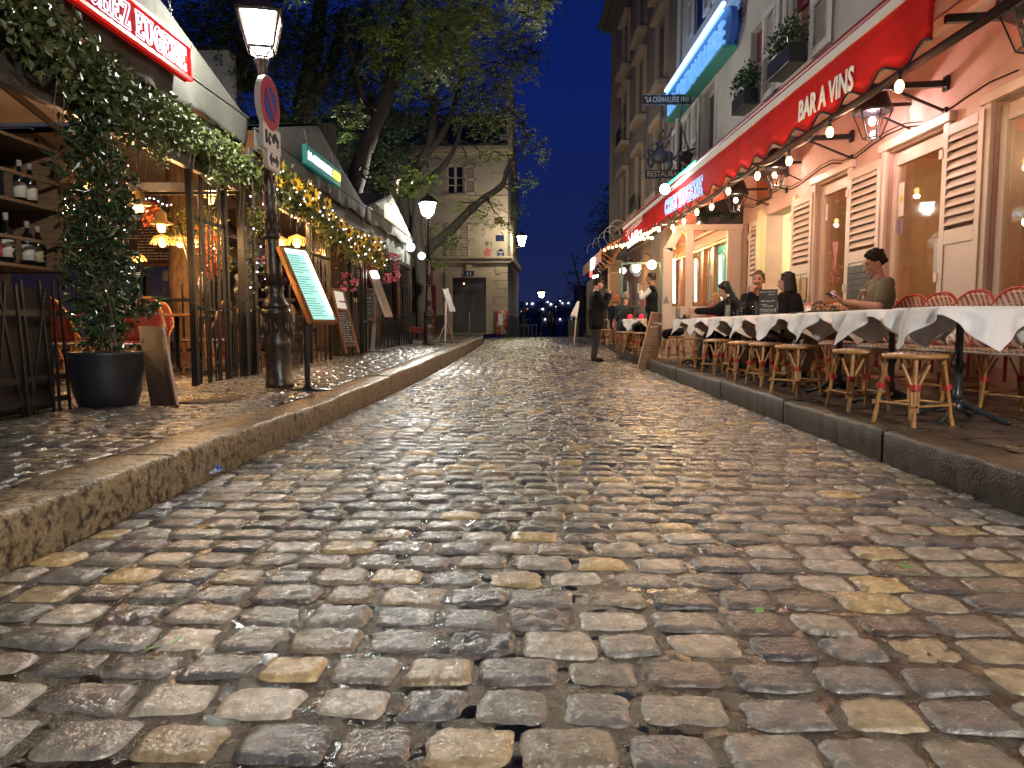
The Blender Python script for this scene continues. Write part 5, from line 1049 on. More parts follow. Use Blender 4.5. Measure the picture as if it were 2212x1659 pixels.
# ------------------------------------------------------------------ wall lanterns
m_lgl = glass('lantern_clear_glass', (1, .93, .9), .06)
def wall_lantern(loc, k, label, col, e_, glow):
    t = thing('wall_lantern', label, 'lantern', loc, rnd.uniform(.2, .6), 'black lanterns hanging along the restaurant front'); mb = MB(); n = 6; a, b = .19 * k, .085 * k; zt_, zb_ = 0, -.27 * k
    V = [[(r_ * math.cos(i * math.pi / 3), r_ * math.sin(i * math.pi / 3), z) for i in range(n)] for r_, z in ((a, zt_), (b, zb_))]
    for i in range(n): mb.beam(V[0][i], V[1][i], .012, .012); mb.beam(V[0][i], V[0][(i + 1) % n], .014, .014); mb.beam(V[1][i], V[1][(i + 1) % n], .012, .012)
    mb.obj('frame', m_black, t, False)
    mb = MB(); mb.add([tuple(Vector(p) * .97) for p in V[0]] + [tuple(Vector(p) * .97) for p in V[1]], [(i, (i + 1) % n, n + (i + 1) % n, n + i) for i in range(n)] + [tuple(range(n, 2 * n))]); mb.obj('glass', m_lgl, t, False)
    mb = MB(); mb.lathe((0, 0, 0), [(.20 * k, .0), (.205 * k, .015), (.17 * k, .10 * k), (.13 * k, .21 * k), (.05 * k, .29 * k), (0, .30 * k)], 18); mb.obj('hood', m_black, t, False)
    mb = MB(); mb.sphere((0, 0, -.09 * k), .034 * k, 0, (1, 1, 1.3), 10, 8); mb.obj('bulb', glow, t, False)
    l = plight('lantern_light', (0, 0, -.11 * k), e_, col, .035, t)
    Y = loc[1]; mb = MB(); ir = Matrix.Rotation(-t.rotation_euler[2], 3, 'Z')
    def W(x, y, z): return ir @ (Vector((x, y, z)) - Vector(loc))
    mb.beam(W(loc[0] - .35, Y + .05, loc[2] + .08), W(XF(Y) - .01, Y + .05, loc[2] + .1), .03, .035); mb.beam(W(loc[0] + .0, Y + .05, loc[2] + .03), W(XF(Y) - .01, Y + .05, loc[2] - .16), .018, .018); mb.span(W(loc[0] + .22, Y + .02, loc[2] - .35), W(loc[0] + .22, Y + .02, loc[2] - .35)) if False else None
    mb.obj('wall_bracket', m_black, t, False); return t
wall_lantern((3.66, 5.55, 3.20), 1.25, 'large black six sided lantern at the upper right corner', (1, .70, .54), 34, m_bulbw)
wall_lantern((3.60, 7.95, 3.10), 1.0, 'black six sided lantern with pinkish white bulb, second from the right', (1, .66, .66), 42, emitter('pinkish_bulb', (1, .8, .95), 70))
wall_lantern((3.52, 10.85, 3.14), 1.0, 'black six sided lantern, third from the right beside the gold frame', (1, .70, .60), 34, m_bulbw)
wall_lantern((3.32, 12.15, 3.0), 1.0, 'black six sided lantern, fourth from the right in front of the glazed screen', (1, .75, .6), 8, emitter('dim_bulb', (1, .8, .7), 12))
# ------------------------------------------------------------------ bulb string under the awning
bp = [(1942, 187), (1792, 286), (1704, 348), (1636, 380), (1573, 413), (1537, 447), (1505, 458), (1477, 478), (1453, 491), (1423, 495)]
bpos = []
for (x, y) in bp:
    d = ray(x, y); Yg = 8.0
    for _ in range(20): Yg = (AX(Yg) - .10) / d.x * d.y
    bpos.append(CP + d * (Yg / d.y))
bs = thing('bulb_string', 'string cable carrying the warm round bulbs under the red awning', 'cable', bpos[4]); mb = MB(); pts = []
for a_, b_ in zip(bpos[:-1], bpos[1:]):
    for i in range(6): q = Vector(a_).lerp(Vector(b_), i / 6); q.z += .12 - .05 * math.sin(math.pi * i / 6); pts.append(q)
mb.tube(pts, .006, 4); mb.obj('cable', m_black, bs)
for i, p in enumerate(bpos):
    t = thing('string_bulb', 'warm glowing bulb under the red awning, ' + ordn(i) + ' from the right', 'bulb', p, 0, 'warm bulbs strung under the red awning')
    mb = MB(); mb.lathe((0, 0, 0), [(0, -.048), (.02, -.043), (.034, -.015), (.035, .01), (.026, .035), (.014, .048)], 14); mb.obj('bulb', m_bulbw, t, False); mb = MB(); mb.lathe((0, 0, 0), [(.015, .045), (.017, .11), (.008, .12)], 10); mb.obj('socket', m_black, t, False)
    plight('bulb_light', (0, 0, -.07), 9, (1, .60, .30), .03, t)
# ================================================================== house number 11 across the end of the street
HY = 37.0
def hp(x, y, off=0.0): return atY(x, y, HY - off)
m_hw = mat('pale_house_render', (0.36, 0.30, 0.235), 0.85, col2=(0.46, 0.385, 0.30), scale=.55, bump=.2, bscale=4, lo=.3)
m_hstone = mat('house_stone', (0.42, 0.35, 0.25), .8, col2=(.50, .42, .31), scale=1.2, bump=.2, bscale=6)
m_plinth = mat('dark_plinth', (0.055, 0.052, 0.05), .8, col2=(.08, .075, .07), scale=2)
m_hroof = mat('dark_tiles', (0.012, 0.012, 0.016), .7, bump=.6, bscale=5)
gz = .40
hx1 = hp(1096, 600).x; h11 = thing('corner_house', 'pale three storey corner house numbered 11 closing the street on the left', 'house', (hx1 - 5, HY, gz))
ez = hp(1090, 318).z; cz = hp(1000, 558).z; SXB = hx1 + .32
def hx(x): return hp(x, 600).x
def hz(y): return hp(1000, y).z
dr = (hx(977), hx(1050), gz, hz(600)); w_up = (hx(967), hx(1003), hz(420), hz(357)); w_lo = (hx(966), hx(1014), hz(562), hz(482)); w_lit = (hx(856), hx(897), hz(419), hz(384))
w_a = (hx(800), hx(836), hz(420), hz(357)); 
hs = [dr, w_up, w_lit, w_lo]
def hwall(mb, hs, x0, x1, z0, z1, th=.3, m=0):
    cuts = sorted(set([x0, x1] + [h[0] for h in hs] + [h[1] for h in hs])); 
    for a, b in zip(cuts[:-1], cuts[1:]):
        if a < x0 or b > x1: continue
        hh = sorted([h for h in hs if h[0] <= a + 1e-4 and h[1] >= b - 1e-4 and h[3] > z0 and h[2] < z1], key=lambda h: h[2]); z = z0
        for h in hh:
            if h[2] > z: mb.span((a, HY, z), (b, HY + th, h[2]), m)
            z = h[3]
        if z < z1: mb.span((a, HY, z), (b, HY + th, z1), m)
HX0 = -26.0
mb = MB(); hwall(mb, hs, HX0, hx1, gz, ez); mb.obj('front_wall', m_hw, h11)
mb = MB(); vs = [(hx1, HY), (SXB, 47.5), (SXB - .3, 47.5), (hx1 - .3, HY + .3)]
mb.add([(x, y, -2.0) for x, y in vs] + [(x, y, ez) for x, y in vs], [(0, 1, 5, 4), (1, 2, 6, 5), (2, 3, 7, 6), (3, 0, 4, 7), (4, 5, 6, 7)]); mb.obj('side_wall', m_hw, h11)
rz_ = hp(1090, 211).z
mb = MB(); mb.add([(HX0, HY - .3, ez + .05), (hx1 + .02, HY - .3, ez + .05), (hx1 + .05, HY + 5, rz_ + .6), (HX0, HY + 5, rz_ + .6), (HX0, HY + 11, ez), (hx1 + .3, HY + 11, ez)], [(0, 1, 2, 3), (3, 2, 5, 4)]); mb.obj('roof', m_hroof, h11, solid=.1)
mb = MB(); mb.span((hx(1096) - .05, HY + .1, ez - .2), (hx(1107), HY + 7, rz_ + .9)); mb.obj('party_wall', m_hw, h11); mb = MB(); mb.span((hx(1080), HY + .2, ez), (hx(1096), HY + 1.2, ez + .7)); mb.obj('chimney', m_hw, h11)
mb = MB(); mb.span((HX0, HY - .32, ez - .22), (hx1 + .1, HY, ez + .02)); mb.span((HX0, HY - .2, ez - .36), (hx1 + .06, HY, ez - .22)); mb.obj('eaves_cornice', m_hstone, h11, bevel=.03)
mb = MB(); mb.span((hx(905), HY - .30, cz - .05), (hx1 + .3, HY, cz + .08)); mb.span((hx(905), HY - .18, cz - .25), (hx1 + .18, HY, cz - .05)); vs = [(hx1 + .3, HY - .3), (SXB + .3, 44), (SXB, 44), (hx1, HY - .0)]
mb.add([(x, y, cz - .2) for x, y in vs] + [(x, y, cz + .08) for x, y in vs], [(0, 1, 5, 4), (1, 2, 6, 5), (2, 3, 7, 6), (3, 0, 4, 7), (4, 5, 6, 7), (3, 2, 1, 0)]); mb.obj('string_cornice', m_hstone, h11, bevel=.02)
mb = MB(); mb.span((HX0, HY - .04, hz(427)), (hx1 + .02, HY - .002, hz(424))); mb.obj('sill_band', m_hstone, h11)
pz = hz(681)
mb = MB(); mb.span((hx(943), HY - .05, gz), (dr[0] - .42, HY - .004, pz)); mb.span((dr[1] + .42, HY - .05, gz), (hx1 + .05, HY - .004, pz)); mb.add([(hx1 + .05, HY - .05, -2), (SXB + .05, 47, -2), (SXB + .05, 47, pz), (hx1 + .05, HY - .05, pz)], [(0, 1, 2, 3)]); mb.obj('plinth', m_plinth, h11)
mb = MB()   # faint quoin joints and blocks of dressed stone on the ground floor
for i, z in enumerate(np.arange(pz + .1, cz - .4, .42)):
    mb.span((hx1 - (.55 if i % 2 else .9), HY - .018, z), (hx1 + .02, HY - .003, z + .39))
mb.obj('corner_stones', m_hstone, h11, bevel=.01)
mb = MB()
for i, z in enumerate(np.arange(cz + .5, ez - .6, .55)): mb.span((hx1 - (.5 if i % 2 else .8), HY - .015, z), (hx1 + .02, HY - .003, z + .5))
mb.obj('upper_corner_stones', m_hw, h11, bevel=.01)
mb = MB(); s_ = .36; mb.span((dr[0] - s_, HY - .06, gz), (dr[0], HY - .003, dr[3] + .3)); mb.span((dr[1], HY - .06, gz), (dr[1] + s_, HY - .003, dr[3] + .3)); mb.span((dr[0], HY - .06, dr[3]), (dr[1], HY - .003, dr[3] + .3)); mb.span((dr[0] + .72, HY - .10, dr[3]), (dr[1] - .72, HY - .061, dr[3] + .75)); mb.obj('door_surround', m_hstone, h11, bevel=.01)
md = mat('dark_oak_door', (.022, .013, .009), .45, col2=(.035, .02, .012), scale=4); mb = MB(); mb.span((dr[0], HY + .12, gz), (dr[1], HY + .17, dr[3])); door = mb.obj('double_door', md, h11)
mb = MB(); cx = (dr[0] + dr[1]) / 2; tz = dr[3] - .62
for a, b in ((dr[0] + .12, cx - .06), (cx + .06, dr[1] - .12)):
    for z0, z1 in ((gz + .15, gz + 1.0), (gz + 1.15, tz - .15)):
        for q in ((a, z0, b, z0 + .05), (a, z1 - .05, b, z1), (a, z0, a + .05, z1), (b - .05, z0, b, z1)): mb.span((q[0], HY + .09, q[1]), (q[2], HY + .12, q[3]))
mb.span((dr[0], HY + .05, tz - .06), (dr[1], HY + .12, tz + .04)); mb.obj('door_mouldings', md, door)
mb = MB(); mb.span((cx - .01, HY + .10, gz + .1), (cx + .01, HY + .118, gz + 1.15)); mb.obj('bright_strip', mat('worn_metal', (.35, .32, .28), .4, metal=.6), door)
mb = MB(); mb.span((dr[0] + .15, HY + .10, tz + .12), (cx - .1, HY + .115, dr[3] - .12)); mb.span((cx + .1, HY + .10, tz + .12), (dr[1] - .15, HY + .115, dr[3] - .12)); mb.obj('transom_pane', mat('lavender_glass', (.06, .05, .07), .1), door)
mb = MB(); mb.sphere((cx - .28, HY + .09, dr[3] - .3), .03, n=8, k=6); mb.obj('reflected_lamp', emitter('tiny_orange', (1, .5, .1), 8), door)
mb = MB(); mb.span((dr[0] - .3, HY - .35, gz - .05), (dr[1] + .3, HY + .1, gz + .07)); mb.obj('door_step', m_hstone, h11, bevel=.01)
t = thing('number_plate', 'dark enamel number plate 11 above the double door', 'number plate', (cx, HY - .12, hz(594))); mb = MB(); mb.span((cx - .26, HY - .135, hz(597)), (cx + .26, HY - .105, hz(586))); mb.obj('plate', mat('navy_enamel', (.01, .02, .08), .3), t, bevel=.02); text('11', (cx - .1, HY - .137, hz(595.5)), (cx + .1, HY - .137, hz(595.5)), .17, m_white, parent=t, normal=(0, -1, 0), bold=.02)
def hwindow(h, label, shut=0, lit=None, closed=False):
    x0, x1, z0, z1 = h; fr = MB(); e = .07
    for q in ((x0, z0, x0 + e, z1), (x1 - e, z0, x1, z1), (x0, z0, x1, z0 + e), (x0, z1 - e, x1, z1), ((x0 + x1) / 2 - .06, z0, (x0 + x1) / 2 + .06, z1), (x0, (z0 + z1) / 2 + .1, x1, (z0 + z1) / 2 + .14), (x0, z0 + .45, x1, z0 + .49)): fr.span((q[0], HY + .08, q[1]), (q[2], HY + .14, q[3]))
    f_ = fr.obj('window_frame', m_trim, h11, label=label); mb = MB(); mb.span((x0, HY + .15, z0), (x1, HY + .17, z1)); mb.obj('pane', lit or m_dglass, f_)
    mb = MB(); mb.span((x0 - .1, HY - .10, z0 - .1), (x1 + .1, HY + .1, z0)); mb.obj('sill', m_hstone, h11)
def hshut(x0, x1, z0, z1, label):
    t = thing('shutter', label, 'shutter', (x0, HY - .05, z0), 0, 'shutters of the corner house'); mb = MB(); e = .07
    for q in ((x0, z0, x0 + e, z1), (x1 - e, z0, x1, z1), (x0, z0, x1, z0 + e), (x0, z1 - e, x1, z1), (x0, (z0 + z1) / 2 - .05, x1, (z0 + z1) / 2 + .05)): mb.span((q[0], HY - .07, q[1]), (q[2], HY - .02, q[3]))
    mb.obj('frame', m_trim, t); mb = MB(); n = int((z1 - z0) / .085)
    for i in range(n): z = z0 + .08 + (z1 - z0 - .16) * i / n; mb.prism([(x0 + e, HY - .022, z + .05), (x1 - e, HY - .022, z + .05), (x1 - e, HY - .065, z), (x0 + e, HY - .065, z)], (0, 0, .014))
    mb.obj('louvres', m_trim, t)
hwindow(w_up, 'upper window with dark panes'); hshut(w_up[1] + .05, hx(1029), w_up[2], w_up[3], 'open shutter right of the upper window of number 11')
hwindow(w_lit, 'lit window behind the tree trunk', lit=emitter('lit_window', (1.0, .8, .62), 1.6)); hshut(hx(829), hx(853), w_lit[2] - .1, w_lit[3] + .5, 'shutter left of the lit window'); 
hwindow(w_lo, 'lower window behind closed shutters'); m_ = (w_lo[0] + w_lo[1]) / 2; hshut(w_lo[0] - .02, m_ - .01, w_lo[2], w_lo[3], 'left leaf of the closed shutters above the door of number 11'); hshut(m_ + .01, w_lo[1] + .02, w_lo[2], w_lo[3], 'right leaf of the closed shutters above the door of number 11')
hwindow(w_a, 'upper left window hidden by leaves'); hshut(w_a[0] - .9, w_a[0] - .05, w_a[2], w_a[3], 'shutter of the far left upper window of number 11')
for x_ in (-14.5, -19.0, -23): 
    h = (x_, x_ + 1.1, hz(420), hz(357)); hshut(h[0], h[0] + .54, h[2], h[3], 'closed shutter leaf on the dark left part of the house, at ' + ('the first' if x_ == -14.5 else 'the second' if x_ == -19 else 'the third') + ' window'); 
# plaques and street name
def plaque(x0, y0, x1, y1, m, label, txt=None, tm=None, nm='plaque', arch=False, cat='plaque'):
    a = hp(x0, y1, .03); b = hp(x1, y0, .03); t = thing(nm, label, cat, (a.x, HY, a.z)); mb = MB(); mb.span((a.x, HY - .05, a.z), (b.x, HY - .022, b.z))
    if arch: mb.prism([((a.x + b.x) / 2 + (b.x - a.x) * .38 * math.cos(k * math.pi / 8), HY - .05, b.z + (b.x - a.x) * .28 * math.sin(k * math.pi / 8)) for k in range(9)], (0, .028, 0))
    mb.obj('plate', m, t, bevel=.006)
    if txt:
        n = len(txt)
        for i, s in enumerate(txt):
            z = b.z - (b.z - a.z) * (i + .82) / n; hh = (b.z - a.z) / n * .62; c = (a.x + b.x) / 2; wd = (b.x - a.x) * (.8 if len(s) > 3 else .3); text(s, (c - wd / 2, HY - .052, z), (c + wd / 2, HY - .052, z), hh, tm or m_white, parent=t, normal=(0, -1, 0), bold=.015)
    return t
mnv = mat('navy_enamel'); plaque(1075, 542, 1089, 559, mnv, 'navy blue street name plaque reading PLACE DU TERTRE', ['PLACE', 'DU', 'TERTRE'], m_white, 'street_name_plaque', True, 'street sign')
plaque(1072, 508, 1089, 521, mnv, 'small dark blue tile plaque above the street name plaque'); plaque(1069, 470, 1085, 484, mat('framed_green', (.03, .06, .03), .5), 'small green and red framed panel higher on the corner of number 11')
mb = MB(); a = hp(1085, 477, .06); mb.span((a.x - .38, HY - .06, a.z - .07), (a.x - .08, HY - .052, a.z + .07)); mb.top('painted_panel', mat('dull_red_paint', (.3, .04, .03), .6), 'dull red patch in the green framed panel', 'panel')
for x, y, r_, m, lb in ((1054, 545, 11, mat('faded_coral', (.5, .14, .12), .7), 'pink red star shaped paste up on the wall of number 11'), (1067, 552, 9, mat('pale_pasteup', (.42, .38, .33), .7), 'pale paste up low beside the street name plaque'), (1065, 526, 7, mat('grey_pasteup', (.15, .14, .13), .7), 'dark grey paste up under the blue tile plaque'), (1052, 526, 6, mat('grey_pasteup'), 'small dark paste up left of the others')):
    c = hp(x, y, .01); k_ = r_ / 1535 * HY; q = random.Random(int(x)); mb = MB(); n = 11; mb.prism([(c.x + k_ * (1 if i % 2 else .62) * q.uniform(.8, 1.1) * math.cos(i * 2 * math.pi / n), HY - .014, c.z + k_ * (1 if i % 2 else .7) * math.sin(i * 2 * math.pi / n)) for i in range(n)], (0, .01, 0)); mb.top('paste_up', m, lb, 'street art')
plaque(1071, 579, 1082, 592, m_hstone, 'round ventilation grille beside the top of the doorway', nm='vent_grille', cat='vent'); plaque(1061, 642, 1066, 659, m_black, 'narrow black door entry panel right of the double door', nm='intercom', cat='intercom')
# red and white wrapped drain / bollard by the corner
c = hp(1083, 719); t = thing('wrapped_pillar', 'short pillar wrapped in orange red tape standing at the corner of number 11', 'pillar', (c.x, HY - .4, gz)); mb = MB(); mb.lathe((0, 0, 0), [(.34, 0), (.32, .35), (.36, .4), (.38, 1.05), (.33, 1.2), (.25, 1.22)], 8); mb.obj('body', mat('tape_red', (.5, .10, .05), .6, col2=(.55, .42, .33), scale=4, lo=.5, hi=.55), t, False); mb = MB(); mb.span((-.12, -.4, .5), (.12, -.36, 1.05)); mb.obj('notice', m_white, t, False)
# wall lamp on the side of the house
lp_ = atY(1127, 519, 40.5); t = thing('wall_lamp', 'lit lantern on an iron wall bracket at the corner of number 11', 'lantern', lp_); mb = MB(); k = 1.0
mb.lathe(lp_, [(.13, -.3), (.26, .22)], 4, 0, False); mb.obj('glass', m_yel, t); mb = MB(); mb.lathe(lp_, [(.3, .23), (.12, .38), (.03, .52), (0, .55)], 8); mb.tube([(SXB - .1, 40.5, lp_.z - .42), (lp_.x, 40.5, lp_.z - .42), (lp_.x, 40.5, lp_.z - .3)], .03, 6); mb.tube([(SXB - .1, 40.5, lp_.z - 1.1), (lp_.x - .5, 40.5, lp_.z - .9), (lp_.x - .3, 40.5, lp_.z - .44)], .018, 5); mb.obj('bracket', m_black, t)
plight('wall_lamp_light', (lp_.x - .1, 35.6, lp_.z), 110, (1, .87, .62), .2, None).name = 'wall_lamp_light'
# red shopfront on the left part of the house
rs = thing('red_shopfront', 'dark red wooden shopfront reading LE MONTMARTRE seen through the terraces', 'shopfront', (hx(800), HY - .3, gz)); mrs = mat('oxblood_paint', (.20, .022, .028), .45, col2=(.15, .016, .02), scale=2)
xa, xb = hx(330), hx(936); zt_ = hz(583)
mb = MB(); mb.span((xa, HY - .35, zt_ - .8), (xb, HY - .02, zt_)); mb.span((xa - .1, HY - .5, zt_), (xb + .15, HY - .02, zt_ + .14)); mb.span((xa, HY - .3, gz), (xb, HY - .02, gz + .75)); mb.obj('fascia', mrs, rs, bevel=.02)
mb = MB()
for i in range(9): x = xa + (xb - xa) * i / 8; mb.span((x - .16, HY - .38, gz), (x + .16, HY - .02, zt_ - .8))
mb.obj('pilasters', mrs, rs, bevel=.02)
mb = MB()
for i in range(8): x = xa + (xb - xa) * i / 8 + .2; x2 = xa + (xb - xa) * (i + 1) / 8 - .2; mb.span((x, HY - .2, gz + .75), (x2, HY - .17, zt_ - .85))
mb.obj('shop_windows', m_dglass, rs); mb = MB()
for i in range(8): x = xa + (xb - xa) * (i + .5) / 8; mb.span((x - .04, HY - .25, gz + .75), (x + .04, HY - .2, zt_ - .8))
mb.obj('window_bars', mrs, rs)
text('LE MONTMARTRE', (hx(592), HY - .352, hz(612)), (hx(764), HY - .352, hz(612)), .30, mat('cream_letters', (.6, .5, .42), .6), parent=rs, normal=(0, -1, 0), bold=.005)
# pale building with red door far left (seen through the first terrace)
pb = thing('pale_building', 'pale stone building with dark red door across the square, seen through the nearest terrace', 'building', (-11.5, 20.5, .36)); mb = MB(); mb.span((-30, 20.5, .36), (-8.7, 21, 8.6)); mb.obj('wall', mat('square_wall', (.38, .37, .33), .8, col2=(.46, .44, .38), scale=1.5), pb)
mb = MB(); mb.span((-30, 20.4, 2.95), (-8.6, 20.6, 3.15)); mb.span((-30, 20.42, 2.6), (-8.65, 20.5, 2.68)); mb.obj('cornice', m_hstone, pb, bevel=.02); mb = MB(); mb.span((-10.4, 20.42, .4), (-8.75, 20.5, 2.45)); mb.obj('red_door', mrs, pb); mb = MB(); mb.span((-30, 20.4, 8.6), (-8.6, 24, 8.7)); mb.obj('roof', m_hroof, pb)
# menu blackboard hanging in the first terrace
def board(name, label, c, w_, h_, ang, m, lean=0, cat='blackboard', rows=10, seed=1, fr=m_woodr, th=.02, chalk=m_chalk, cth=.006, cols=1):
    t = thing(name, label, cat, c, ang); mb = MB(); M = Matrix.Rotation(lean, 3, 'X')
    def T(p): return M @ Vector(p)
    mb.add([T(p) for p in [(-w_ / 2, 0, 0), (w_ / 2, 0, 0), (w_ / 2, th, 0), (-w_ / 2, th, 0), (-w_ / 2, 0, h_), (w_ / 2, 0, h_), (w_ / 2, th, h_), (-w_ / 2, th, h_)]], [(3, 2, 1, 0), (4, 5, 6, 7), (0, 1, 5, 4), (1, 2, 6, 5), (2, 3, 7, 6), (3, 0, 4, 7)]); mb.obj('panel', m, t, False)
    mb = MB(); b_ = .018
    for a, b in (((-w_ / 2, 0), (w_ / 2, 0)), ((-w_ / 2, h_), (w_ / 2, h_)), ((-w_ / 2, 0), (-w_ / 2, h_)), ((w_ / 2, 0), (w_ / 2, h_))): mb.beam(T((a[0], 0, a[1])), T((b[0], 0, b[1])), .03, .035, up=(0, 1, 0))
    mb.obj('frame', fr, t, False)
    if rows:
        mb = MB()
        for q in range(cols): scribble(mb, T((-w_ / 2 + .05 + (w_ - .06) * q / cols, -.006, h_ - .12)), (1, 0, 0), T((0, 0, 1)), (w_ - .1) / cols - (.04 if cols > 1 else 0), h_ - .16, rows, 0, seed + q, cth)
        mb.obj('writing', chalk, t, False)
    return t
board('menu_board', 'wide dark blackboard with columns of chalk writing at the back of the nearest terrace', (-6.7, 11.9, 1.85), 2.3, .75, 0, mat('brown_board', (.05, .025, .018), .6), rows=12, seed=4, cols=4, cth=.012)
# round sign seen from behind, on its pole
t = thing('road_sign', 'back of a round grey road sign on a pole beyond the nearest terrace', 'road sign', (-6.9, 13.6, .27)); mb = MB(); mb.lathe((0, 0, 0), [(.035, 0), (.035, 2.6)], 8); mb.obj('pole', m_steel, t, False); mb = MB(); mb.prism([(.26 * math.cos(k * .2618), -.05, 1.95 + .26 * math.sin(k * .2618)) for k in range(24)], (0, .02, 0)); mb.obj('disc', m_sgrey, t, False); mb = MB(); mb.span((-.26, -.05, 1.42), (.26, -.03, 1.62)); mb.obj('plate', m_sgrey, t, False)

# ================================================================== pendant lamps of the left terraces
m_shade = mat('brass_shade', (.5, .32, .10), .35, metal=.5); m_raf = mat('raffia', (.62, .34, .10), .6, emit=(1, .45, .1), estr=.25)
def pend(x, y, depth, kind, label, e_=5, k=1.0, cord=.6):
    p = atY(x, y, depth); t = thing('pendant_lamp', label, 'lamp', p, 0, 'lamps hanging in the left terraces')
    mb = MB(); mb.lathe((0, 0, 0), [(0, -.065 * k), (.028 * k, -.055 * k), (.04 * k, -.02 * k), (.03 * k, .03 * k), (.015 * k, .05 * k)], 10); mb.obj('bulb', m_bulb, t, False)
    if kind == 'brass':
        mb = MB(); mb.lathe((0, 0, 0), [(.105 * k, .015 * k), (.10 * k, .03 * k), (.055 * k, .05 * k), (.05 * k, .12 * k), (.02 * k, .14 * k), (0, .145 * k)], 16); mb.obj('shade', m_shade, t, False)
    else:
        mb = MB()
        for i in range(22):
            a = i * 2 * math.pi / 22; r1 = .13 * k * rnd.uniform(.85, 1.1); mb.beam((.015 * math.cos(a), .015 * math.sin(a), .085 * k), (.09 * k * math.cos(a), .09 * k * math.sin(a), .05 * k), .016 * k, .004); mb.beam((.09 * k * math.cos(a), .09 * k * math.sin(a), .05 * k), (r1 * math.cos(a), r1 * math.sin(a), -.03 * k), .012 * k, .004)
        mb.obj('raffia_shade', m_raf, t, False)
    mb = MB(); mb.tube([(0, 0, .08 * k), (0, 0, cord)], .005, 4); mb.obj('cord', m_black, t, False)
    plight('lamp_light', (0, 0, -.09 * k), e_, (1, .55, .22), .03, t); return t
for i, (x, y, d, kd, k_, lb) in enumerate(((301, 447, 7.2, 'brass', 1.15, 'brass lamp beside the upper part of the pot climber'), (349, 488, 8.6, 'brass', 1.25, 'brass lamp between the climber and the tall rod screen'), (455, 430, 8.9, 'brass', 1.1, 'brass lamp just right of the tall rod screen top'), (481, 478, 9.4, 'brass', .9, 'small brass lamp among leaves left of the street lamp'), (634, 458, 10.6, 'brass', 1.3, 'brass lamp under the sunflower garland'),
        (351, 522, 9.4, 'raf', 1.15, 'raffia fringe lamp left of the tree trunk'), (389, 523, 9.6, 'raf', 1.15, 'raffia fringe lamp in front of the tree trunk'), (425, 524, 9.8, 'raf', 1.0, 'raffia lamp seen through the rods'), (462, 528, 10.0, 'raf', 1.0, 'raffia lamp just right of the rods'), (607, 524, 11.5, 'raf', 1.1, 'raffia lamp beside the street lamp post'), (642, 523, 11.0, 'raf', 1.35, 'tall orange raffia lamp above the tilted lit menu'), (739, 545, 13.5, 'raf', 1.25, 'raffia lamp under the far end of the sunflower garland'), (665, 548, 14, 'raf', 1.0, 'small raffia lamp behind the tilted menu'), (700, 545, 14.4, 'raf', 1.0, 'small raffia lamp behind the tall rods'), (115, 527, 6.2, 'brass', .8, 'orange lamp at the end of the wine shelf'), (181, 400, 6.6, 'brass', .8, 'lamp glowing through the climber'), (300, 560, 9.9, 'raf', .8, 'low raffia lamp behind the climber'))):
    pend(x, y, d, kd, lb, 10 if kd == 'brass' else 7, k_)
for i, (x, y, d) in enumerate(((-5.0, 7.4, 2.6), (-5.4, 11.6, 2.8), (-5.4, 17, 2.8))): plight('terrace_light', (x, y, d), 11, (1, .58, .30), .15)
# globe lamps
def globe(p, r_, label, m=m_globe, arm=None, e_=16, grp='white globe lamps'):
    t = thing('globe_lamp', label, 'lamp', p, 0, grp); mb = MB(); mb.sphere(p, r_, n=20, k=14); mb.obj('globe', m, t)
    mb = MB(); mb.tube(arm or [(p[0], p[1], p[2] + r_), (p[0] - .05, p[1], p[2] + r_ + .12), (p[0] - .2, p[1], p[2] + r_ + .16), (p[0] - .26, p[1], p[2] + r_ - .05)], .012, 6); mb.obj('arm', m_black, t)
    return t
globe(atY(887, 534, 19.0), .115, 'white globe lamp at the corner of the pale far awning'); globe(atY(911, 553, 21.0), .105, 'white globe lamp just left of the far street lamp')

# ================================================================== menu stands and boards on the left pavement
def stand_panel(t, p, w_, h_, yaw, tilt, th, m_face, m_frame, emitface=True):
    M = Matrix.Rotation(yaw, 3, 'Z') @ Matrix.Rotation(tilt, 3, 'X'); p = Vector(p)
    def T(a, b, c): return p + M @ Vector((a, b, c))
    mb = MB(); vs = [T(x, y, z) for z in (0, h_) for x, y in ((-w_ / 2, -th / 2), (w_ / 2, -th / 2), (w_ / 2, th / 2), (-w_ / 2, th / 2))]
    mb.add(vs, [(3, 2, 1, 0), (4, 5, 6, 7), (0, 1, 5, 4), (1, 2, 6, 5), (2, 3, 7, 6), (3, 0, 4, 7)]); mb.obj('case', m_frame, t, bevel=.004)
    e = .025; mb = MB(); mb.add([T(-w_ / 2 + e, -th / 2 - .003, e), T(w_ / 2 - e, -th / 2 - .003, e), T(w_ / 2 - e, -th / 2 - .003, h_ - e), T(-w_ / 2 + e, -th / 2 - .003, h_ - e)], [(0, 1, 2, 3)]); mb.obj('menu_sheet', m_face, t)
    return T
sy_ = 6.95; bp_ = atZ(665, 843, zl(6.9)); t = thing('menu_stand', 'tilted brightly lit menu case on a round footed black pole beside the street lamp', 'menu stand', (bp_.x, bp_.y, zl(bp_.y)))
mb = MB(); mb.lathe((0, 0, 0), [(.24, 0), (.235, .012), (.06, .022), (.03, .05)], 32); mb.obj('foot', m_black, t, False); mb = MB(); mb.tube([(0, 0, .02), (0, 0, .74)], .027, 12); mb.tube([(0, 0, .42), (0, 0, .44)], .031, 12); mb.obj('pole', m_black, t, False)
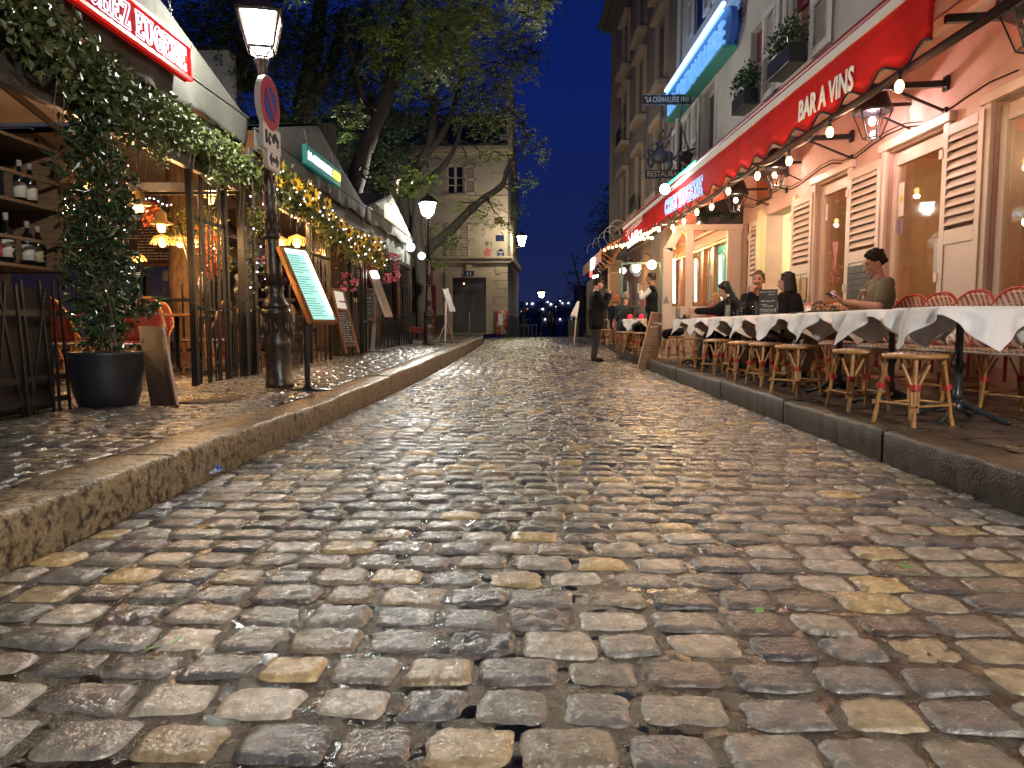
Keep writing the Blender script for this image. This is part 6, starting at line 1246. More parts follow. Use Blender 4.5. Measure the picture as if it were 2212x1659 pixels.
# panel corners read off as a real slab: long edge tilts down toward the street
A = atY(603, 530, bp_.y + .10); B = atY(672, 695, bp_.y - .12); Cq = atY(730, 696, bp_.y + .20); D = A + (Cq - B)
m_case = mat('rusty_brass_case', (.30, .17, .06), .35, metal=.6, col2=(.42, .12, .03), scale=9); m_sheet = mat('lit_menu_sheet', (.25, .45, .42), .5, emit=(.34, .72, .62), estr=.42, col2=(.35, .55, .5), scale=6)
u = (D - A); v = (B - A); nrm = u.cross(v).normalized()
if nrm.y > 0: nrm = -nrm
mb = MB(); mb.prism([A, B, Cq, D], -nrm * .05); mb.obj('case', m_case, t)
def Q(a, b, o=.004): return (A * (1 - a) * (1 - b) + D * a * (1 - b) + B * (1 - a) * b + Cq * a * b) + nrm * o
mb = MB(); mb.add([Q(.06, .03), Q(.94, .03), Q(.94, .97), Q(.06, .97)], [(0, 1, 2, 3)]); mb.obj('menu_sheet', m_sheet, t)
mb = MB(); 
for a0, a1, b0, b1 in ((.02, .10, .02, .98), (.92, .98, .02, .98)): mb.prism([Q(a0, b0, .006), Q(a1, b0, .006), Q(a1, b1, .006), Q(a0, b1, .006)], nrm * .006)
mb.obj('rim', m_case, t)
mb = MB(); mb.prism([Q(.80, .08, .008), Q(.90, .08, .008), Q(.90, .9, .008), Q(.80, .9, .008)], nrm * .004); mb.prism([Q(.15, .05, .008), Q(.85, .05, .008), Q(.85, .08, .008), Q(.15, .08, .008)], nrm * .004); mb.obj('tube_light', emitter('cool_tube', (.75, 1, .95), 5), t)
mb = MB(); q = random.Random(9)
for i in range(26):
    b = .12 + i * .032
    if i in (8, 17): continue
    a1 = q.uniform(.45, .74); mb.prism([Q(.14, b, .006), Q(a1, b, .006), Q(a1, b + .008, .006), Q(.14, b + .008, .006)], nrm * .001)
mb.obj('menu_text', mat('menu_ink', (.02, .12, .11), .6, emit=(.05, .25, .22), estr=.3), t)
# steel menu stand further back
bz = atZ(805, 762, zl(13.2)); t = thing('menu_stand', 'pale steel menu case leaning on a flat steel post, beyond the folding chalkboard', 'menu stand', (bz.x, bz.y, zl(bz.y)))
mb = MB(); mb.box((0, 0, .012), (.75, .5, .02)); mb.obj('foot', m_iron, t, False, bevel=.004); mb = MB(); mb.beam((0, 0, .02), (.1, 0, 1.15), .075, .045, up=(0, 1, 0)); mb.obj('post', m_steel, t, False)
y_ = bz.y; A = atY(797, 584, y_ - .05); B = atY(836, 684, y_ - .05); mb = MB(); a_ = (B - A).normalized(); n_ = a_.cross(Vector((0, 1, 0))).normalized(); mb.prism([A, A + Vector((.11, .22, .02)), B + Vector((.09, .22, .0)), B], -n_ * .05 if n_.x > 0 else n_ * .05); mb.obj('case', m_steel, t, bevel=.004)
mb = MB(); mb.prism([A + Vector((.03, .03, -.02)) , A + Vector((.12, .2, -.01)), A + a_ * .16 + Vector((.12, .2, 0)), A + a_ * .16 + Vector((.03, .03, 0))], Vector((.008, -.01, .008))); mb.obj('lamp_glow', emitter('case_lamp', (1, .95, .8), 5), t)
# folding chalkboard with white header
fy_ = 11.9; P0 = atY(741, 764, fy_ - .15); P1 = atY(772, 768, fy_ + .0); t = thing('folding_chalkboard', 'tall folding chalkboard with a white printed header reading La Cremaillere 1900', 'chalkboard', (P0.x, fy_, zl(fy_)))
a = atY(717, 623, fy_); b = atY(741, 628, fy_ + .12); c = atY(749, 764, fy_ - .12); d = atY(775, 762, fy_ + .02)
def Q2(u_, v_, o=0.0): return (a * (1 - u_) * (1 - v_) + b * u_ * (1 - v_) + c * (1 - u_) * v_ + d * u_ * v_) + Vector((.3, -.95, 0)) * o
mb = MB(); mb.prism([Q2(0, 0), Q2(1, 0), Q2(1, .88), Q2(0, .88)], (-.01, .03, 0)); mb.obj('panel', m_slate, t); mb = MB()
for u_ in (0, 1): mb.beam(Q2(u_, 0, .005), Q2(u_, 1.0, .005), .03, .03)
for v_ in (0, .32, .88): mb.beam(Q2(0, v_, .005), Q2(1, v_, .005), .03, .03)
mb.beam(Q2(0, 0), Q2(0, 0) + Vector((-.35, .1, -(Q2(0, 0).z - zl(fy_)))), .025, .025); mb.obj('frame', m_woodr, t)
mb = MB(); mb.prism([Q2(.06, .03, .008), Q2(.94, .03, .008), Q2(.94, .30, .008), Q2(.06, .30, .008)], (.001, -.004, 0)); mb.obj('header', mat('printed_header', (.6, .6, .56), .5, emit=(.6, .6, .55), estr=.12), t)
text('La Crémaillère 1900', Q2(.34, .2, .016), Q2(.9, .2, .016), .03, m_black, parent=t, normal=(0, -1, 0), up=Q2(.5, 0) - Q2(.5, 1))
mb = MB(); scribble(mb, Q2(.08, .38, .012), Q2(1, .5) - Q2(0, .5), Q2(.5, 0) - Q2(.5, 1), (Q2(1, .5) - Q2(0, .5)).length * .8, (Q2(.5, 0) - Q2(.5, 1)).length * .48, 13, 0, 4, .007); mb.obj('writing', m_chalk, t)
board('blackboard', 'small slanted blackboard hung on the fence behind the steel menu stand', atY(796, 690, 14.5) , .26, .62, .35, m_slate, 0, rows=6, seed=8, cth=.01)
c = atZ(384, 879, .2); t = thing('leaning_board', 'plain brown wooden board leaning behind the black pot', 'board', (c.x, c.y, .2)); q0 = atY(352, 705, 5.95); 
mb = MB(); w_ = Vector((-.24, .05, 0)); pA = Vector((c.x, c.y, .205)); mb.prism([pA, pA + w_, q0 + w_, q0], (0, .022, 0)); mb.obj('panel', mat('brown_board_face', (.03, .015, .008), .5, col2=(.02, .01, .006), scale=3), t)
mb = MB(); mb.beam(pA + Vector((0, -.005, 0)), q0 + Vector((0, -.005, 0)), .02, .03, up=(0, 1, 0)); mb.obj('frame', m_woodr, t)
# far easel stand at the kerb
c = atZ(961, 745, zl(20)); t = thing('menu_stand', 'easel menu stand near the kerb by the far street lamp, propped with a pole', 'menu stand', (c.x, 20.5, zl(20.5))); Y_ = 20.5
mb = MB(); mb.prism([atY(956, 625, Y_), atY(968, 623, Y_), atY(984, 672, Y_), atY(972, 674, Y_)], (0, .05, 0)); mb.obj('case', mat('pale_case', (.35, .33, .3), .5), t); mb = MB(); mb.beam(atY(964, 650, Y_), atY(962, 742, Y_), .05, .05); mb.beam(atY(966, 690, Y_), atY(944, 742, Y_), .02, .02); mb.obj('post', m_steel, t); mb = MB(); mb.beam(atY(968, 700, Y_ - .6), atZ(987, 764, 0.06), .05, .04); mb.obj('prop', m_woodr, t); mb = MB(); mb.box(atY(962, 741, Y_), (.42, .3, .08)); mb.obj('foot', m_black, t)

# ================================================================== trees
m_bark = mat('grey_brown_bark', (.018, .014, .010), .9, col2=(.035, .028, .02), scale=6, stretch=(3, 3, .7), bump=.9, bscale=9)
m_lf = mat('ash_leaf', (.4, .4, .4), .5, island=[(.08, .13, .02), (.13, .19, .03), (.17, .23, .04), (.05, .09, .02)])
m_lfd = mat('dark_tree_leaf', (.4, .4, .4), .55, island=[(.02, .04, .022), (.03, .055, .025), (.04, .065, .03), (.015, .03, .02)])
def ashleaves(centres, rad, n, size=.15, seed=0):
    """pinnate sprays: paired leaflets along drooping stalks"""
    r = np.random.RandomState(seed + 5); out = []
    for c, rr, nn in zip(centres, rad, n):
        p = r.normal(size=(nn, 3)); p /= np.linalg.norm(p, axis=1)[:, None]; p *= (r.rand(nn) ** .5)[:, None] * rr; p[:, 2] *= .75; p += np.asarray(c)
        d = r.normal(size=(nn, 3)); d[:, 2] = -abs(d[:, 2]) * .6 - .2; d /= np.linalg.norm(d, axis=1)[:, None]; s = np.cross(d, [0, 0, 1]); s /= np.linalg.norm(s, axis=1)[:, None] + 1e-9
        for j in range(4):
            for sg in (-1, 1):
                base = p + d * size * 1.5 * (j + .4) / 4; tip = base + (d * .55 + s * sg * .85 + r.normal(size=(nn, 3)) * .15) * size * .62; w_ = np.cross(tip - base, r.normal(size=(nn, 3)) * .4 + np.array([0, 0, 1.0])); w_ /= np.linalg.norm(w_, axis=1)[:, None] + 1e-9; mid = (base + tip) / 2
                out.append(np.stack([base, mid + w_ * size * .12, tip, mid - w_ * size * .12], 1))
    V = np.concatenate(out).reshape(-1, 3); return V, np.arange(len(V)).reshape(-1, 4)
def tree(name, label, base, limbs, clusters, m, size=.15, lit=None, lean=0, grp='trees behind the left terraces', dens=1.0, twigs=True, seed=0):
    t = thing(name, label, 'tree', base, 0, grp); mb = MB()
    for pts, r0, r1 in limbs:
        # smooth the limb
        P = [Vector(p) for p in pts]; out = []
        for i in range(len(P) - 1):
            a = P[max(0, i - 1)]; b = P[i]; c = P[i + 1]; d = P[min(len(P) - 1, i + 2)]
            for k in range(4):
                u = k / 4; out.append(.5 * ((2 * b) + (c - a) * u + (2 * a - 5 * b + 4 * c - d) * u * u + (3 * b - a - 3 * c + d) * u ** 3))
        out.append(P[-1]); n = len(out); mb.tube(out, [(r0 + (r1 - r0) * i / (n - 1)) * (1 + .08 * math.sin(i * 1.7)) for i in range(n)], 9)
    mb.obj('trunk', m_bark, t)
    C = [c for c, r_ in clusters]; Rr = [r_ for c, r_ in clusters]
    if twigs:
        mb = MB(); ends = [Vector(p) for pts, a, b in limbs for p in pts[1:]]
        for c in C:
            c = Vector(c); e_ = min(ends, key=lambda q: (q - c).length); mid = (e_ + c) / 2 + Vector((rnd.uniform(-.3, .3), 0, rnd.uniform(-.1, .3))); mb.tube([e_, mid, c], [.035, .02, .008], 5)
            for k in range(3): q = c + Vector((rnd.uniform(-.5, .5), rnd.uniform(-.4, .4), rnd.uniform(-.4, .3))); mb.tube([mid.lerp(c, .6), (mid.lerp(c, .6) + q) / 2 + Vector((0, 0, .08)), q], [.012, .008, .004], 4)
        mb.obj('branches', m_bark, t)
    V, Fq = ashleaves(C, Rr, [max(12, int(dens * 95 * r_ ** 1.7 / (size / .15) ** 1.3)) for r_ in Rr], size, seed); npmesh('crown', V, Fq, m, t); return t
def cl(Y, *a): return [(atY(x, y, Y + rnd.uniform(-1.2, 1.2)), r_ * (.85 + .3 * rnd.random())) for x, y, r_ in a]
Yt = 24.0
def L(Y, *pts): return [atY(x, y, Y) for x, y in pts]
# tree A: forked trunk beside the far street lamp, right limb sweeping over the street
tree('ash_tree', 'ash tree with a forked trunk behind the far street lamp, one limb sweeping right', atY(905, 742, Yt), [
    (L(Yt, (905, 745), (907, 650), (908, 600), (915, 560)), .30, .26), (L(Yt, (915, 560), (935, 530), (975, 497), (1020, 450), (1052, 425), (1085, 400), (1096, 365), (1112, 335), (1140, 300)), .20, .03),
    (L(Yt, (912, 565), (885, 500), (872, 440), (873, 400), (895, 370), (920, 330), (935, 270), (935, 200), (925, 130), (935, 40)), .22, .08), (L(Yt, (915, 340), (955, 290), (985, 220), (1000, 150), (1010, 60)), .13, .05), (L(Yt, (1095, 370), (1130, 340), (1160, 320)), .05, .015),
    (L(Yt, (873, 430), (895, 405), (930, 385), (965, 350), (990, 300), (1000, 240)), .15, .05)],
    cl(Yt, (905, 375, .8), (930, 420, .5), (960, 180, 1.0), (1000, 120, 1.2), (1050, 90, 1.2), (1030, 200, 1.0), (1080, 170, .9), (1100, 240, .7), (1060, 270, .8), (1010, 260, .7), (970, 60, 1.2), (1060, 30, 1.2), (1120, 60, 1.0), (1130, 150, .6), (1000, 440, .55), (960, 520, .5), (1040, 470, .6), (1090, 480, .5), (1120, 450, .4), (985, 520, .6), (940, 560, .5), (1060, 440, .5), (1130, 300, .5), (1160, 290, .45), (1165, 330, .4), (1135, 390, .5), (1080, 330, .5), (1040, 330, .45), (1010, 345, .4), (890, 400, .5), (930, 490, .5)),
    m_lf, .18, seed=1, dens=1.15)
# tree B: big leaning limb above the green sign
tree('ash_tree', 'tree with one thick leaning trunk rising right above the green sign', atY(735, 640, 17.5), [
    (L(17.5, (735, 742), (745, 560), (758, 450), (775, 370), (800, 290), (830, 220), (850, 160), (862, 90), (885, 0), (895, -60)), .27, .12), (L(17.5, (800, 295), (780, 200), (760, 120), (740, 40)), .09, .04), (L(17.5, (850, 165), (900, 110), (960, 60)), .07, .02)],
    cl(17.0, (930, 60, .9), (980, 20, .9), (900, 120, .8), (850, 70, .6), (960, 110, .7), (1010, 50, .8), (880, 180, .55), (930, 150, .6), (800, 60, .6), (740, 280, .45), (760, 235, .4), (820, 380, .35), (850, 400, .3), (810, 130, .5), (1040, 20, .7), (1000, 140, .6), (870, 20, .6)),
    m_lf, .16, seed=2, dens=2.0)
# tree C: dark masses at the left top
tree('dark_tree', 'large dark tree with thick trunk rising behind the nearest street lamp', atY(655, 560, 22), [
    (L(22, (655, 742), (655, 500), (650, 330), (655, 220), (680, 100), (700, -50)), .42, .2), (L(22, (660, 240), (720, 130), (745, 20)), .25, .12), (L(22, (650, 300), (560, 180), (500, 60)), .2, .08), (L(22, (735, 270), (760, 160), (790, 60)), .1, .05)],
    cl(22, (430, 40, 1.5), (470, 110, 1.2), (520, 190, 1.2), (640, 60, 1.4), (720, 40, 1.3), (780, 90, 1.2), (760, 190, 1.1), (700, 170, 1.0), (620, 160, 1.0), (560, 40, 1.4), (820, 260, 1.0), (500, 20, 1.5), (740, 300, .9), (690, 230, .9), (840, 330, .7), (800, 20, 1.2), (860, 140, 1.2), (860, 270, .9), (880, 240, .8), (400, 60, 1.5), (450, 170, 1.2), (540, 110, 1.5), (600, 90, 1.3), (660, 130, 1.3), (740, 110, 1.3), (820, 80, 1.3), (900, 60, 1.3), (910, 190, 1.0), (950, 130, 1.1), (580, 220, 1.1), (640, 250, .9), (490, 60, 1.3), (780, 150, 1.2), (760, 240, 1.1), (900, 10, 1.4), (980, 20, 1.2)),
    m_lfd, .24, seed=3, dens=1.5)
tree('dark_tree', 'dark bushy tree in front of the roof of number 11', atY(830, 560, 30), [(L(30, (830, 742), (825, 500), (810, 350), (800, 200)), .4, .15), (L(30, (815, 380), (860, 300), (920, 250)), .2, .08)],
    cl(30, (760, 350, 1.5), (800, 300, 1.6), (850, 330, 1.5), (900, 300, 1.3), (830, 390, 1.2), (780, 400, 1.0), (760, 270, 1.4), (830, 240, 1.2), (1020, 220, 1.3), (1060, 200, 1.2), (1100, 130, 1.2), (1090, 250, .9), (1140, 110, 1.1), (940, 250, 1.0)), m_lfd, .26, seed=4, dens=1.5)
# overhanging twigs near the first street lamp and bright spray at the top middle
t = tree('leafy_branch', 'bright leafy branch hanging into the top of the view above the street', atY(1150, -60, 13), [(L(13, (1250, -160), (1190, -80), (1150, -20), (1140, 30)), .05, .012)], cl(13, (1150, 15, .38), (1175, 0, .35), (1130, -20, .4), (1160, 45, .22)), m_lf, .13, seed=6, dens=2.2, grp=None)
t = tree('leafy_branch', 'few hanging leaves above the nearest street lamp', atY(640, -40, 9), [(L(9, (700, -120), (640, -50), (630, -5)), .02, .005)], cl(9, (640, -12, .14), (565, -14, .12)), m_lf, .10, seed=7, dens=4, grp=None)
# shrubs and dark hill at the end on the right
t = tree('dark_tree', 'dark round tree silhouette beyond the end of the right hand buildings', atY(1318, 560, 44), [(L(44, (1325, 730), (1322, 560), (1318, 450)), .35, .12)], cl(44, (1310, 470, 1.3), (1325, 430, 1.2), (1300, 500, 1.2), (1330, 500, 1.6), (1318, 400, .6), (1300, 540, 1.1), (1335, 580, 1.5), (1300, 590, 1.0)), m_lfd, .3, seed=8, dens=1.3, grp='dark trees beyond the end of the street')
t = tree('dark_tree', 'thin dark tree with open twigs against the night sky near the end of the street', atY(1255, 640, 46), [(L(46, (1262, 735), (1260, 660), (1245, 590), (1235, 545)), .12, .03), (L(46, (1260, 660), (1225, 610)), .05, .02)], cl(46, (1230, 590, .6), (1255, 560, .6), (1240, 620, .8), (1268, 600, .9), (1225, 640, .5), (1265, 650, 1.1), (1250, 680, .8)), m_lfd, .26, seed=9, dens=.8, grp='dark trees beyond the end of the street')
t = tree('dark_tree', 'dark low bush at the foot of the corner house', atY(1128, 700, 50), [(L(50, (1128, 735), (1128, 690)), .1, .04)], cl(50, (1128, 695, .6), (1132, 715, .6), (1126, 670, .4)), m_lfd, .26, seed=10, dens=1.6, grp='dark trees beyond the end of the street')
# big trunk inside the nearest terrace
t = thing('terrace_tree', 'thick rough tree trunk growing through the nearest terrace, lit orange', 'tree', (-5.55, 11.3, .25)); p0 = atY(415, 690, 11.2); p1 = atY(395, 430, 11.2)
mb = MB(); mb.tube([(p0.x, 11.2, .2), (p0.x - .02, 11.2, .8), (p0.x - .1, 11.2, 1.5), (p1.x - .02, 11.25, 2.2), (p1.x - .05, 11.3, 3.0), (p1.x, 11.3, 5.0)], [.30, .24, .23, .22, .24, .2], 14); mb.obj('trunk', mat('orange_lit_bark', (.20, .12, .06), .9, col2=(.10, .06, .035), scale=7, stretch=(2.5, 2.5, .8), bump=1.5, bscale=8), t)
t = thing('terrace_tree', 'dark tree trunk standing just behind the rods right of the tilted lit menu', 'tree', (-4.6, 13, .25)); p0 = atY(735, 690, 13.3); mb = MB(); mb.tube([(p0.x, 13.3, .2), (p0.x, 13.3, 1.5), (p0.x - .1, 13.3, 2.6), (p0.x - .2, 13.3, 4.5)], [.22, .2, .2, .18], 12); mb.obj('trunk', m_bark, t)
t = thing('street_tree', 'straight dark trunk directly behind the far street lamp', 'tree', atY(915, 742, 23)); mb = MB(); mb.tube(L(23, (916, 745), (914, 640), (908, 560), (900, 500), (903, 430)), [.22, .2, .2, .18, .16], 10); mb.obj('trunk', m_bark, t)
# ================================================================== rattan furniture
m_bam = mat('bamboo', (.50, .27, .09), .35, col2=(.36, .17, .05), scale=11, coat=.3); m_wrap = mat('red_binding', (.42, .02, .025), .4); m_rim = mat('red_lacquer_rim', (.48, .03, .02), .35, coat=.4)
def weave(name, c1, c2, sc_, wet=.3):
    if name in MATS: return MATS[name]
    m = bpy.data.materials.new(name); m.use_nodes = True; t = m.node_tree; b = t.nodes['Principled BSDF']; tc = t.nodes.new('ShaderNodeTexCoord')
    mp = t.nodes.new('ShaderNodeMapping'); mp.inputs['Rotation'].default_value = (0, 0, R(45)); mp.inputs['Scale'].default_value = (sc_, sc_, sc_)
    w1 = t.nodes.new('ShaderNodeTexWave'); w1.inputs['Scale'].default_value = .62; w1.wave_profile = 'TRI'; w1.bands_direction = 'X'
    w2 = t.nodes.new('ShaderNodeTexBrick'); w2.inputs['Scale'].default_value = 3.1; w2.inputs['Mortar Size'].default_value = .035; w2.inputs['Color1'].default_value = (*c1, 1); w2.inputs['Color2'].default_value = (*c2, 1); w2.inputs['Mortar'].default_value = (.08, .03, .02, 1); w2.inputs['Brick Width'].default_value = .62; w2.inputs['Row Height'].default_value = .16
    cb = t.nodes.new('ShaderNodeCombineXYZ'); sp_ = t.nodes.new('ShaderNodeSeparateXYZ'); a = t.nodes.new('ShaderNodeMath'); a.operation = 'ADD'
    t.links.new(tc.outputs['Object'], sp_.inputs[0]); t.links.new(sp_.outputs['Y'], a.inputs[0]); t.links.new(sp_.outputs['Z'], a.inputs[1]); ms = t.nodes.new('ShaderNodeMath'); ms.operation = 'MULTIPLY'; ms.inputs[1].default_value = sc_; m2 = t.nodes.new('ShaderNodeMath'); m2.operation = 'MULTIPLY'; m2.inputs[1].default_value = sc_
    t.links.new(sp_.outputs['X'], ms.inputs[0]); t.links.new(a.outputs[0], m2.inputs[0]); t.links.new(ms.outputs[0], cb.inputs[0]); t.links.new(m2.outputs[0], cb.inputs[1])
    t.links.new(cb.outputs[0], w2.inputs['Vector']); t.links.new(cb.outputs[0], mp.inputs[0]); t.links.new(mp.outputs[0], w1.inputs['Vector'])
    mx = t.nodes.new('ShaderNodeMixRGB'); mx.inputs[2].default_value = (*c1, 1); r = t.nodes.new('ShaderNodeValToRGB'); r.color_ramp.elements[0].position = .55; r.color_ramp.elements[1].position = .6
    t.links.new(w1.outputs['Fac'], r.inputs[0]); t.links.new(r.outputs[0], mx.inputs[0]); t.links.new(w2.outputs['Color'], mx.inputs[1]); t.links.new(mx.outputs[0], b.inputs['Base Color'])
    b.inputs['Roughness'].default_value = wet; bp = t.nodes.new('ShaderNodeBump'); bp.inputs['Strength'].default_value = .5; bp.inputs['Distance'].default_value = .004; t.links.new(w2.outputs['Fac'], bp.inputs['Height']); t.links.new(bp.outputs[0], b.inputs['Normal']); MATS[name] = m; return m
m_weave = weave('red_cream_weave', (.55, .42, .30), (.46, .02, .02), 3.8)
m_weaveB = weave('pale_weave', (.5, .42, .32), (.3, .2, .12), 14)
def leg(t, x, y, h, dx, dy, base=.0, r=.0135, wrap=True, brace=True):
    mb = MB(); top = Vector((x, y, h)); bot = Vector((x + dx, y + dy, 0)); mid = top.lerp(bot, .62); mb.tube([bot, mid.lerp(bot, .25) + Vector((dx, dy, 0)) * -.05, mid, top], [r * 1.05, r, r, r], 8)
    off = Vector((-y, x, 0)).normalized() * .022
    if brace:
        for s in (-1, 1):
            p0 = top.lerp(bot, .78) + off * s * .7; p1 = top.lerp(bot, .38) + off * s * .9; mb.tube([p0, p1, top + off * s * 3.4 + Vector((0, 0, -.03))], [r * .8, r * .8, r * .7], 6)
    o = mb.obj('leg', m_bam, t, False)
    if wrap:
        mb = MB(); c = top.lerp(bot, .42); d_ = (top - bot).normalized(); mb.tube([c - d_ * .018, c + d_ * .018], r * 1.0 + .016, 10); mb.obj('binding', m_wrap, o, False)
    return o
def make_stool(label, seatm=None):
    t = thing('rattan_stool', label, 'stool', (0, 0, 0), 0, 'round rattan stools along the kerb'); h = .45
    mb = MB(); mb.lathe((0, 0, 0), [(0, h + .016), (.10, h + .013), (.155, h + .004), (.174, h - .008), (.0, h - .03)], 28); mb.obj('seat', seatm or m_weave, t, False)
    mb = MB(); mb.tube([(.176 * math.cos(i * .2618), .176 * math.sin(i * .2618), h - .012) for i in range(24)], .016, 8, closed=True); mb.obj('rim', m_bam, t, False)
    a = .112
    for sx_, sy_ in ((-1, -1), (1, -1), (1, 1), (-1, 1)): leg(t, sx_ * a, sy_ * a, h - .03, sx_ * .045, sy_ * .045)
    mb = MB(); q = a + .035
    c = [(-q, -q), (q, -q), (q, q), (-q, q)]
    for i in range(4): e0 = Vector((*c[i], .13 + .008 * (i % 2))); e1 = Vector((*c[(i + 1) % 4], .13 + .008 * (i % 2))); d_ = (e1 - e0).normalized() * .03; mb.tube([e0 - d_, e1 + d_], .009, 7)
    mb.obj('stretcher', m_bam, t, False); return t
def make_chair(label, grp='red and cream rattan armchairs against the wall', wm=None, rim=None):
    """faces +Y locally"""
    t = thing('rattan_chair', label, 'chair', (0, 0, 0), 0, grp); h = .46; wm = wm or m_weave; rim = rim or m_rim
    lp = []
    for sx_, sy_, a0 in ((1, 1, 0), (-1, 1, 90), (-1, -1, 180), (1, -1, 270)):
        for q in range(6): a = R(a0 + q * 18); lp.append((sx_ * .12 + .09 * math.cos(a), sy_ * .12 + .09 * math.sin(a)))
    mb = MB(); mb.prism([(x, y, h - .035) for x, y in lp], (0, 0, .035)); mb.obj('seat', wm, t, False, bevel=.01)
    mb = MB(); mb.tube([(x * 1.02, y * 1.02, h - .03) for x, y in lp], .011, 6, closed=True); mb.obj('seat_rim', mat('grey_edge', (.45, .42, .40), .4), t, False)
    # curved tall back
    n = 18; k = 9; P = []
    for i in range(n + 1):
        u = -1 + 2 * i / n; top = .93 - .28 * abs(u) ** 3.0 - .04 * u * u; zb_ = h - .0; x = u * .262 * (1 + .0); yb = -.20 + .07 * u * u
        P.append([(x * (1 + .05 * (j / k)), yb - .11 * (j / k) ** 1.2, zb_ + (top - zb_) * j / k) for j in range(k + 1)])
    mb = MB(); mb.grid(P); mb.obj('backrest', wm, t, False, solid=.012)
    mb = MB(); rimp = [Vector(P[0][0]) + Vector((0, .0, -.25))] + [Vector(p) for p in P[0]] + [Vector(r_[-1]) for r_ in P[1:-1]] + [Vector(p) for p in P[-1][::-1]] + [Vector(P[-1][0]) + Vector((0, 0, -.25))]
    mb.tube(rimp, .0135, 8); mb.obj('back_rim', rim, t, False)
    for sx_, sy_ in ((-1, 1), (1, 1), (1, -1), (-1, -1)): leg(t, sx_ * .165, sy_ * .165, h - .035, sx_ * .02, sy_ * .03 - (.02 if sy_ < 0 else 0))
    mb = MB(); q = .18
    for i, (a, b) in enumerate((((-q, -q), (q, -q)), ((q, -q), (q, q)), ((q, q), (-q, q)), ((-q, q), (-q, -q)))): mb.tube([(*a, .14 + .01 * (i % 2)), (*b, .14 + .01 * (i % 2))], .009, 6)
    mb.obj('stretcher', m_bam, t, False); return t
m_cloth = mat('white_tablecloth', (.80, .79, .77), .8, col2=(.84, .83, .81), scale=2, bump=.06, bscale=60)
def make_table(label, tops=m_iron):
    t = thing('bistro_table', label, 'table', (0, 0, 0), 0, 'bistro tables under white cloths'); h = .745
    mb = MB(); mb.box((0, 0, h - .012), (.58, .58, .022)); mb.obj('tabletop', m_iron, t, False, bevel=.004)
    mb = MB(); mb.lathe((0, 0, 0), [(.026, .14), (.04, .16), (.03, .19), (.026, .2), (.028, .33), (.04, .36), (.044, .375), (.03, .40), (.025, .42), (.023, h - .06), (.05, h - .03)], 16); mb.obj('column', m_cst, t, False)
    mb = MB(); mb.lathe((0, 0, 0), [(.06, .07), (.05, .11), (.03, .145)], 12)
    for i in range(4):
        a = i * math.pi / 2 + math.pi / 4; c, s = math.cos(a), math.sin(a)
        mb.tube([(c * .03, s * .03, .12), (c * .12, s * .12, .085), (c * .22, s * .22, .035), (c * .29, s * .29, .018), (c * .315, s * .315, .02)], [.026, .02, .017, .024, .012], 8, squash=1.0)
        for sg in (-1, 1): mb.tube([(c * .06, s * .06, .06), (c * .12 - s * .03 * sg, s * .12 + c * .03 * sg, .05), (c * .17, s * .17, .05)], .007, 5)
    mb.obj('base', m_cst, t, False); return t
m_cst = mat('black_cast_base', (.018, .022, .026), .25, col2=(.04, .045, .05), scale=12, bump=.4, bscale=50)
def cloth(loc, rz, label, seed, half=.30, side=.97, h=.748, clip=False):
    t = thing('tablecloth', label, 'tablecloth', (loc[0], loc[1], loc[2] + h - .30), 0, 'white cloths laid over the terrace tables'); r = random.Random(seed); n = 44; P = []; ph = [r.uniform(0, 6.28) for _ in range(8)]; am = r.uniform(.8, 1.2)
    for i in range(n + 1):
        row = []
        for j in range(n + 1):
            u = (i / n - .5) * side; v = (j / n - .5) * side; x = (u - v) * .7071; y = (u + v) * .7071
            ex = max(0, abs(x) - half); ey = max(0, abs(y) - half); X, Y = x, y; z = h + .003
            if ex > 0 or ey > 0:
                sgx = 1 if x > 0 else -1; sgy = 1 if y > 0 else -1
                d_ = ex if ex > ey else ey
                if ex >= ey:
                    fold = am * (.030 * math.sin(y * 17 + ph[0 + (sgx > 0)]) + .018 * math.sin(y * 34 + ph[2])) * min(1, ex / .10); X = sgx * (half + .012 + .22 * ex + fold * .8 + .01); Y = y - ey * sgy * .6 + .028 * math.sin(ex * 14 + y * 6 + ph[4]) * min(1, ex / .15); z = h - ex * .72 - ey * .4
                else:
                    fold = am * (.030 * math.sin(x * 17 + ph[3 + (sgy > 0)]) + .018 * math.sin(x * 34 + ph[5])) * min(1, ey / .10); Y = sgy * (half + .012 + .22 * ey + fold * .8 + .01); X = x - ex * sgx * .6 + .028 * math.sin(ey * 14 + x * 6 + ph[6]) * min(1, ey / .15); z = h - ey * .72 - ex * .4
            row.append((X, Y, z - (h - .30)))
        P.append(row)
    mb = MB(); mb.grid(P); mb.obj('cloth', m_cloth, t, False, solid=.003, sub=1); t.rotation_euler = (0, 0, rz)
    if clip: mb = MB(); mb.box((-half - .022, .02, .275), (.02, .03, .05)); mb.obj('clip', mat('white_plastic', (.8, .8, .8), .3), t, False, bevel=.003)
    mb = MB(); mb.box((0, 0, .30 + .006), (.58, .40, .004)); mb.obj('place_mat', m_slate, t, False); return t
stool0 = make_stool('x'); chair0 = make_chair('x'); table0 = make_table('x'); used = set()
def put(proto, loc, rz, label, group=None):
    o = proto if proto.name not in used else copy_tree(proto); used.add(proto.name if o is proto else proto.name); return place(o, loc, rz, label, group=group)
ty = [4.80, 5.66, 6.58, 7.58, 8.6, 9.62, 10.75, 11.9]
tx = lambda Y: 2.80 - .018 * (Y - 4.7)
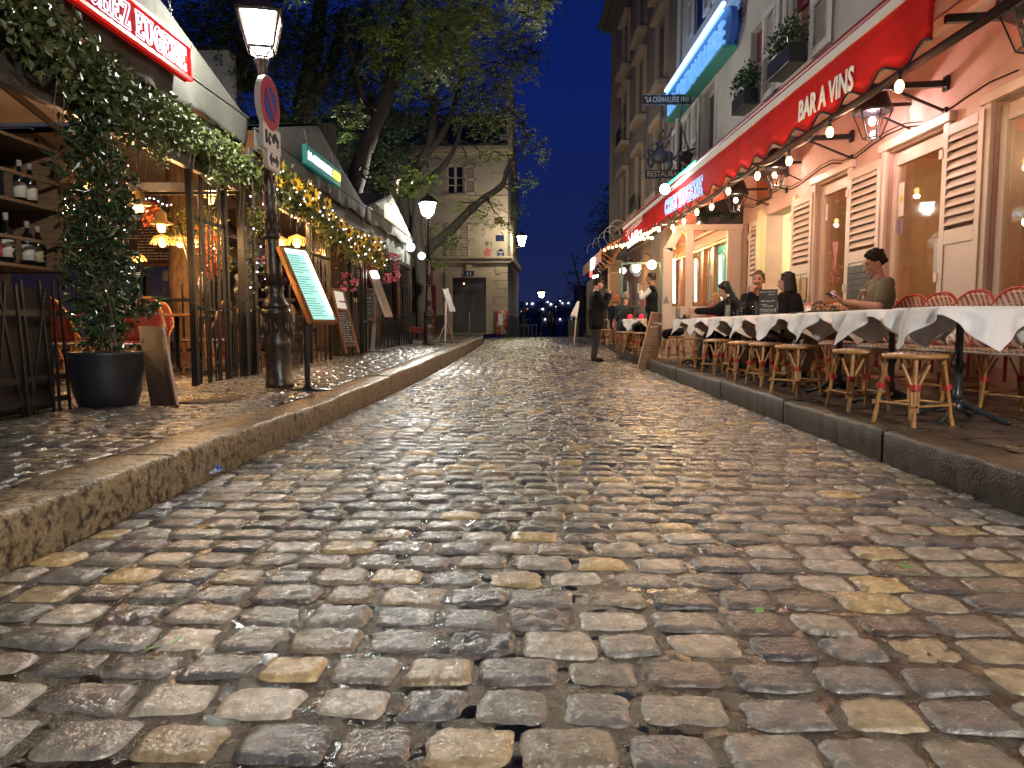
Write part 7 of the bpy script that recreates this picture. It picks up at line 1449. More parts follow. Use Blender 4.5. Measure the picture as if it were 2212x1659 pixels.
for i, Y in enumerate(ty):
    put(table0, (tx(Y), Y, zrs(Y) + .003), rnd.uniform(-.05, .05), 'cast iron bistro table under a white cloth, ' + ordn(i) + ' from the near end of the row')
    cloth((tx(Y), Y, zrs(Y) + .003), rnd.uniform(-.06, .06) + .03, 'white tablecloth with hanging points on the terrace table, ' + ordn(i) + ' from the near end', 40 + i, clip=i in (0, 2))
for i, (Y, xx, a) in enumerate(((4.64, 2.43, .35), (5.42, 2.43, .1), (6.62, 2.40, .5), (7.5, 2.42, .2), (8.15, 2.38, .0), (9.4, 2.40, .3), (10.9, 2.42, .6), (12.5, 2.40, .2))):
    put(stool0, (xx, Y, zrs(Y) + .003), a, ('rattan stool with bright red checked seat nearest the viewer' if i == 0 else 'round rattan stool beside the kerb, ' + ordn(i) + ' from the near end of the row'))
cy_ = [4.65, 5.15, 5.62, 6.12, 6.62, 7.08, 7.62, 8.3, 8.78, 9.25, 9.75, 10.3, 10.9, 11.5, 12.1]
for i, Y in enumerate(cy_):
    put(chair0, (3.48 - .02 * (Y - 5), Y, zrs(Y) + .003), math.pi / 2 + .28 + rnd.uniform(-.1, .1), 'red and cream woven rattan chair against the wall, ' + ordn(i) + ' from the near end')

# table ware
m_gl = glass('clear_table_glass', (.96, .97, .96), .16); m_water = glass('bottle_clear_glass', (.86, .9, .88), .2)
def glassware(kind, x, y, Y, label, grp='glasses on the terrace tables'):
    p = atY(x, y, Y); t = thing('wine_glass' if kind == 'wine' else 'tumbler', label, 'glass', (p.x, p.y, zrs(Y) + .76), 0, grp); mb = MB()
    if kind == 'wine': mb.lathe((0, 0, 0), [(.034, 0), (.033, .003), (.005, .008), (.004, .075), (.02, .09), (.04, .12), (.041, .15), (.032, .195)], 18)
    else: mb.lathe((0, 0, 0), [(.028, 0), (.036, .09)], 16)
    mb.obj('bowl', m_gl, t, False); return t
glassware('wine', 1604, 690, 9.5, 'wine glass standing beside the water bottle on the white cloth'); glassware('wine', 1625, 690, 9.3, 'wine glass just left of the black menu card'); glassware('wine', 1491, 690, 12.0, 'wine glass near the far clear bottle'); glassware('tumbler', 1588, 690, 9.7, 'short tumbler right of the water bottle'); glassware('tumbler', 1597, 690, 9.3, 'second short tumbler right of the water bottle')
def wbottle(x, Y, label, h=.27, capm=None):
    p = atY(x, 690, Y); t = thing('water_bottle', label, 'bottle', (p.x, p.y, zrs(Y) + .76), 0, 'clear bottles on the terrace tables'); mb = MB(); mb.lathe((0, 0, 0), [(.036, 0), (.04, .01), (.04, h * .62), (.032, h * .74), (.016, h * .82), (.015, h * .97), (.018, h)], 18); mb.obj('glass_body', m_water, t, False)
    mb = MB(); mb.lathe((0, 0, 0), [(.034, .006), (.034, h * .55), (0, h * .55)], 14); mb.obj('water', mat('bottle_water', (.5, .52, .5), .1, trans=.6), t, False); mb = MB(); mb.lathe((0, 0, 0), [(.0185, h - .02), (.0185, h + .012), (0, h + .014)], 12); mb.obj('cap', capm or m_white, t, False); return t
wbottle(1571, 10.0, 'clear flask shaped water bottle on the white cloth in front of the woman in black', .30); wbottle(1464, 12.1, 'clear bottle with a dark red cap at the far end of the tables', .30, mat('wine_capsule'))
p = atY(1522, 690, 10.9); t = thing('plate', 'white dinner plate on the far table in front of the woman in black', 'plate', (p.x, p.y, zrs(11) + .757)); mb = MB(); mb.lathe((0, 0, 0), [(.07, 0), (.14, .018), (.142, .02), (.07, .006), (0, .005)], 24); mb.obj('dish', m_white, t, False); mb = MB()
for i in range(9): mb.sphere((rnd.uniform(-.06, .06), rnd.uniform(-.06, .06), .02), .02, 0, (1, 1, .7), 6, 5)
mb.obj('food', mat('brown_food', (.14, .07, .03), .6), t, False)
p = atY(1480, 690, 11.7); t = thing('plate', 'dark slate plate with salad at the far end of the tables', 'plate', (p.x, p.y, zrs(11.7) + .757)); mb = MB(); mb.lathe((0, 0, 0), [(.12, 0), (.125, .012), (0, .01)], 20); mb.obj('dish', m_slate, t, False); leafobj('salad', blob((p.x, p.y, zrs(11.7) + .79), .06, 60, (1, 1, .4)), .04, m_leafI, t)
# black menu card standing on a table
a = atY(1638, 681, 8.45); b = atY(1678, 681, 8.35); t = thing('menu_card', 'black menu card with white chalk writing standing on the white cloth', 'menu card', (a.x, 8.4, zrs(8.4) + .757)); hh = .30
mb = MB(); z0 = zrs(8.4) + .757; mb.prism([(a.x, 8.45, z0), (b.x, 8.35, z0), (b.x, 8.35, z0 + hh), (a.x, 8.45, z0 + hh)], (.004, .012, 0)); mb.prism([(a.x - .03, 8.5, z0), (b.x - .05, 8.48, z0), (b.x - .05, 8.48, z0 + .16), (a.x - .03, 8.5, z0 + .16)], (.004, .012, 0)); mb.obj('card', m_slate, t)
X_ = Vector((b.x - a.x, -.1, 0)); Xn = X_.normalized(); o_ = Vector((-.002, -.006, 0))
for s, v, x0_, x1_ in (("Butcher's Selection", .265, .06, .92), ('Pressure', .235, .5, .85), ('BEEF (bmg) 49€', .16, .12, .85), ('Prime rib', .12, .14, .45), ('from 1kg 100€', .10, .25, .8), ('Premium bone 4 per 18€', .065, .1, .95), ('Tomahawk 2 per 75€', .045, .1, .95), ('WINNERS MENU', .015, .1, .7)):
    text(s, Vector((a.x, 8.45, z0 + v)) + X_ * x0_ + o_, Vector((a.x, 8.45, z0 + v)) + X_ * x1_ + o_, .013, m_chalk, parent=t, normal=(0, -1, 0), name='writing', depth=.001)
for x, Y, lb in ((1795, 6.75, 'black menu folder lying on the cloth in front of the seated man'), (1750, 7.5, 'dark red and black menu lying flat beside the seated man')):
    p = atY(x, 668, Y); mb = MB(); mb.box((p.x, p.y, zrs(Y) + .772), (.24, .34, .016), .4); mb.top('menu_folder', m_black, lb, 'menu', bevel=.003)
# leaning brown chalkboard at the kerb
Yb_ = 13.55; A = atZ(1376, 797, 0.0); A.y = Yb_; A = atY(1376, 796, Yb_); B = atY(1413, 801, Yb_); C_ = atY(1443, 676, Yb_ + .22); D_ = atY(1407, 674, Yb_ + .22); off = Vector((0, 0, -A.z + .01)); 
t = thing('leaning_chalkboard', 'tall brown chalkboard leaning by the kerb, headed ABATILLES with Chez Eugene in chalk', 'chalkboard', (A.x, A.y, 0)); A, B, C_, D_ = [q + off for q in (A, B, C_, D_)]; C_ -= off * .3; D_ -= off * .3
mb = MB(); mb.prism([A, B, C_, D_], (.0, .025, .004)); mb.obj('panel', mat('brown_chalkboard', (.15, .085, .04), .55, col2=(.11, .06, .03), scale=3), t)
mb = MB()
for a, b in ((A, B), (B, C_), (C_, D_), (D_, A)): mb.beam(a + Vector((0, -.004, 0)), b + Vector((0, -.004, 0)), .018, .03, up=(0, 1, 0))
mb.obj('frame', mat('pale_edge', (.42, .3, .18), .5), t)
def q3(u_, v_): return (D_ * (1 - u_) * (1 - v_) + C_ * u_ * (1 - v_) + A * (1 - u_) * v_ + B * u_ * v_) + Vector((0, -.012, 0))
text('ABATILLES', q3(.30, .20), q3(.68, .20), .045, m_chalk, parent=t, normal=(0, -1, 0), up=q3(.5, 0) - q3(.5, 1)); text('Chez', q3(.72, .10), q3(.93, .07), .05, m_chalk, parent=t, normal=(0, -1, 0), up=q3(.5, 0) - q3(.5, 1)); text('Eugène', q3(.66, .22), q3(.95, .16), .05, m_chalk, parent=t, normal=(0, -1, 0), up=q3(.5, 0) - q3(.5, 1)); text('Our cocktails', q3(.15, .27), q3(.62, .25), .04, m_chalk, parent=t, normal=(0, -1, 0), up=q3(.5, 0) - q3(.5, 1))
mb = MB()
for v_, k_ in ((.36, 2), (.48, 3), (.62, 2), (.74, 2), (.86, 1)): scribble(mb, q3(.16, v_), q3(1, .5) - q3(0, .5), q3(.5, 0) - q3(.5, 1), .22, .045 * k_, k_, 0, int(v_ * 100), .005)
mb.obj('writing', mat('faded_chalk', (.48, .38, .26), .9), t); mb = MB(); mb.prism([q3(.10, .08), q3(.22, .08), q3(.19, .2), q3(.13, .2)], (0, -.002, 0)); mb.obj('painted_glass', mat('cocktail_red'), t)

# ================================================================== glazed screen and the far terrace
YS = 13.45
def sp_(x, y, off=0): return atY(x, y, YS - off)
vs = thing('glazed_screen', 'cream framed glazed wind screen standing across the pavement, reflecting heater tubes', 'screen', sp_(1500, 770)); x0 = sp_(1432, 600).x; x1 = XF(YS) - .01; zs0 = zrs(YS)
zt_ = sp_(1500, 487).z; zg0 = sp_(1500, 662).z; zg1 = sp_(1500, 497).z
mb = MB(); mb.span((x0, YS, zs0), (x0 + .17, YS + .07, sp_(1440, 535).z)); xl_ = x0 + .17; xm0, xm1 = sp_(1481, 600).x, sp_(1497, 600).x; xr_ = sp_(1570, 600).x
mb.span((xm0, YS, zg0), (xm1, YS + .07, zg1)); mb.span((xr_, YS, zg0), (xr_ + .07, YS + .07, zg1)); mb.span((sp_(1467, 500).x, YS, zg1), (x1, YS + .07, zt_ + .02)); mb.beam((x0 + .09, YS + .035, sp_(1440, 540).z), (sp_(1470, 500).x, YS + .035, zt_ - .04), .16, .07, up=(0, 1, 0)); mb.span((xl_, YS, zg0 - .12), (x1, YS + .07, zg0)); mb.obj('frame', m_trim, vs, bevel=.006)
mb = MB(); mb.span((xl_, YS + .01, zs0 + .02), (xr_ + .07, YS + .05, zg0 - .12)); mb.obj('lower_panel', m_trim, vs); mb = MB(); mb.span((xl_ + .1, YS - .006, zs0 + .12), (xr_ - .1, YS + .012, zg0 - .24)); mb.obj('raised_panel', m_trim, vs, bevel=.01)
mb = MB(); mb.span((xr_ + .07, YS + .01, zs0), (x1, YS + .06, zg1)); mb.obj('hinged_panel', m_trim, vs); mb = MB(); mb.span((xr_ + .25, YS - .002, zs0), (xr_ + .26, YS + .012, zg1)); mb.obj('hinge_line', mat('old_gold'), vs)
mb = MB(); mb.add([(xl_, YS + .035, zg0), (xm0, YS + .035, zg0), (xm0, YS + .035, zg1), (xl_ + .25, YS + .035, zg1), (xl_, YS + .035, zg1 - .3)], [(0, 1, 2, 3, 4)]); mb.obj('pane', glass('screen_glass', (.9, .95, .93), .28), vs); mb = MB(); mb.add([(xm1, YS + .035, zg0), (xr_, YS + .035, zg0), (xr_, YS + .035, zg1), (xm1, YS + .035, zg1)], [(0, 1, 2, 3)]); mb.obj('pane', glass('screen_glass'), vs)
mb = MB(); mb.add([(sp_(1505, 480).x, YS + .035, zt_ + .02), (x1, YS + .035, zt_ + .02), (x1, YS + .035, zt_ + .62), (sp_(1505, 480).x, YS + .035, zt_ + .3)], [(0, 1, 2, 3)]); mb.obj('upper_pane', mat('smoked_glass', (.012, .02, .02), .06, spec=.9), vs)
c = sp_(1439, 650, .01); plaque_ = thing('sticker', 'small grey triangular emblem sticker on the post of the glazed screen', 'sticker', c); mb = MB(); mb.prism([c + Vector((-.06, 0, -.05)), c + Vector((.06, 0, -.05)), c + Vector((0, 0, .1))], (0, .004, 0)); mb.obj('emblem', mat('grey_print', (.2, .2, .2), .5), plaque_)
# patio heater tubes glowing behind the panes
for i, (x, y0_, y1_, Y) in enumerate(((1393, 560, 610, 16.0), (1456, 560, 655, 14.6), (1502, 560, 652, 14.3), (1556, 552, 655, 14.1))):
    if i == 0: continue
    a = atY(x, y1_, Y); b = atY(x, y0_, Y); t = thing('tube_heater', 'white glowing upright heater tube behind the glazed screen, ' + ordn(i - 1) + ' from the left', 'heater', (a.x, a.y, zrs(Y)), 0, 'glowing heater tubes'); mb = MB(); mb.tube([a, b], .024, 10); mb.obj('tube', emitter('heater_glow', (1, .95, .72), 3), t)
    mb = MB(); mb.lathe((a.x, a.y, zrs(Y)), [(.14, 0), (.13, .03), (.03, .05), (.025, .8)], 14); mb.tube([(a.x + .07, a.y, a.z), (a.x + .07, a.y, b.z), (a.x, a.y, b.z + .09), (a.x - .07, a.y, b.z), (a.x - .07, a.y, a.z)], .01, 5); mb.obj('stand', m_iron, t)
# next restaurant: teal room, orange woodwork, lit from inside
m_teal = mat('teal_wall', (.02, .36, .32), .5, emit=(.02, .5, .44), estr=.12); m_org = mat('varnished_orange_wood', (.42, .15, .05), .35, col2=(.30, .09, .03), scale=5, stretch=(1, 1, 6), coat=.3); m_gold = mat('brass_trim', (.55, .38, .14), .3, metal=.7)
rr_ = thing('cafe_front', 'orange varnished cafe front with brass mouldings beyond the glazed screen', 'shopfront', fw(16.5, .05, .2)); mb = MB()
for s in (13.6, 14.9, 15.7, 16.8, 17.6, 18.5): fbox(mb, s, s + .16, .2, 2.9, .01, .10)
fbox(mb, 13.6, 18.6, 2.55, 2.75, .01, .12); fbox(mb, 13.6, 18.6, .2, .75, .01, .06); mb.obj('woodwork', m_org, rr_, bevel=.01)
mb = MB(); fbox(mb, 13.6, 18.6, 2.76, 2.82, .01, .16); fbox(mb, 13.6, 18.6, 2.48, 2.52, .10, .14); fbox(mb, 13.6, 18.6, 3.05, 3.11, .01, .2); mb.obj('brass_moulding', m_gold, rr_)
mb = MB(); fbox(mb, 13.6, 18.6, 2.82, 3.7, .005, .03); mb.obj('header', mat('orange_header', (.5, .17, .09), .5), rr_)
mb = MB(); fbox(mb, 13.78, 14.88, .75, 2.45, .006, .012); fbox(mb, 15.1, 15.65, .8, 2.3, .012, .016); fbox(mb, 15.95, 16.3, .8, 2.3, .012, .016); mb.obj('teal_panel', m_teal, rr_)
mb = MB(); fbox(mb, 14.1, 14.5, 1.3, 1.75, .014, .02); mb.obj('poster', m_white, rr_); mb = MB(); fbox(mb, 14.15, 14.45, 1.35, 1.5, .022, .024); mb.obj('poster_stripe', m_sblue, rr_)
mb = MB(); fbox(mb, 13.78, 14.3, 2.1, 2.4, .014, .02); mb.obj('white_poster', m_white, rr_); mb = MB(); mb.prism([fw(14.3, .022, 2.1), fw(14.3, .022, 2.2), fw(13.8, .022, 2.4), fw(13.8, .022, 2.3)], FN * .003); mb.obj('red_stripe', m_sred, rr_)
mb = MB()
for s0_, s1_ in ((15.1, 15.65), (15.95, 16.7), (17.0, 17.5)): fbox(mb, s0_, s1_, .8, 2.45, .006, .012)
mb.obj('window_pane', mat('amber_pane', (.10, .055, .03), .1, emit=(1, .45, .12), estr=.12), rr_)
mb = MB()
for s_ in (15.3, 15.5, 16.15, 16.35, 16.55, 17.2): fbox(mb, s_, s_ + .04, .8, 2.45, .013, .04)
for z_ in (1.3, 1.9): fbox(mb, 15.1, 17.5, z_, z_ + .04, .013, .04)
mb.obj('glazing_bars', m_org, rr_)
# open striped blind ceiling above
m_str = mat('striped_awning', (.70, .20, .12), .6); mm_ = bpy.data.materials.new('red_white_stripes'); mm_.use_nodes = True; tt = mm_.node_tree; wv = tt.nodes.new('ShaderNodeTexWave'); wv.bands_direction = 'Y'; wv.inputs['Scale'].default_value = 1.6; wv.wave_profile = 'TRI'; rp = tt.nodes.new('ShaderNodeValToRGB'); rp.color_ramp.interpolation = 'CONSTANT'; rp.color_ramp.elements[0].color = (.60, .07, .03, 1); rp.color_ramp.elements[1].color = (.66, .45, .28, 1); rp.color_ramp.elements[1].position = .5; tcx = tt.nodes.new('ShaderNodeTexCoord'); tt.links.new(tcx.outputs['Object'], wv.inputs['Vector']); tt.links.new(wv.outputs['Fac'], rp.inputs[0]); tt.links.new(rp.outputs[0], tt.nodes['Principled BSDF'].inputs['Base Color'])
sa = thing('striped_awning', 'red and white striped awning with folding scissor arms at the far end of the terrace', 'awning', (2.0, 24, 2.5)); sa_o = (2.0, 24, 2.5)
yb0, yb1 = 21.5, 29.0; xo = lambda Y: atY(1345 if Y < 22 else 1262, 600, Y).x
A_ = atY(1345, 512, 21.8); B_ = atY(1300, 538, 21.8); C2 = atY(1260, 577, 29.0); D2 = C2 + (A_ - B_)
mb = MB(); n = 26; P = []
E0 = B_; E1 = C2; T0 = A_; T1 = Vector((A_.x + .25, 29.5, A_.z + .1))
mb.grid([[T0.lerp(T1, i / 20), E0.lerp(E1, i / 20)] for i in range(21)], sm=False); mb.obj('roof_cloth', mm_, sa, solid=.01)
mb = MB(); mb.grid([[E0.lerp(E1, i / 40) + Vector((-.01, 0, 0)), E0.lerp(E1, i / 40) + Vector((-.02, 0, -.34 - (.05 if i % 4 < 2 else 0)))] for i in range(41)], sm=False); mb.obj('valance', mm_, sa, solid=.008)
mb = MB()
for k in range(2):
    for i in range(7):
        a = E0.lerp(E1, (i + .2) / 7); b = T0.lerp(T1, (i + .2) / 7); mb.tube([a + Vector((.05, 0, -.1)), b.lerp(a, .4) + Vector((0, 0, -.55)), b + Vector((0, 0, -.15))], .035, 5)
        mb.tube([a + Vector((.05, .3, -.12)), a.lerp(b, .45) + Vector((0, .4, -.6)), b + Vector((0, .5, -.3))], .03, 5)
    break
mb.obj('scissor_arms', mat('arm_brown', (.25, .14, .08), .5), sa); mb = MB(); mb.box(E0.lerp(E1, .35) + Vector((-.06, 0, -.25)), (.06, .9, .34)); mb.obj('lit_sign', emitter('small_lit_sign', (1, .95, .95), 3), sa); mb = MB(); mb.box(E0.lerp(E1, .42) + Vector((-.06, 0, -.55)), (.05, .4, .2)); mb.obj('lit_red_sign', emitter('small_red_sign', (1, .05, .04), 2), sa)
mb = MB()
for i in range(5): c = Vector((atY(1345, 480, 19.6).x - .05, 0, 0)); q = atY(1335 - i * 13, 497 + i * 11, 20.5 + i * 1.5); mb.tube([q + Vector((.25 * math.cos(k * .5), .0, .28 * math.sin(k * .5))) for k in range(8)], .012, 5)
mb.top('bent_rods', mat('pale_rod', (.35, .30, .25), .5), 'row of thin curved iron hoops standing above the striped awning', 'iron hoops')
# teal framed glass wind screen
m_tfr = mat('teal_frame', (.04, .11, .11), .4); tf = thing('glass_screen', 'teal framed clear wind screen on the far terrace', 'screen', atY(1345, 740, 18.2)); Yt_ = 18.2
xa = atY(1343, 600, Yt_).x; xb = atY(1430, 600, Yt_).x; zt_ = atY(1390, 571, Yt_).z; zb_ = zrs(Yt_); mb = MB(); mb.span((xa - .03, Yt_, zb_), (xa + .03, Yt_ + .05, zt_)); mb.span((xa - .03, Yt_, zt_), (xb, Yt_ + .05, zt_ + .05)); mb.span((xb - .05, Yt_, zb_), (xb, Yt_ + .05, zt_)); mb.span((xa, Yt_, zb_), (xb, Yt_ + .05, zb_ + .30)); mb.obj('frame', m_tfr, tf); mb = MB(); mb.add([(xa, Yt_ + .02, zb_ + .3), (xb, Yt_ + .02, zb_ + .3), (xb, Yt_ + .02, zt_), (xa, Yt_ + .02, zt_)], [(0, 1, 2, 3)]); mb.obj('pane', m_glass, tf)
for i, (x, y, Y, r_, lb) in enumerate(((1345, 585, 19.0, .088, 'leftmost white globe lamp beside the teal post on the right'), (1374, 580, 18.0, .098, 'middle white globe lamp of the far right terrace'), (1408, 572, 17.0, .108, 'rightmost and largest white globe lamp of the far right terrace'))): globe(atY(x, y, Y), r_, lb)
# bulb clusters near the far end of the awning
k = 10
for i in range(26):
    if i < 13: x, y, Y = 1418 - i * 6.2, 493 + (i * 3.3) + rnd.uniform(-2, 2), 15.2 + i * .25
    else: j = i - 13; x, y, Y = 1408 - j * 8.5, 512 + j * 2.2 + rnd.uniform(-2, 3), 15.5 + j * .35
    p = atY(x, y, Y); t = thing('string_bulb', 'golden bulb in the dense string by the script sign, ' + ordn(i) + ' leftward', 'bulb', p, 0, 'golden bulbs over the far terrace'); mb = MB(); mb.sphere((0, 0, 0), .036, n=8, k=6); mb.obj('bulb', m_bulbw, t, False); mb = MB(); mb.tube([(0, 0, .04), (0, 0, .12)], .012, 5); mb.obj('socket', m_black, t, False)
for Y, e_ in ((15.2, 26), (17.5, 34), (20, 34), (23, 20)): plight('terrace_bulb_light', (2.95, Y, 2.55), e_, (1, .62, .26), .15)
t = thing('wall_sconce', 'ornate golden lamp hanging behind the left pane of the glazed screen', 'lamp', atY(1452, 526, 15.0)); mb = MB(); mb.sphere(t.location, .055, 0, (1, 1, 1.5), 10, 8); mb.obj('bulb', m_bulbw, t); mb = MB(); mb.tube([t.location + Vector(q) for q in ((0, 0, .08), (.02, 0, .25), (.2, 0, .27), (.28, 0, .2))], .018, 6); mb.lathe(t.location, [(.07, -.1), (.02, -.16), (0, -.22)], 8); mb.obj('arm', m_gold, t)
# far terrace table, stools
def ft(x, y, Y, proto, rz, lab): 
    p = atY(x, y, Y); return put(proto, (p.x, Y, zrs(Y) + .003), rz, lab)
for i, (x, Y, lb) in enumerate(((1360, 16.3, 'pale rattan stool at the far round table, left one of the front pair'), (1386, 15.6, 'pale rattan stool at the far round table, right one of the front pair'), (1312, 20.6, 'orange lit rattan stool beside the red haired woman'), (1370, 17.4, 'rattan stool half hidden under the far round table'))): ft(x, 735, Y, stool0, .3 * i, lb)
p = atY(1385, 700, 16.9); put(table0, (p.x, 16.9, zrs(16.9) + .003), .3, 'small far table with white cloth in front of the couple'); cloth((p.x, 16.9, zrs(16.9) + .003), .5, 'white tablecloth on the far table with red candle jars', 77, side=.98)
for x, lb in ((1361, 'left red candle jar on the far table'), (1386, 'right red candle jar on the far table')): q = atY(x, 668, 16.9); mb = MB(); mb.lathe((q.x, q.y, zrs(16.9) + .76), [(.05, 0), (.055, .02), (.055, .08), (.03, .10)], 12); mb.top('candle_jar', mat('red_glass_jar', (.6, .01, .03), .15, emit=(1, .02, .05), estr=.5), lb, 'candle', group='red candle jars')
q = atY(1326, 672, 20.5); t = thing('bistro_table', 'small bare far table with glowing candle behind the man in black', 'table', (q.x, 20.5, zrs(20.5))); mb = MB(); mb.lathe((0, 0, 0), [(.3, .72), (.3, .75), (0, .751)], 20); mb.obj('tabletop', m_gold, t, False); mb = MB(); mb.lathe((0, 0, 0), [(.2, 0), (.03, .04), (.025, .72)], 10); mb.obj('column', m_cst, t, False)
t = put(chair0, (atY(1352, 700, 17.9).x, 17.9, zrs(17.9)), math.pi + .2, 'rattan chair with the grey haired man at the far table'); t['group'] = 'red and cream rattan armchairs against the wall'
# brown bag / wood gate beyond, white screens
mb = MB(); a = atY(1303, 560, 29.9); 
t = thing('wooden_gate', 'tall brown slatted wooden gate at the far end of the right hand terrace', 'gate', atY(1330, 740, 26)); g0 = atY(1316, 562, 24.5); g1 = atY(1343, 562, 24.5); zg = zrs(24.5); mb = MB()
for i in range(9): x = g0.x + (g1.x - g0.x) * (i + .5) / 9; mb.span((x - .02, 24.5, zg), (x + .02, 24.53, g0.z - .1))
mb.obj('slats', m_wood, t); mb = MB(); mb.span((g0.x - .04, 24.48, zg), (g0.x + .03, 24.55, g0.z)); mb.span((g1.x - .03, 24.48, zg), (g1.x + .04, 24.55, g0.z)); mb.span((g0.x, 24.48, g0.z - .1), (g1.x, 24.55, g0.z)); mb.span((g0.x, 24.48, g0.z - .45), (g1.x, 24.55, g0.z - .4)); mb.obj('frame', mat('gate_frame', (.28, .19, .12), .5), t)
b3 = thing('end_wall', 'dark low building wall closing the right side beyond the terrace', 'building', atY(1320, 740, 31)); mb = MB(); mb.span((atY(1292, 600, 31).x, 31, .1), (8, 38, 3.1)); mb.obj('wall', m_wall2, b3); mb = MB(); mb.span((atY(1296, 600, 31).x, 30.96, 1.55), (atY(1306, 600, 31).x, 30.99, 3.0)); mb.obj('window', mat('pale_window', (.2, .22, .22), .3), b3)
leafobj('ivy_cover', blob((4.4, 32, 3.6), 1.5, 900, (1, 1, .8)), .22, m_lfd, b3)
t = thing('music_stand', 'white menu sheet on a thin stand left of the man in the cap', 'menu stand', atY(1262, 745, 19)); p = Vector(t.location); p = atY(1250, 741, 21); q = atY(1247, 683, 21); t.location = p; mb = MB(); mb.tube([atY(1240, 742, 21), atY(1245, 684, 21)], .022, 6); mb.obj('pole', mat('pale_pole', (.5, .42, .32), .5), t); mb = MB(); mb.prism([atY(1233, 680, 21), atY(1247, 684, 21), atY(1252, 650, 21.2), atY(1246, 652, 21.2)], (0, .01, 0)); mb.obj('sheet', m_wband, t); mb = MB(); mb.beam(atY(1232, 682, 20.98), atY(1248, 686, 20.98), .05, .03); mb.obj('ledge', m_steel, t)
# ================================================================== far end of the street
Ye = 45.0
t = thing('railing', 'black iron railing at the top of the steps at the end of the street', 'railing', atY(1245, 720, Ye)); mb = MB()
for i in range(16): q = atY(1228 + i * 4.5, 690, Ye); mb.beam((q.x, Ye, zr(Ye) - .1), (q.x, Ye, q.z), .04, .04)
a = atY(1226, 688, Ye); b = atY(1300, 688, Ye); mb.beam(a, b, .06, .06); mb.obj('bars', m_black, t)
q = atY(1228, 722, 43); mb = MB(); mb.span((q.x - .0, 43, zr(43) - .1), (q.x + .62, 43.4, atY(1228, 692, 43).z)); mb.top('utility_box', mat('grey_green_box', (.10, .10, .07), .7), 'small grey green utility cabinet at the end of the street', 'cabinet', bevel=.02)
q = atY(1134, 720, 44); mb = MB()
for i in range(5): mb.beam((q.x - .3 + i * .25, 44, -.1), (q.x - .3 + i * .25, 44, .9), .03, .03)
mb.beam((q.x - .35, 44, .9), (q.x + .75, 44, .9), .04, .04); mb.top('railing', m_black, 'short railing at the foot of the corner house', 'railing')
lts = random.Random(12)
for i, (x, y, c_) in enumerate(((1138, 656, 'w'), (1150, 656, 'w'), (1183, 653, 'w'), (1190, 657, 'w'), (1141, 667, 'r'), (1150, 673, 'r'), (1157, 677, 'w'), (1127, 672, 'w'), (1215, 655, 'w'), (1210, 651, 'w'), (1228, 655, 'w'), (1195, 668, 'w'), (1200, 663, 'w'), (1158, 680, 'w'), (1217, 678, 'w'), (1235, 688, 'w'), (1172, 668, 'w'), (1136, 678, 'w'), (1178, 690, 'w'), (1210, 690, 'w'))):
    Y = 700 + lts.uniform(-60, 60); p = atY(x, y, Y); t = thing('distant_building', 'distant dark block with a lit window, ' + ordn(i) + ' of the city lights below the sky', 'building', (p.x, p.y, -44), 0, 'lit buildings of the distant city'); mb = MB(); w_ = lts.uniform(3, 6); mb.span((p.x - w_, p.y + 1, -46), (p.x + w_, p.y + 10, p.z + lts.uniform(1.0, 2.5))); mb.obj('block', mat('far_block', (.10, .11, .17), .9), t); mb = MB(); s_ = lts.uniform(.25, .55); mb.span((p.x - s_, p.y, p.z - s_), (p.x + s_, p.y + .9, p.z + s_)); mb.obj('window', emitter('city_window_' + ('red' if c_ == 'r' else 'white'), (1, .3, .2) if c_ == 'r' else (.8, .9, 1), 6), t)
for i, (x, y) in enumerate(((1301, 660), (1306, 655))):
    p = atY(x, y - 60, 40); 
p = atY(1378, 1, 40)
mb = MB(); q = atY(1222, 1, 40)
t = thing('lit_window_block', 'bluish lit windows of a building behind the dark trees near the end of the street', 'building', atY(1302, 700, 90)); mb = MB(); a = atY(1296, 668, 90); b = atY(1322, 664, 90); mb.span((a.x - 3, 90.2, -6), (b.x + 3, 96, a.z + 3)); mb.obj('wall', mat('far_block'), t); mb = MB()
for i in range(3): mb.span((a.x + i * .55, 90.0, a.z), (a.x + i * .55 + .4, 90.15, a.z + .9))
mb.obj('window', emitter('aqua_window', (.3, .6, .8), .6), t)
t = thing('far_lamp', 'pair of tiny white lamps in the trees beyond the striped awning', 'lamp', atY(1379 - 1, 560, 33)); mb = MB(); mb.sphere(atY(1378 - 0, 560, 33), .01)
bpy.data.objects.remove(t)
t = thing('spotlight', 'two tiny white spot lamps under the far striped awning', 'lamp', atY(1381, 556, 22)); mb = MB(); mb.sphere(atY(1323 + 54 - 0, 0, 22), .01) if False else None
t.location = atY(1379, 556, 22); c1 = atY(1283 + 0, 0, 22)
p1_ = atY(1380 - 0, 556, 22); bpy.data.objects.remove(t)
p1_ = Vector(atY((2280 + 270 / 2.765) / 1.852, (850 + 715 / 2.765) / 1.852, 26)); p2_ = Vector(atY((2280 + 300 / 2.765) / 1.852, (850 + 703 / 2.765) / 1.852, 26))
for p_, lb in ((p1_, 'larger of two tiny white spot lamps left of the far striped awning'), (p2_, 'smaller of two tiny white spot lamps left of the far striped awning')):
    t = thing('spotlight', lb, 'lamp', p_); mb = MB(); mb.sphere(p_, .06 if p_ is p1_ else .045, n=8, k=6); mb.obj('lamp_head', emitter('spot_white', (1, 1, 1), 12), t); mb = MB(); mb.tube([p_, p_ + Vector((.1, .1, .3))], .012, 4); mb.obj('arm', m_black, t)
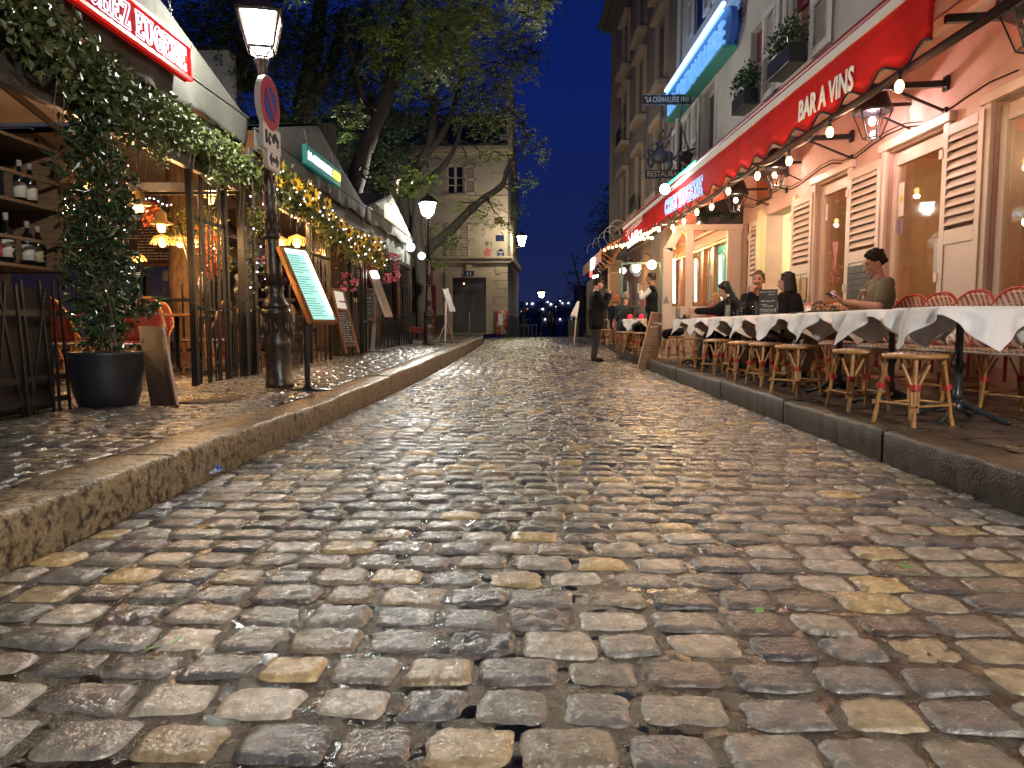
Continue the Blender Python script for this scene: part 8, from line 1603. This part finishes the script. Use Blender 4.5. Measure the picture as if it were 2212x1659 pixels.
# crumpled packet, leaves on the road
p = atZ(447, 1023, .012); t = thing('crumpled_packet', 'crumpled blue plastic packet in the left gutter', 'litter', p); mb = MB(); q = random.Random(2); mb.grid([[(p.x + (i - 4) * .019 + q.uniform(-.006, .006), p.y + (j - 4) * .015 + q.uniform(-.006, .006), p.z + .008 + q.uniform(0, .05) * (1 if 0 < i < 8 and 0 < j < 8 else .3)) for j in range(9)] for i in range(9)], sm=False); mb.obj('wrapper', mat('blue_wrapper', (.05, .09, .40), .2, col2=(.5, .55, .65), scale=30, lo=.5, hi=.55), t, solid=.001)
for i, (x, y) in enumerate(((383, 1381), (1955, 1223), (1640, 1318), (330, 1400), (750, 852))):
    z_ = .012 if y > 900 else zl(6.5) + .01; p = atZ(x, y, z_); mb = MB(); a = rnd.uniform(0, 6); u = Vector((math.cos(a), math.sin(a), 0)) * .03; v = Vector((-math.sin(a), math.cos(a), 0)) * .012; mb.add([p - u, p + v + Vector((0, 0, .006)), p + u, p - v], [(0, 1, 2, 3)]); mb.top('fallen_leaf', mat('fresh_fallen_leaf', (.10, .30, .05), .4), 'small green fallen leaf on the stones, ' + ordn(i) + ' of five', 'leaf', group='fallen leaves')
# manhole cover on left pavement
p = atZ(480, 862, zl(6.4) + .004); mb = MB(); mb.lathe((p.x - .15, p.y, zl(6.4) + .002), [(.36, 0), (.36, .012), (.34, .012), (.33, .008), (0, .008)], 40); mb.top('manhole_cover', mat('wet_cast_cover', (.05, .04, .03), .22, col2=(.08, .06, .045), scale=8, bump=.5, bscale=70), 'round wet manhole cover in the left pavement', 'manhole cover')
# left terrace furniture: brown table, red chairs
def ltable(x, y, rz, label):
    t = thing('wooden_table', label, 'table', (x, y, zl(y)), rz, 'brown wooden tables in the left terraces'); mb = MB(); mb.box((0, 0, .74), (.8, .65, .035)); mb.obj('tabletop', mat('orange_tabletop', (.42, .2, .07), .35, col2=(.32, .14, .05), scale=4, stretch=(1, 8, 1)), t, False, bevel=.005)
    mb = MB(); mb.lathe((0, 0, 0), [(.2, 0), (.19, .03), (.03, .05), (.03, .72)], 12); mb.obj('column', m_black, t, False); return t
ltable(-4.9, 8.3, .1, 'brown wooden table inside the nearest terrace behind the climber'); ltable(-4.75, 9.3, 0, 'second brown wooden table inside the nearest terrace'); ltable(-4.6, 12.6, 0, 'wooden table behind the low fence right of the lamp')
m_wred = weave('red_weave', (.20, .015, .012), (.13, .01, .01), 11); rc = make_chair('x', 'red woven chairs in the left terraces', m_wred, m_bam); bc = make_chair('x', 'red woven chairs in the left terraces', m_weaveB, m_bam)
for i, (x, y, a) in enumerate(((-4.35, 7.45, 2.9), (-5.2, 7.5, 0.3), (-5.6, 8.6, -1.4), (-4.2, 8.9, 1.6), (-5.4, 9.7, 3.0), (-4.5, 9.9, 3.1))): put(rc, (x, y, zl(y)), a, 'red woven bamboo chair inside the nearest terrace, ' + ordn(i) + ' of six')
for i, (x, y, a) in enumerate(((-4.2, 10.4, 1.5), (-4.3, 11.6, 1.2), (-5.1, 12.3, -1.4), (-4.3, 12.9, 1.6))): put(bc, (x, y, zl(y)), a, 'checked woven chair behind the low fence right of the lamp, ' + ordn(i) + ' of four')
for x, lb in ((-4.75, 'pink candle jar on the brown table'), (-4.95, 'clear candle jar on the brown table')): mb = MB(); mb.lathe((x, 8.15, zl(8.2) + .76), [(.035, 0), (.04, .02), (.04, .09)], 12); mb.top('candle_jar', mat('pink_jar', (.7, .06, .14), .2, emit=(1, .1, .2), estr=.6) if 'pink' in lb else m_gl, lb, 'candle')
q = atY(902, 722, 19); t = thing('red_stool', 'square red woven stool beside the far street lamp', 'stool', (q.x, 19, zl(19))); mb = MB(); mb.box((0, 0, .40), (.38, .34, .16)); mb.obj('seat', m_wred, t, False, bevel=.02)
for sx_ in (-1, 1):
    for sy_ in (-1, 1): mb = MB(); mb.beam((sx_ * .15, sy_ * .13, .33), (sx_ * .18, sy_ * .15, 0), .02, .02); mb.obj('leg', m_black, t, False)
q = atY(833, 660, 16); mb = MB(); mb.span((-4.6, 14.9, zl(15)), (-3.9, 18, zl(15) + 1.0)); mb.span((-4.65, 14.8, zl(15) + 1.0), (-3.85, 18.1, zl(15) + 1.05)); mb.top('serving_counter', m_woodr, 'wooden serving counter behind the low fence of the far left terrace', 'counter', bevel=.01)
mb = MB(); mb.box((-4.0, 16.0, zl(15) + 1.11), (.25, .5, .11)); mb.top('crate', m_wband, 'white tray of cutlery on the serving counter', 'tray', bevel=.01)
# ================================================================== people
V3 = Vector
def skin(n, c): return mat(n, c, .5, sss=.1)
SK = mat('skin', (.46, .25, .17), .5, col2=(.50, .28, .20), scale=9); SKT = mat('tanned_skin', (.33, .17, .10), .5); SKR = mat('ruddy_skin', (.48, .22, .15), .5)
DK = mat('black_cloth', (.006, .006, .008), .9, spec=.2, col2=(.011, .011, .014), scale=6, bump=.2, bscale=14)
def cap(mb, a, b, r0, r1, n=12):
    a = V3(a); b = V3(b); d = b - a; L = d.length; d.normalize(); P = []; Rr = []
    for i in range(5): t = math.pi / 2 * i / 4; P.append(a - d * r0 * math.cos(t)); Rr.append(max(1e-4, r0 * math.sin(t)))
    for i in range(5): t = math.pi / 2 * i / 4; P.append(b + d * r1 * math.sin(t)); Rr.append(max(1e-4, r1 * math.cos(t)))
    mb.tube(P, Rr, n)
def ell(mb, c, r, rot=None): mb.sphere(c, 1, 0, r, 16, 12, rot)
def fuse(mb, name, m, parent, vox=.008, smooth=4):
    me = mb.mesh('tmp', m); o = bpy.data.objects.new('tmp', me); COL.objects.link(o)
    md = o.modifiers.new('r', 'REMESH'); md.mode = 'VOXEL'; md.voxel_size = vox; md.use_smooth_shade = True
    s = o.modifiers.new('s', 'SMOOTH'); s.iterations = smooth; s.factor = .5
    dg = bpy.context.evaluated_depsgraph_get(); dg.update(); me2 = bpy.data.meshes.new_from_object(o.evaluated_get(dg)); bpy.data.objects.remove(o); me2.name = name
    me2.materials.clear(); me2.materials.append(m)
    return me2
def lookrot(yaw, pitch=0, roll=0): return Matrix.Rotation(yaw, 3, 'Z') @ Matrix.Rotation(pitch, 3, 'X') @ Matrix.Rotation(roll, 3, 'Y')
def hand(mb, w, d, n, curl=.5, s=1.0, side=1):
    """palm from the wrist along d, palm facing n, thumb on the side"""
    w = V3(w); d = V3(d).normalized(); n = V3(n); n = (n - d * n.dot(d)).normalized(); x = d.cross(n) * side
    M = Matrix((x, d, n)).transposed(); ell(mb, w + d * .045 * s, (.040 * s, .050 * s, .016 * s), M)
    for i, (o, L) in enumerate(((-.030, .060), (-.010, .072), (.010, .078), (.029, .070))):
        p = w + d * .082 * s + x * o * s; a = curl * .7; q = p
        for k, f in enumerate((.45, .32, .23)):
            dd = (d * math.cos(a) + n * math.sin(a)).normalized(); q2 = q + dd * L * f * 1.15 * s; cap(mb, q, q2, .0092 * s - k * .0006, .0086 * s - k * .0006, 8); q = q2; a += curl * .8
    t0 = w + d * .025 * s + x * .030 * s; t1 = t0 + (d * .6 + x * .75 + n * .3).normalized() * .036 * s; t2 = t1 + (d * .9 + x * .15 + n * .35).normalized() * .030 * s; cap(mb, t0, t1, .013 * s, .011 * s, 8); cap(mb, t1, t2, .0105 * s, .009 * s, 8)
def person(label, loc, rz, J, top=None, bottom=None, shoes=None, hair=None, skinm=None, sleeve=1.0, scale=1.0, beard=None, longhair=0, vest=None, glasses=False, hat=None, coat=0.0, vox=.008, group=None, hands=(.6, .6), hd=None, fat=1.0, tleg=1.0):
    skinm = skinm or SK; root = None
    J = {k: V3(v) for k, v in J.items() if k not in ('hy', 'hp', 'hr')} | {k: J.get(k, 0.0) for k in ('hy', 'hp', 'hr')}
    P, C, N, H = J['P'], J['C'], J['N'], J['H']; Rh = lookrot(J['hy'], J['hp'], J['hr']); side = (J['SR'] - J['SL']).normalized(); fwd = V3((0, 0, 1)).cross(side).normalized()
    up = (C - P).normalized(); MT = Matrix((side, up.cross(side) * -1, up)).transposed() if False else Matrix((side, up.cross(side), up)).transposed()
    def torso(mb, g=0.0, low=True):
        ell(mb, C, (.165 * fat + g, .112 * fat + g, .19 + g), MT); ell(mb, (P + C) / 2, (.145 * fat + g, .108 * fat + g, .17 + g), MT)
        if low: ell(mb, P + up * .03, (.165 * fat + g, .118 * fat + g, .13 + g), MT)
        cap(mb, J['SL'] - V3((0, 0, .012)), C + up * .12, .052 + g, .075 + g); cap(mb, J['SR'] - V3((0, 0, .012)), C + up * .12, .052 + g, .075 + g); cap(mb, J['SL'], N - up * .035, .042 + g, .036 + g); cap(mb, J['SR'], N - up * .035, .042 + g, .036 + g)
    def arm(mb, s, g=0.0, frac=1.0):
        S, E, W = J['S' + s], J['E' + s], J['W' + s]
        if frac <= .5: E2 = S.lerp(E, frac * 2); cap(mb, S, E2, .050 + g, .044 + g); return
        cap(mb, S, E, .049 + g, .038 + g); f = (frac - .5) * 2; cap(mb, E, E.lerp(W, .35 * min(1, f * 1.2)), .040 + g, .037 + g); cap(mb, E, E.lerp(W, f), .037 + g, .026 + g * 1.2)
    def lg(mb, s, g=0.0, f=1.0):
        Hh, K, A = J['H' + s], J['K' + s], J['A' + s]; cap(mb, Hh, K, .084 * fat + g, .056 + g); cap(mb, K, K.lerp(A, .35), .056 + g, .057 + g); cap(mb, K, K.lerp(A, f), .052 + g, .036 + g * 1.5)
    mb = MB(); torso(mb)
    for s in 'LR': arm(mb, s); lg(mb, s); d = J['T' + s] - J['A' + s]; cap(mb, J['A' + s] - V3((0, 0, .03)), J['T' + s], .036, .028)
    cap(mb, N - V3((0, 0, .03)), H - V3((0, 0, .05)) - Rh @ V3((0, .02, 0)), .056, .054)
    # head with face
    def h(x, y, z): return H + Rh @ V3((x, y, z))
    ell(mb, h(0, -.012, .028), (.074, .094, .090), Rh); ell(mb, h(0, .018, -.030), (.058, .072, .078), Rh); ell(mb, h(0, .052, -.088), (.026, .024, .020), Rh); cap(mb, h(-.035, .02, -.075), h(0, .055, -.092), .024, .020); cap(mb, h(.035, .02, -.075), h(0, .055, -.092), .024, .020)
    cap(mb, h(0, .086, .018), h(0, .108, -.022), .009, .0125, 8); ell(mb, h(0, .096, -.026), (.018, .014, .009), Rh); cap(mb, h(-.03, .078, .030), h(.03, .078, .030), .012, .012, 8)
    for s in (-1, 1): ell(mb, h(s * .036, .070, -.018), (.020, .018, .018), Rh); ell(mb, h(s * .074, -.008, -.005), (.010, .019, .031), Rh)
    ell(mb, h(0, .088, -.052), (.022, .010, .006), Rh); ell(mb, h(0, .086, -.064), (.019, .010, .007), Rh)
    for s, hn, sd in (('L', 0, -1), ('R', 1, 1)):
        W, E = J['W' + s], J['E' + s]; d, n = (J.get('D' + s), J.get('NN' + s)); d = d if d is not None else (W - E); n = n if n is not None else V3((-sd * .8, .2, -.3)); hand(mb, W, d, n, hands[hn], 1.0, sd if (J.get('FL' + s) is None) else -sd)
    me = fuse(mb, 'person', skinm, None, vox); root = bpy.data.objects.new('person', me); COL.objects.link(root); tag(root, label, 'person', group)
    def child(mb, name, m, vx=vox, sm_=4, par=None): o = bpy.data.objects.new(name, fuse(mb, name, m, None, vx, sm_)); COL.objects.link(o); o.parent = par or root; return o
    def raw(mb, name, m): o = bpy.data.objects.new(name, mb.mesh(name, m)); COL.objects.link(o); o.parent = root; return o
    if top is not None:
        mb = MB(); torso(mb, .026 if coat else .015, True)
        for s in 'LR': arm(mb, s, .022 if coat else (.013 if sleeve > .6 else .020), sleeve)
        if coat:
            for s in 'LR': cap(mb, P + up * .1, J['H' + s].lerp(J['K' + s], coat), .168 * fat, .138)
        child(mb, 'jacket' if coat else 'shirt', top)
    if vest is not None: mb = MB(); torso(mb, .024); child(mb, 'waistcoat', vest)
    if bottom is not None:
        mb = MB(); ell(mb, P, (.172 * fat, .128 * fat, .12), MT)
        for s in 'LR': lg(mb, s, .014, tleg)
        child(mb, 'trousers', bottom)
    for s in 'LR':
        mb = MB(); A, T = J['A' + s], J['T' + s]; d = (T - A); d.z = 0 if abs(d.z) < .09 else d.z; cap(mb, A + V3((0, 0, .02)), A - V3((0, 0, .03)), .043, .044); cap(mb, A - V3((0, 0, .035)), T, .044, .036); child(mb, 'shoe', shoes or DK)
    if hair is not None:
        mb = MB(); ell(mb, h(0, -.026, .044), (.083, .097, .088), Rh); q = random.Random(len(label))
        for i in range(26): a = q.uniform(0, 6.28); e_ = q.uniform(.2, 1.3); ell(mb, h(.078 * math.cos(a) * math.sin(e_), -.024 + .092 * math.sin(a) * math.sin(e_), .052 + .082 * math.cos(e_)), (.020, .020, .017), Rh)
        for s in (-1, 1): cap(mb, h(s * .072, -.03, .03), h(s * .072, -.045, -.02), .018, .016)
        cap(mb, h(-.04, -.085, .0), h(.04, -.085, 0), .03, .03)
        if longhair:
            for i in range(11): a = math.pi * (.02 + i * .096) ; x = .074 * math.cos(a); y = -.02 - .075 * math.sin(a); cap(mb, h(x * .95, y, .055), h(x * 1.2, y * 1.08, .05 - longhair), .030, .034)
        child(mb, 'hair', hair, vox * .9, 9 if longhair else 2)
        mb = MB()
        for s in (-1, 1): cap(mb, h(s * .018, .090, .040), h(s * .050, .076, .040), .005, .004, 6)
        raw(mb, 'eyebrows', hair)
    mb = MB()
    for s in (-1, 1): ell(mb, h(s * .031, .078, .012), (.013, .008, .0065), Rh)
    raw(mb, 'eyes', mat('dark_eye', (.03, .02, .015), .2)); mb = MB(); ell(mb, h(0, .094, -.058), (.021, .005, .0025), Rh); raw(mb, 'lips', mat('lip', (.25, .07, .06), .5))
    if beard is not None:
        mb = MB(); cap(mb, h(-.03, .086, -.046), h(.03, .086, -.046), .0085, .0085, 8)
        if beard[1]: ell(mb, h(0, .045, -.082), (.046, .040, .034), Rh); [cap(mb, h(s * .06, .01, -.02), h(s * .045, .04, -.08), .014, .016, 8) for s in (-1, 1)]
        raw(mb, 'beard' if beard[1] else 'moustache', beard[0])
    if glasses:
        mb = MB()
        for s in (-1, 1): mb.tube([h(s * .033 + .021 * math.cos(k * .7), .098, .012 + .016 * math.sin(k * .7)) for k in range(9)], .0022, 5, closed=True); mb.tube([h(s * .055, .096, .014), h(s * .078, .0, .012)], .002, 5)
        raw(mb, 'glasses', m_black)
    if hat is not None: mb = MB(); ell(mb, h(0, -.015, .075), (.086, .105, .052), Rh); ell(mb, h(0, .085, .062), (.062, .052, .010), Rh @ Matrix.Rotation(-.2, 3, 'X')); child(mb, 'cap', hat)
    root.location = loc; root.rotation_euler = (0, 0, rz); root.scale = (scale,) * 3
    return root
def stand(**k):
    J = dict(P=(0, 0, .94), C=(0, .0, 1.24), N=(0, -.01, 1.47), H=(0, .03, 1.625), SL=(-.175, -.01, 1.41), SR=(.175, -.01, 1.41), EL=(-.22, -.04, 1.13), ER=(.22, -.04, 1.13), WL=(-.22, .06, .90), WR=(.22, .06, .90), HL=(-.09, 0, .90), HR=(.09, 0, .90), KL=(-.10, .02, .50), KR=(.10, .02, .50), AL=(-.10, -.02, .09), AR=(.10, -.02, .09), TL=(-.12, .16, .035), TR=(.12, .16, .035)); J.update(k); return J
def sit(z=.47, **k):
    J = dict(P=(0, -.05, z + .10), C=(0, -.09, z + .41), N=(0, -.08, z + .63), H=(0, -.03, z + .785), SL=(-.175, -.09, z + .57), SR=(.175, -.09, z + .57), EL=(-.22, -.02, z + .30), ER=(.22, -.02, z + .30), WL=(-.14, .20, z + .27), WR=(.14, .20, z + .27), HL=(-.09, -.02, z + .08), HR=(.09, -.02, z + .08), KL=(-.11, .40, z + .06), KR=(.11, .40, z + .06), AL=(-.11, .40, .09), AR=(.11, .40, .09), TL=(-.12, .57, .035), TR=(.12, .57, .035)); J.update(k); return J
HB = mat('dark_brown_hair', (.012, .007, .005), .7, spec=.2, bump=.8, bscale=60, stretch=(1, 1, .3)); HK = mat('black_hair', (.006, .005, .006), .5, spec=.3, bump=.6, bscale=60, stretch=(1, 1, .2)); HR_ = mat('red_hair', (.30, .07, .02), .5, bump=1, bscale=40); HG = mat('grey_hair', (.22, .2, .18), .6, bump=.6, bscale=60)
m_tee = mat('olive_tshirt', (.105, .095, .06), .85, col2=(.13, .115, .075), scale=4, bump=.35, bscale=9); m_beige = mat('beige_trousers', (.30, .235, .16), .85, col2=(.25, .19, .13), scale=5, bump=.4, bscale=10); m_boot = mat('brown_leather_boot', (.05, .025, .015), .4); m_whs = mat('white_shirt', (.62, .60, .60), .8, bump=.3, bscale=12)
# man in the olive T-shirt, one boot resting across his knee
pz = lambda Y: zrs(Y) + .003
Y = 7.45
man = person('man in olive green T-shirt sitting and looking down at a phone, leg crossed', (3.36, Y, pz(Y)), math.pi / 2 - .10,
    sit(.46, P=(0, -.03, .56), C=(0, -.13, .84), N=(0, -.15, 1.04), H=(0, -.085, 1.19), SL=(-.185, -.14, .99), SR=(.185, -.14, .99), EL=(-.26, -.04, .77), ER=(.25, -.02, .76), WL=(-.07, .20, .83), WR=(.06, .19, .84), KL=(-.20, .42, .60), AL=(.08, .72, .50), TL=(.20, .86, .54), KR=(.12, .42, .55), AR=(.16, .50, .10), TR=(.18, .67, .05), hy=.05, hp=-.38, DL=(.5, .7, .2), NNL=(.2, -.3, 1), DR=(-.3, .8, .3), NNR=(-.1, -.4, 1)),
    top=m_tee, bottom=m_beige, shoes=m_boot, hair=HB, sleeve=.34, vox=.006, scale=1.06, fat=1.1, hands=(.9, .9), skinm=mat('warm_skin', (.45, .23, .155), .5, col2=(.40, .20, .13), scale=14), tleg=.82)
def onman(p, o): return o.matrix_basis @ V3(p)
bpy.context.view_layer.update()
Mw = Matrix.Translation(man.location) @ Matrix.Rotation(math.pi / 2 - .10, 4, 'Z')
q = Mw @ V3((0, .30, .93)); t = thing('phone', 'mobile phone held in the hands of the man in the olive T-shirt', 'phone', q); mb = MB(); mb.box(q, (.155, .075, .009), .3, 0, .5, 0); mb.obj('case', m_black, t, bevel=.003); mb = MB(); mb.box(q + V3((.004, -.0, .006)), (.14, .066, .002), .3, 0, .5, 0); mb.obj('screen', emitter('phone_screen', (.7, .8, 1), .5), t)
# print on the shirt front
mb = MB(); c = V3((.0, .002, .86)); n = 12; mb.prism([c + V3((.052 * math.cos(k * 2 * math.pi / n), -.004, .050 * math.sin(k * 2 * math.pi / n) + (.03 if k % 3 == 0 else 0))) for k in range(n)], (0, .006, 0)); o = mb.obj('shirt_print', mat('red_print', (.35, .03, .03), .8), None, False); o.parent = man
mb = MB(); mb.sphere(c + V3((0, .006, .005)), .018, 0, (1, .3, 1.2), 8, 6); o = mb.obj('print_face', mat('print_white', (.5, .48, .42), .8), None, False); o.parent = man
o = text('PEAKY MOVERS'[:0] + 'GOOD HOUSE', (-.075, .008, .925), (.075, .008, .925), .026, mat('print_white'), parent=None, normal=(0, 1, 0), name='print_lettering'); o.parent = man
mb = MB()
for s0_, s1_ in (((.245, .018, .72), (.20, .075, .745)), ((.25, .02, .74), (.23, .06, .76)), ((-.225, .0, .755), (-.18, .06, .775))): mb.tube([s0_, V3(s0_).lerp(V3(s1_), .5) + V3((0, .006, .006)), s1_], .0045, 5)
# couple at the fifth table
Y = 9.15; person('woman with black bobbed hair in a black coat leaning toward the man with the moustache', (3.22, Y, pz(Y)), .75, sit(.46, hy=.2, hp=-.1, C=(0, -.02, .86), N=(0, .03, 1.07), H=(0, .075, 1.215), SL=(-.165, .02, 1.02), SR=(.165, .02, 1.02), WL=(-.08, .26, .86), WR=(.08, .28, .84)), top=DK, bottom=DK, hair=HK, longhair=.17, sleeve=.97, coat=.3, scale=.97, skinm=SK)
Y = 9.95; person('man with brown hair and dark moustache resting his chin on his hand', (3.05, Y, pz(Y)), 2.75, sit(.46, hy=-.1, hp=.0, ER=(.20, .18, .78), WR=(.075, .10, 1.08), DR=(-.3, .1, 1), NNR=(-.5, -.6, 0), H=(0, .0, 1.25)), top=DK, bottom=m_beige, hair=mat('brown_hair', (.075, .045, .025), .5, bump=.9, bscale=50), beard=(HB, 0), sleeve=.97, skinm=SKR, hands=(.5, 1.4))
# leopard bag on a chair back
q = V3((3.42, 8.68, pz(8.7) + .78)); t = thing('leopard_bag', 'leopard patterned coat bundled on the chair behind the black haired woman', 'coat', q); mb = MB(); rr = random.Random(4)
for i in range(9): ell(mb, q + V3((rr.uniform(-.08, .08), rr.uniform(-.16, .16), rr.uniform(-.10, .1))), (.10, .11, .09))
me = fuse(mb, 'bundle', mat('leopard_cloth', (.30, .18, .08), .8, col2=(.03, .018, .012), scale=26, lo=.48, hi=.52, detail=1), None, .012, 6); me.transform(Matrix.Translation(-q)); o = bpy.data.objects.new('bundle', me); link(o, t)
# woman in black with long dark hair reaching to her plate, child in pink beyond
Y = 11.1; person('woman with long dark hair in a black jacket reaching her arm toward a plate', (3.10, Y, pz(Y)), 1.05, sit(.46, hy=.25, hp=-.45, C=(0, .02, .85), N=(0, .12, 1.05), H=(0, .20, 1.18), SL=(-.17, .09, 1.0), SR=(.17, .09, 1.0), EL=(-.27, .30, .86), WL=(-.30, .54, .86), ER=(.2, .25, .82), WR=(.12, .42, .86)), top=DK, bottom=DK, hair=HK, longhair=.30, sleeve=.97, coat=.25, fat=1.08)
Y = 12.0; person('fair haired girl in a pink top half hidden behind the woman in black', (3.0, Y, pz(Y)), 2.4, sit(.46, hp=-.3, H=(0, .04, 1.16)), top=mat('pink_top', (.55, .05, .10), .8), bottom=mat('grey_trousers', (.08, .08, .09), .8), hair=mat('fair_hair', (.30, .16, .07), .5, bump=.6, bscale=50), longhair=.26, sleeve=.95, scale=.9)
# waiter on the terrace
Yw = 15.7; q = atY(1407, 690, Yw); person('waiter in white shirt and black waistcoat touching his face, standing behind the tall chalkboard', (q.x, Yw, pz(Yw)), 1.35, stand(ER=(.22, .12, 1.17), WR=(.09, .20, 1.44), EL=(-.215, .20, 1.20), WL=(-.07, .235, 1.47), DL=(.4, -.4, .7), NNL=(.6, -.7, 0), DR=(.0, -.1, 1), NNR=(-.2, -1, 0), ) | dict(ER=(.23, -.06, 1.12), WR=(.22, .05, .88), DR=(0, .2, -1), NNR=(-1, 0, 0)), top=m_whs, vest=DK, bottom=DK, hair=HK, sleeve=.75, skinm=SKT, hands=(1.1, .6))
# man in the street
q = atZ(1278, 777, zr(15.8)); q = V3((q.x, 15.8, zr(15.8))); person('man in flat cap, glasses and black suit standing in the street, hand raised', q, -math.pi / 2 + .15, stand(ER=(.20, .15, 1.16), WR=(.10, .27, 1.40), DR=(-.1, .15, 1), NNR=(-.4, -.7, 0), EL=(-.20, .12, 1.15), WL=(-.05, .27, 1.42), DL=(.1, .15, 1), NNL=(.5, -.7, 0), H=(0, .05, 1.625), hp=-.12, KL=(-.10, .03, .5), AR=(.10, -.06, .09), TR=(.12, .12, .035)), top=DK, bottom=mat('charcoal_trousers', (.02, .019, .019), .8), hair=HB, hat=mat('flat_cap', (.035, .022, .02), .8), glasses=True, beard=(mat('grey_stubble', (.16, .11, .09), .8), 1), coat=.28, sleeve=.97, scale=1.05, hands=(1.3, 1.5), fat=1.1)
# trio at the far table
q = atY(1334, 700, 18.6); person('red haired woman in a black coat sitting with legs crossed at the far terrace', (q.x, 18.6, pz(18.6)), -.75, sit(.46, hy=-.4, KL=(-.06, .42, .60), AL=(.10, .62, .28), TL=(.12, .76, .24), WL=(-.02, .30, .70), WR=(.08, .30, .68)), top=DK, bottom=DK, hair=HR_, longhair=.10, coat=.4, sleeve=.97, skinm=SK, shoes=mat('pale_sneaker', (.5, .45, .4), .6), scale=1.0)
q = atY(1352, 700, 17.9); person('grey haired man in a dark jacket seen from behind at the far table', (q.x, 17.88, pz(17.9)), -.35, sit(.46, H=(0, -.03, 1.28)), top=mat('dark_teal_jacket', (.02, .028, .03), .8), bottom=DK, hair=HG, coat=.2, sleeve=.97)
q = atY(1386, 700, 17.8); person('man with glasses facing the viewer at the far table, red cheeked', (q.x, 17.6, pz(17.6)), 2.9, sit(.46, H=(0, .0, 1.28)), top=mat('grey_jersey', (.10, .09, .09), .8), bottom=DK, hair=mat('brown_hair'), glasses=True, sleeve=.97, skinm=SKR, fat=1.1)
# waiter in the left terrace, seen from behind
q = atY(480, 700, 9.75); person('waiter in white shirt seen from behind inside the nearest left terrace', (q.x, 9.75, zl(9.8)), .35, stand(C=(0, .05, 1.22), N=(0, .09, 1.43), H=(0, .15, 1.56), SL=(-.185, .07, 1.38), SR=(.185, .07, 1.38), EL=(-.27, .12, 1.12), ER=(.27, .12, 1.12), WL=(-.14, .32, 1.05), WR=(.14, .32, 1.05), hp=-.4), top=m_whs, vest=DK, bottom=DK, hair=HK, sleeve=.97)
# lone woman walking away at the end of the street
q = atY(1187, 727, 41.5); person('woman in dark T-shirt and trousers walking away at the end of the street', (q.x, 41.5, q.z), .0, stand(KL=(-.08, .08, .5), AL=(-.07, .0, .09), KR=(.08, -.02, .5)), top=mat('navy_top', (.012, .014, .03), .8), bottom=DK, hair=HB, sleeve=.35, vox=.014, scale=.93)
# bag on a far stool
q = V3((2.40, 12.45, pz(12.4) + .47)); t = thing('black_bag', 'black bag lying on the farthest rattan stool of the row', 'bag', q); mb = MB(); ell(mb, q + V3((0, 0, .05)), (.18, .13, .07)); ell(mb, q + V3((-.12, -.02, .02)), (.10, .10, .09)); ell(mb, q + V3((.1, .03, .09)), (.09, .08, .04)); me = fuse(mb, 'bag_body', DK, None, .012); me.transform(Matrix.Translation(-q)); o = bpy.data.objects.new('bag_body', me); link(o, t)
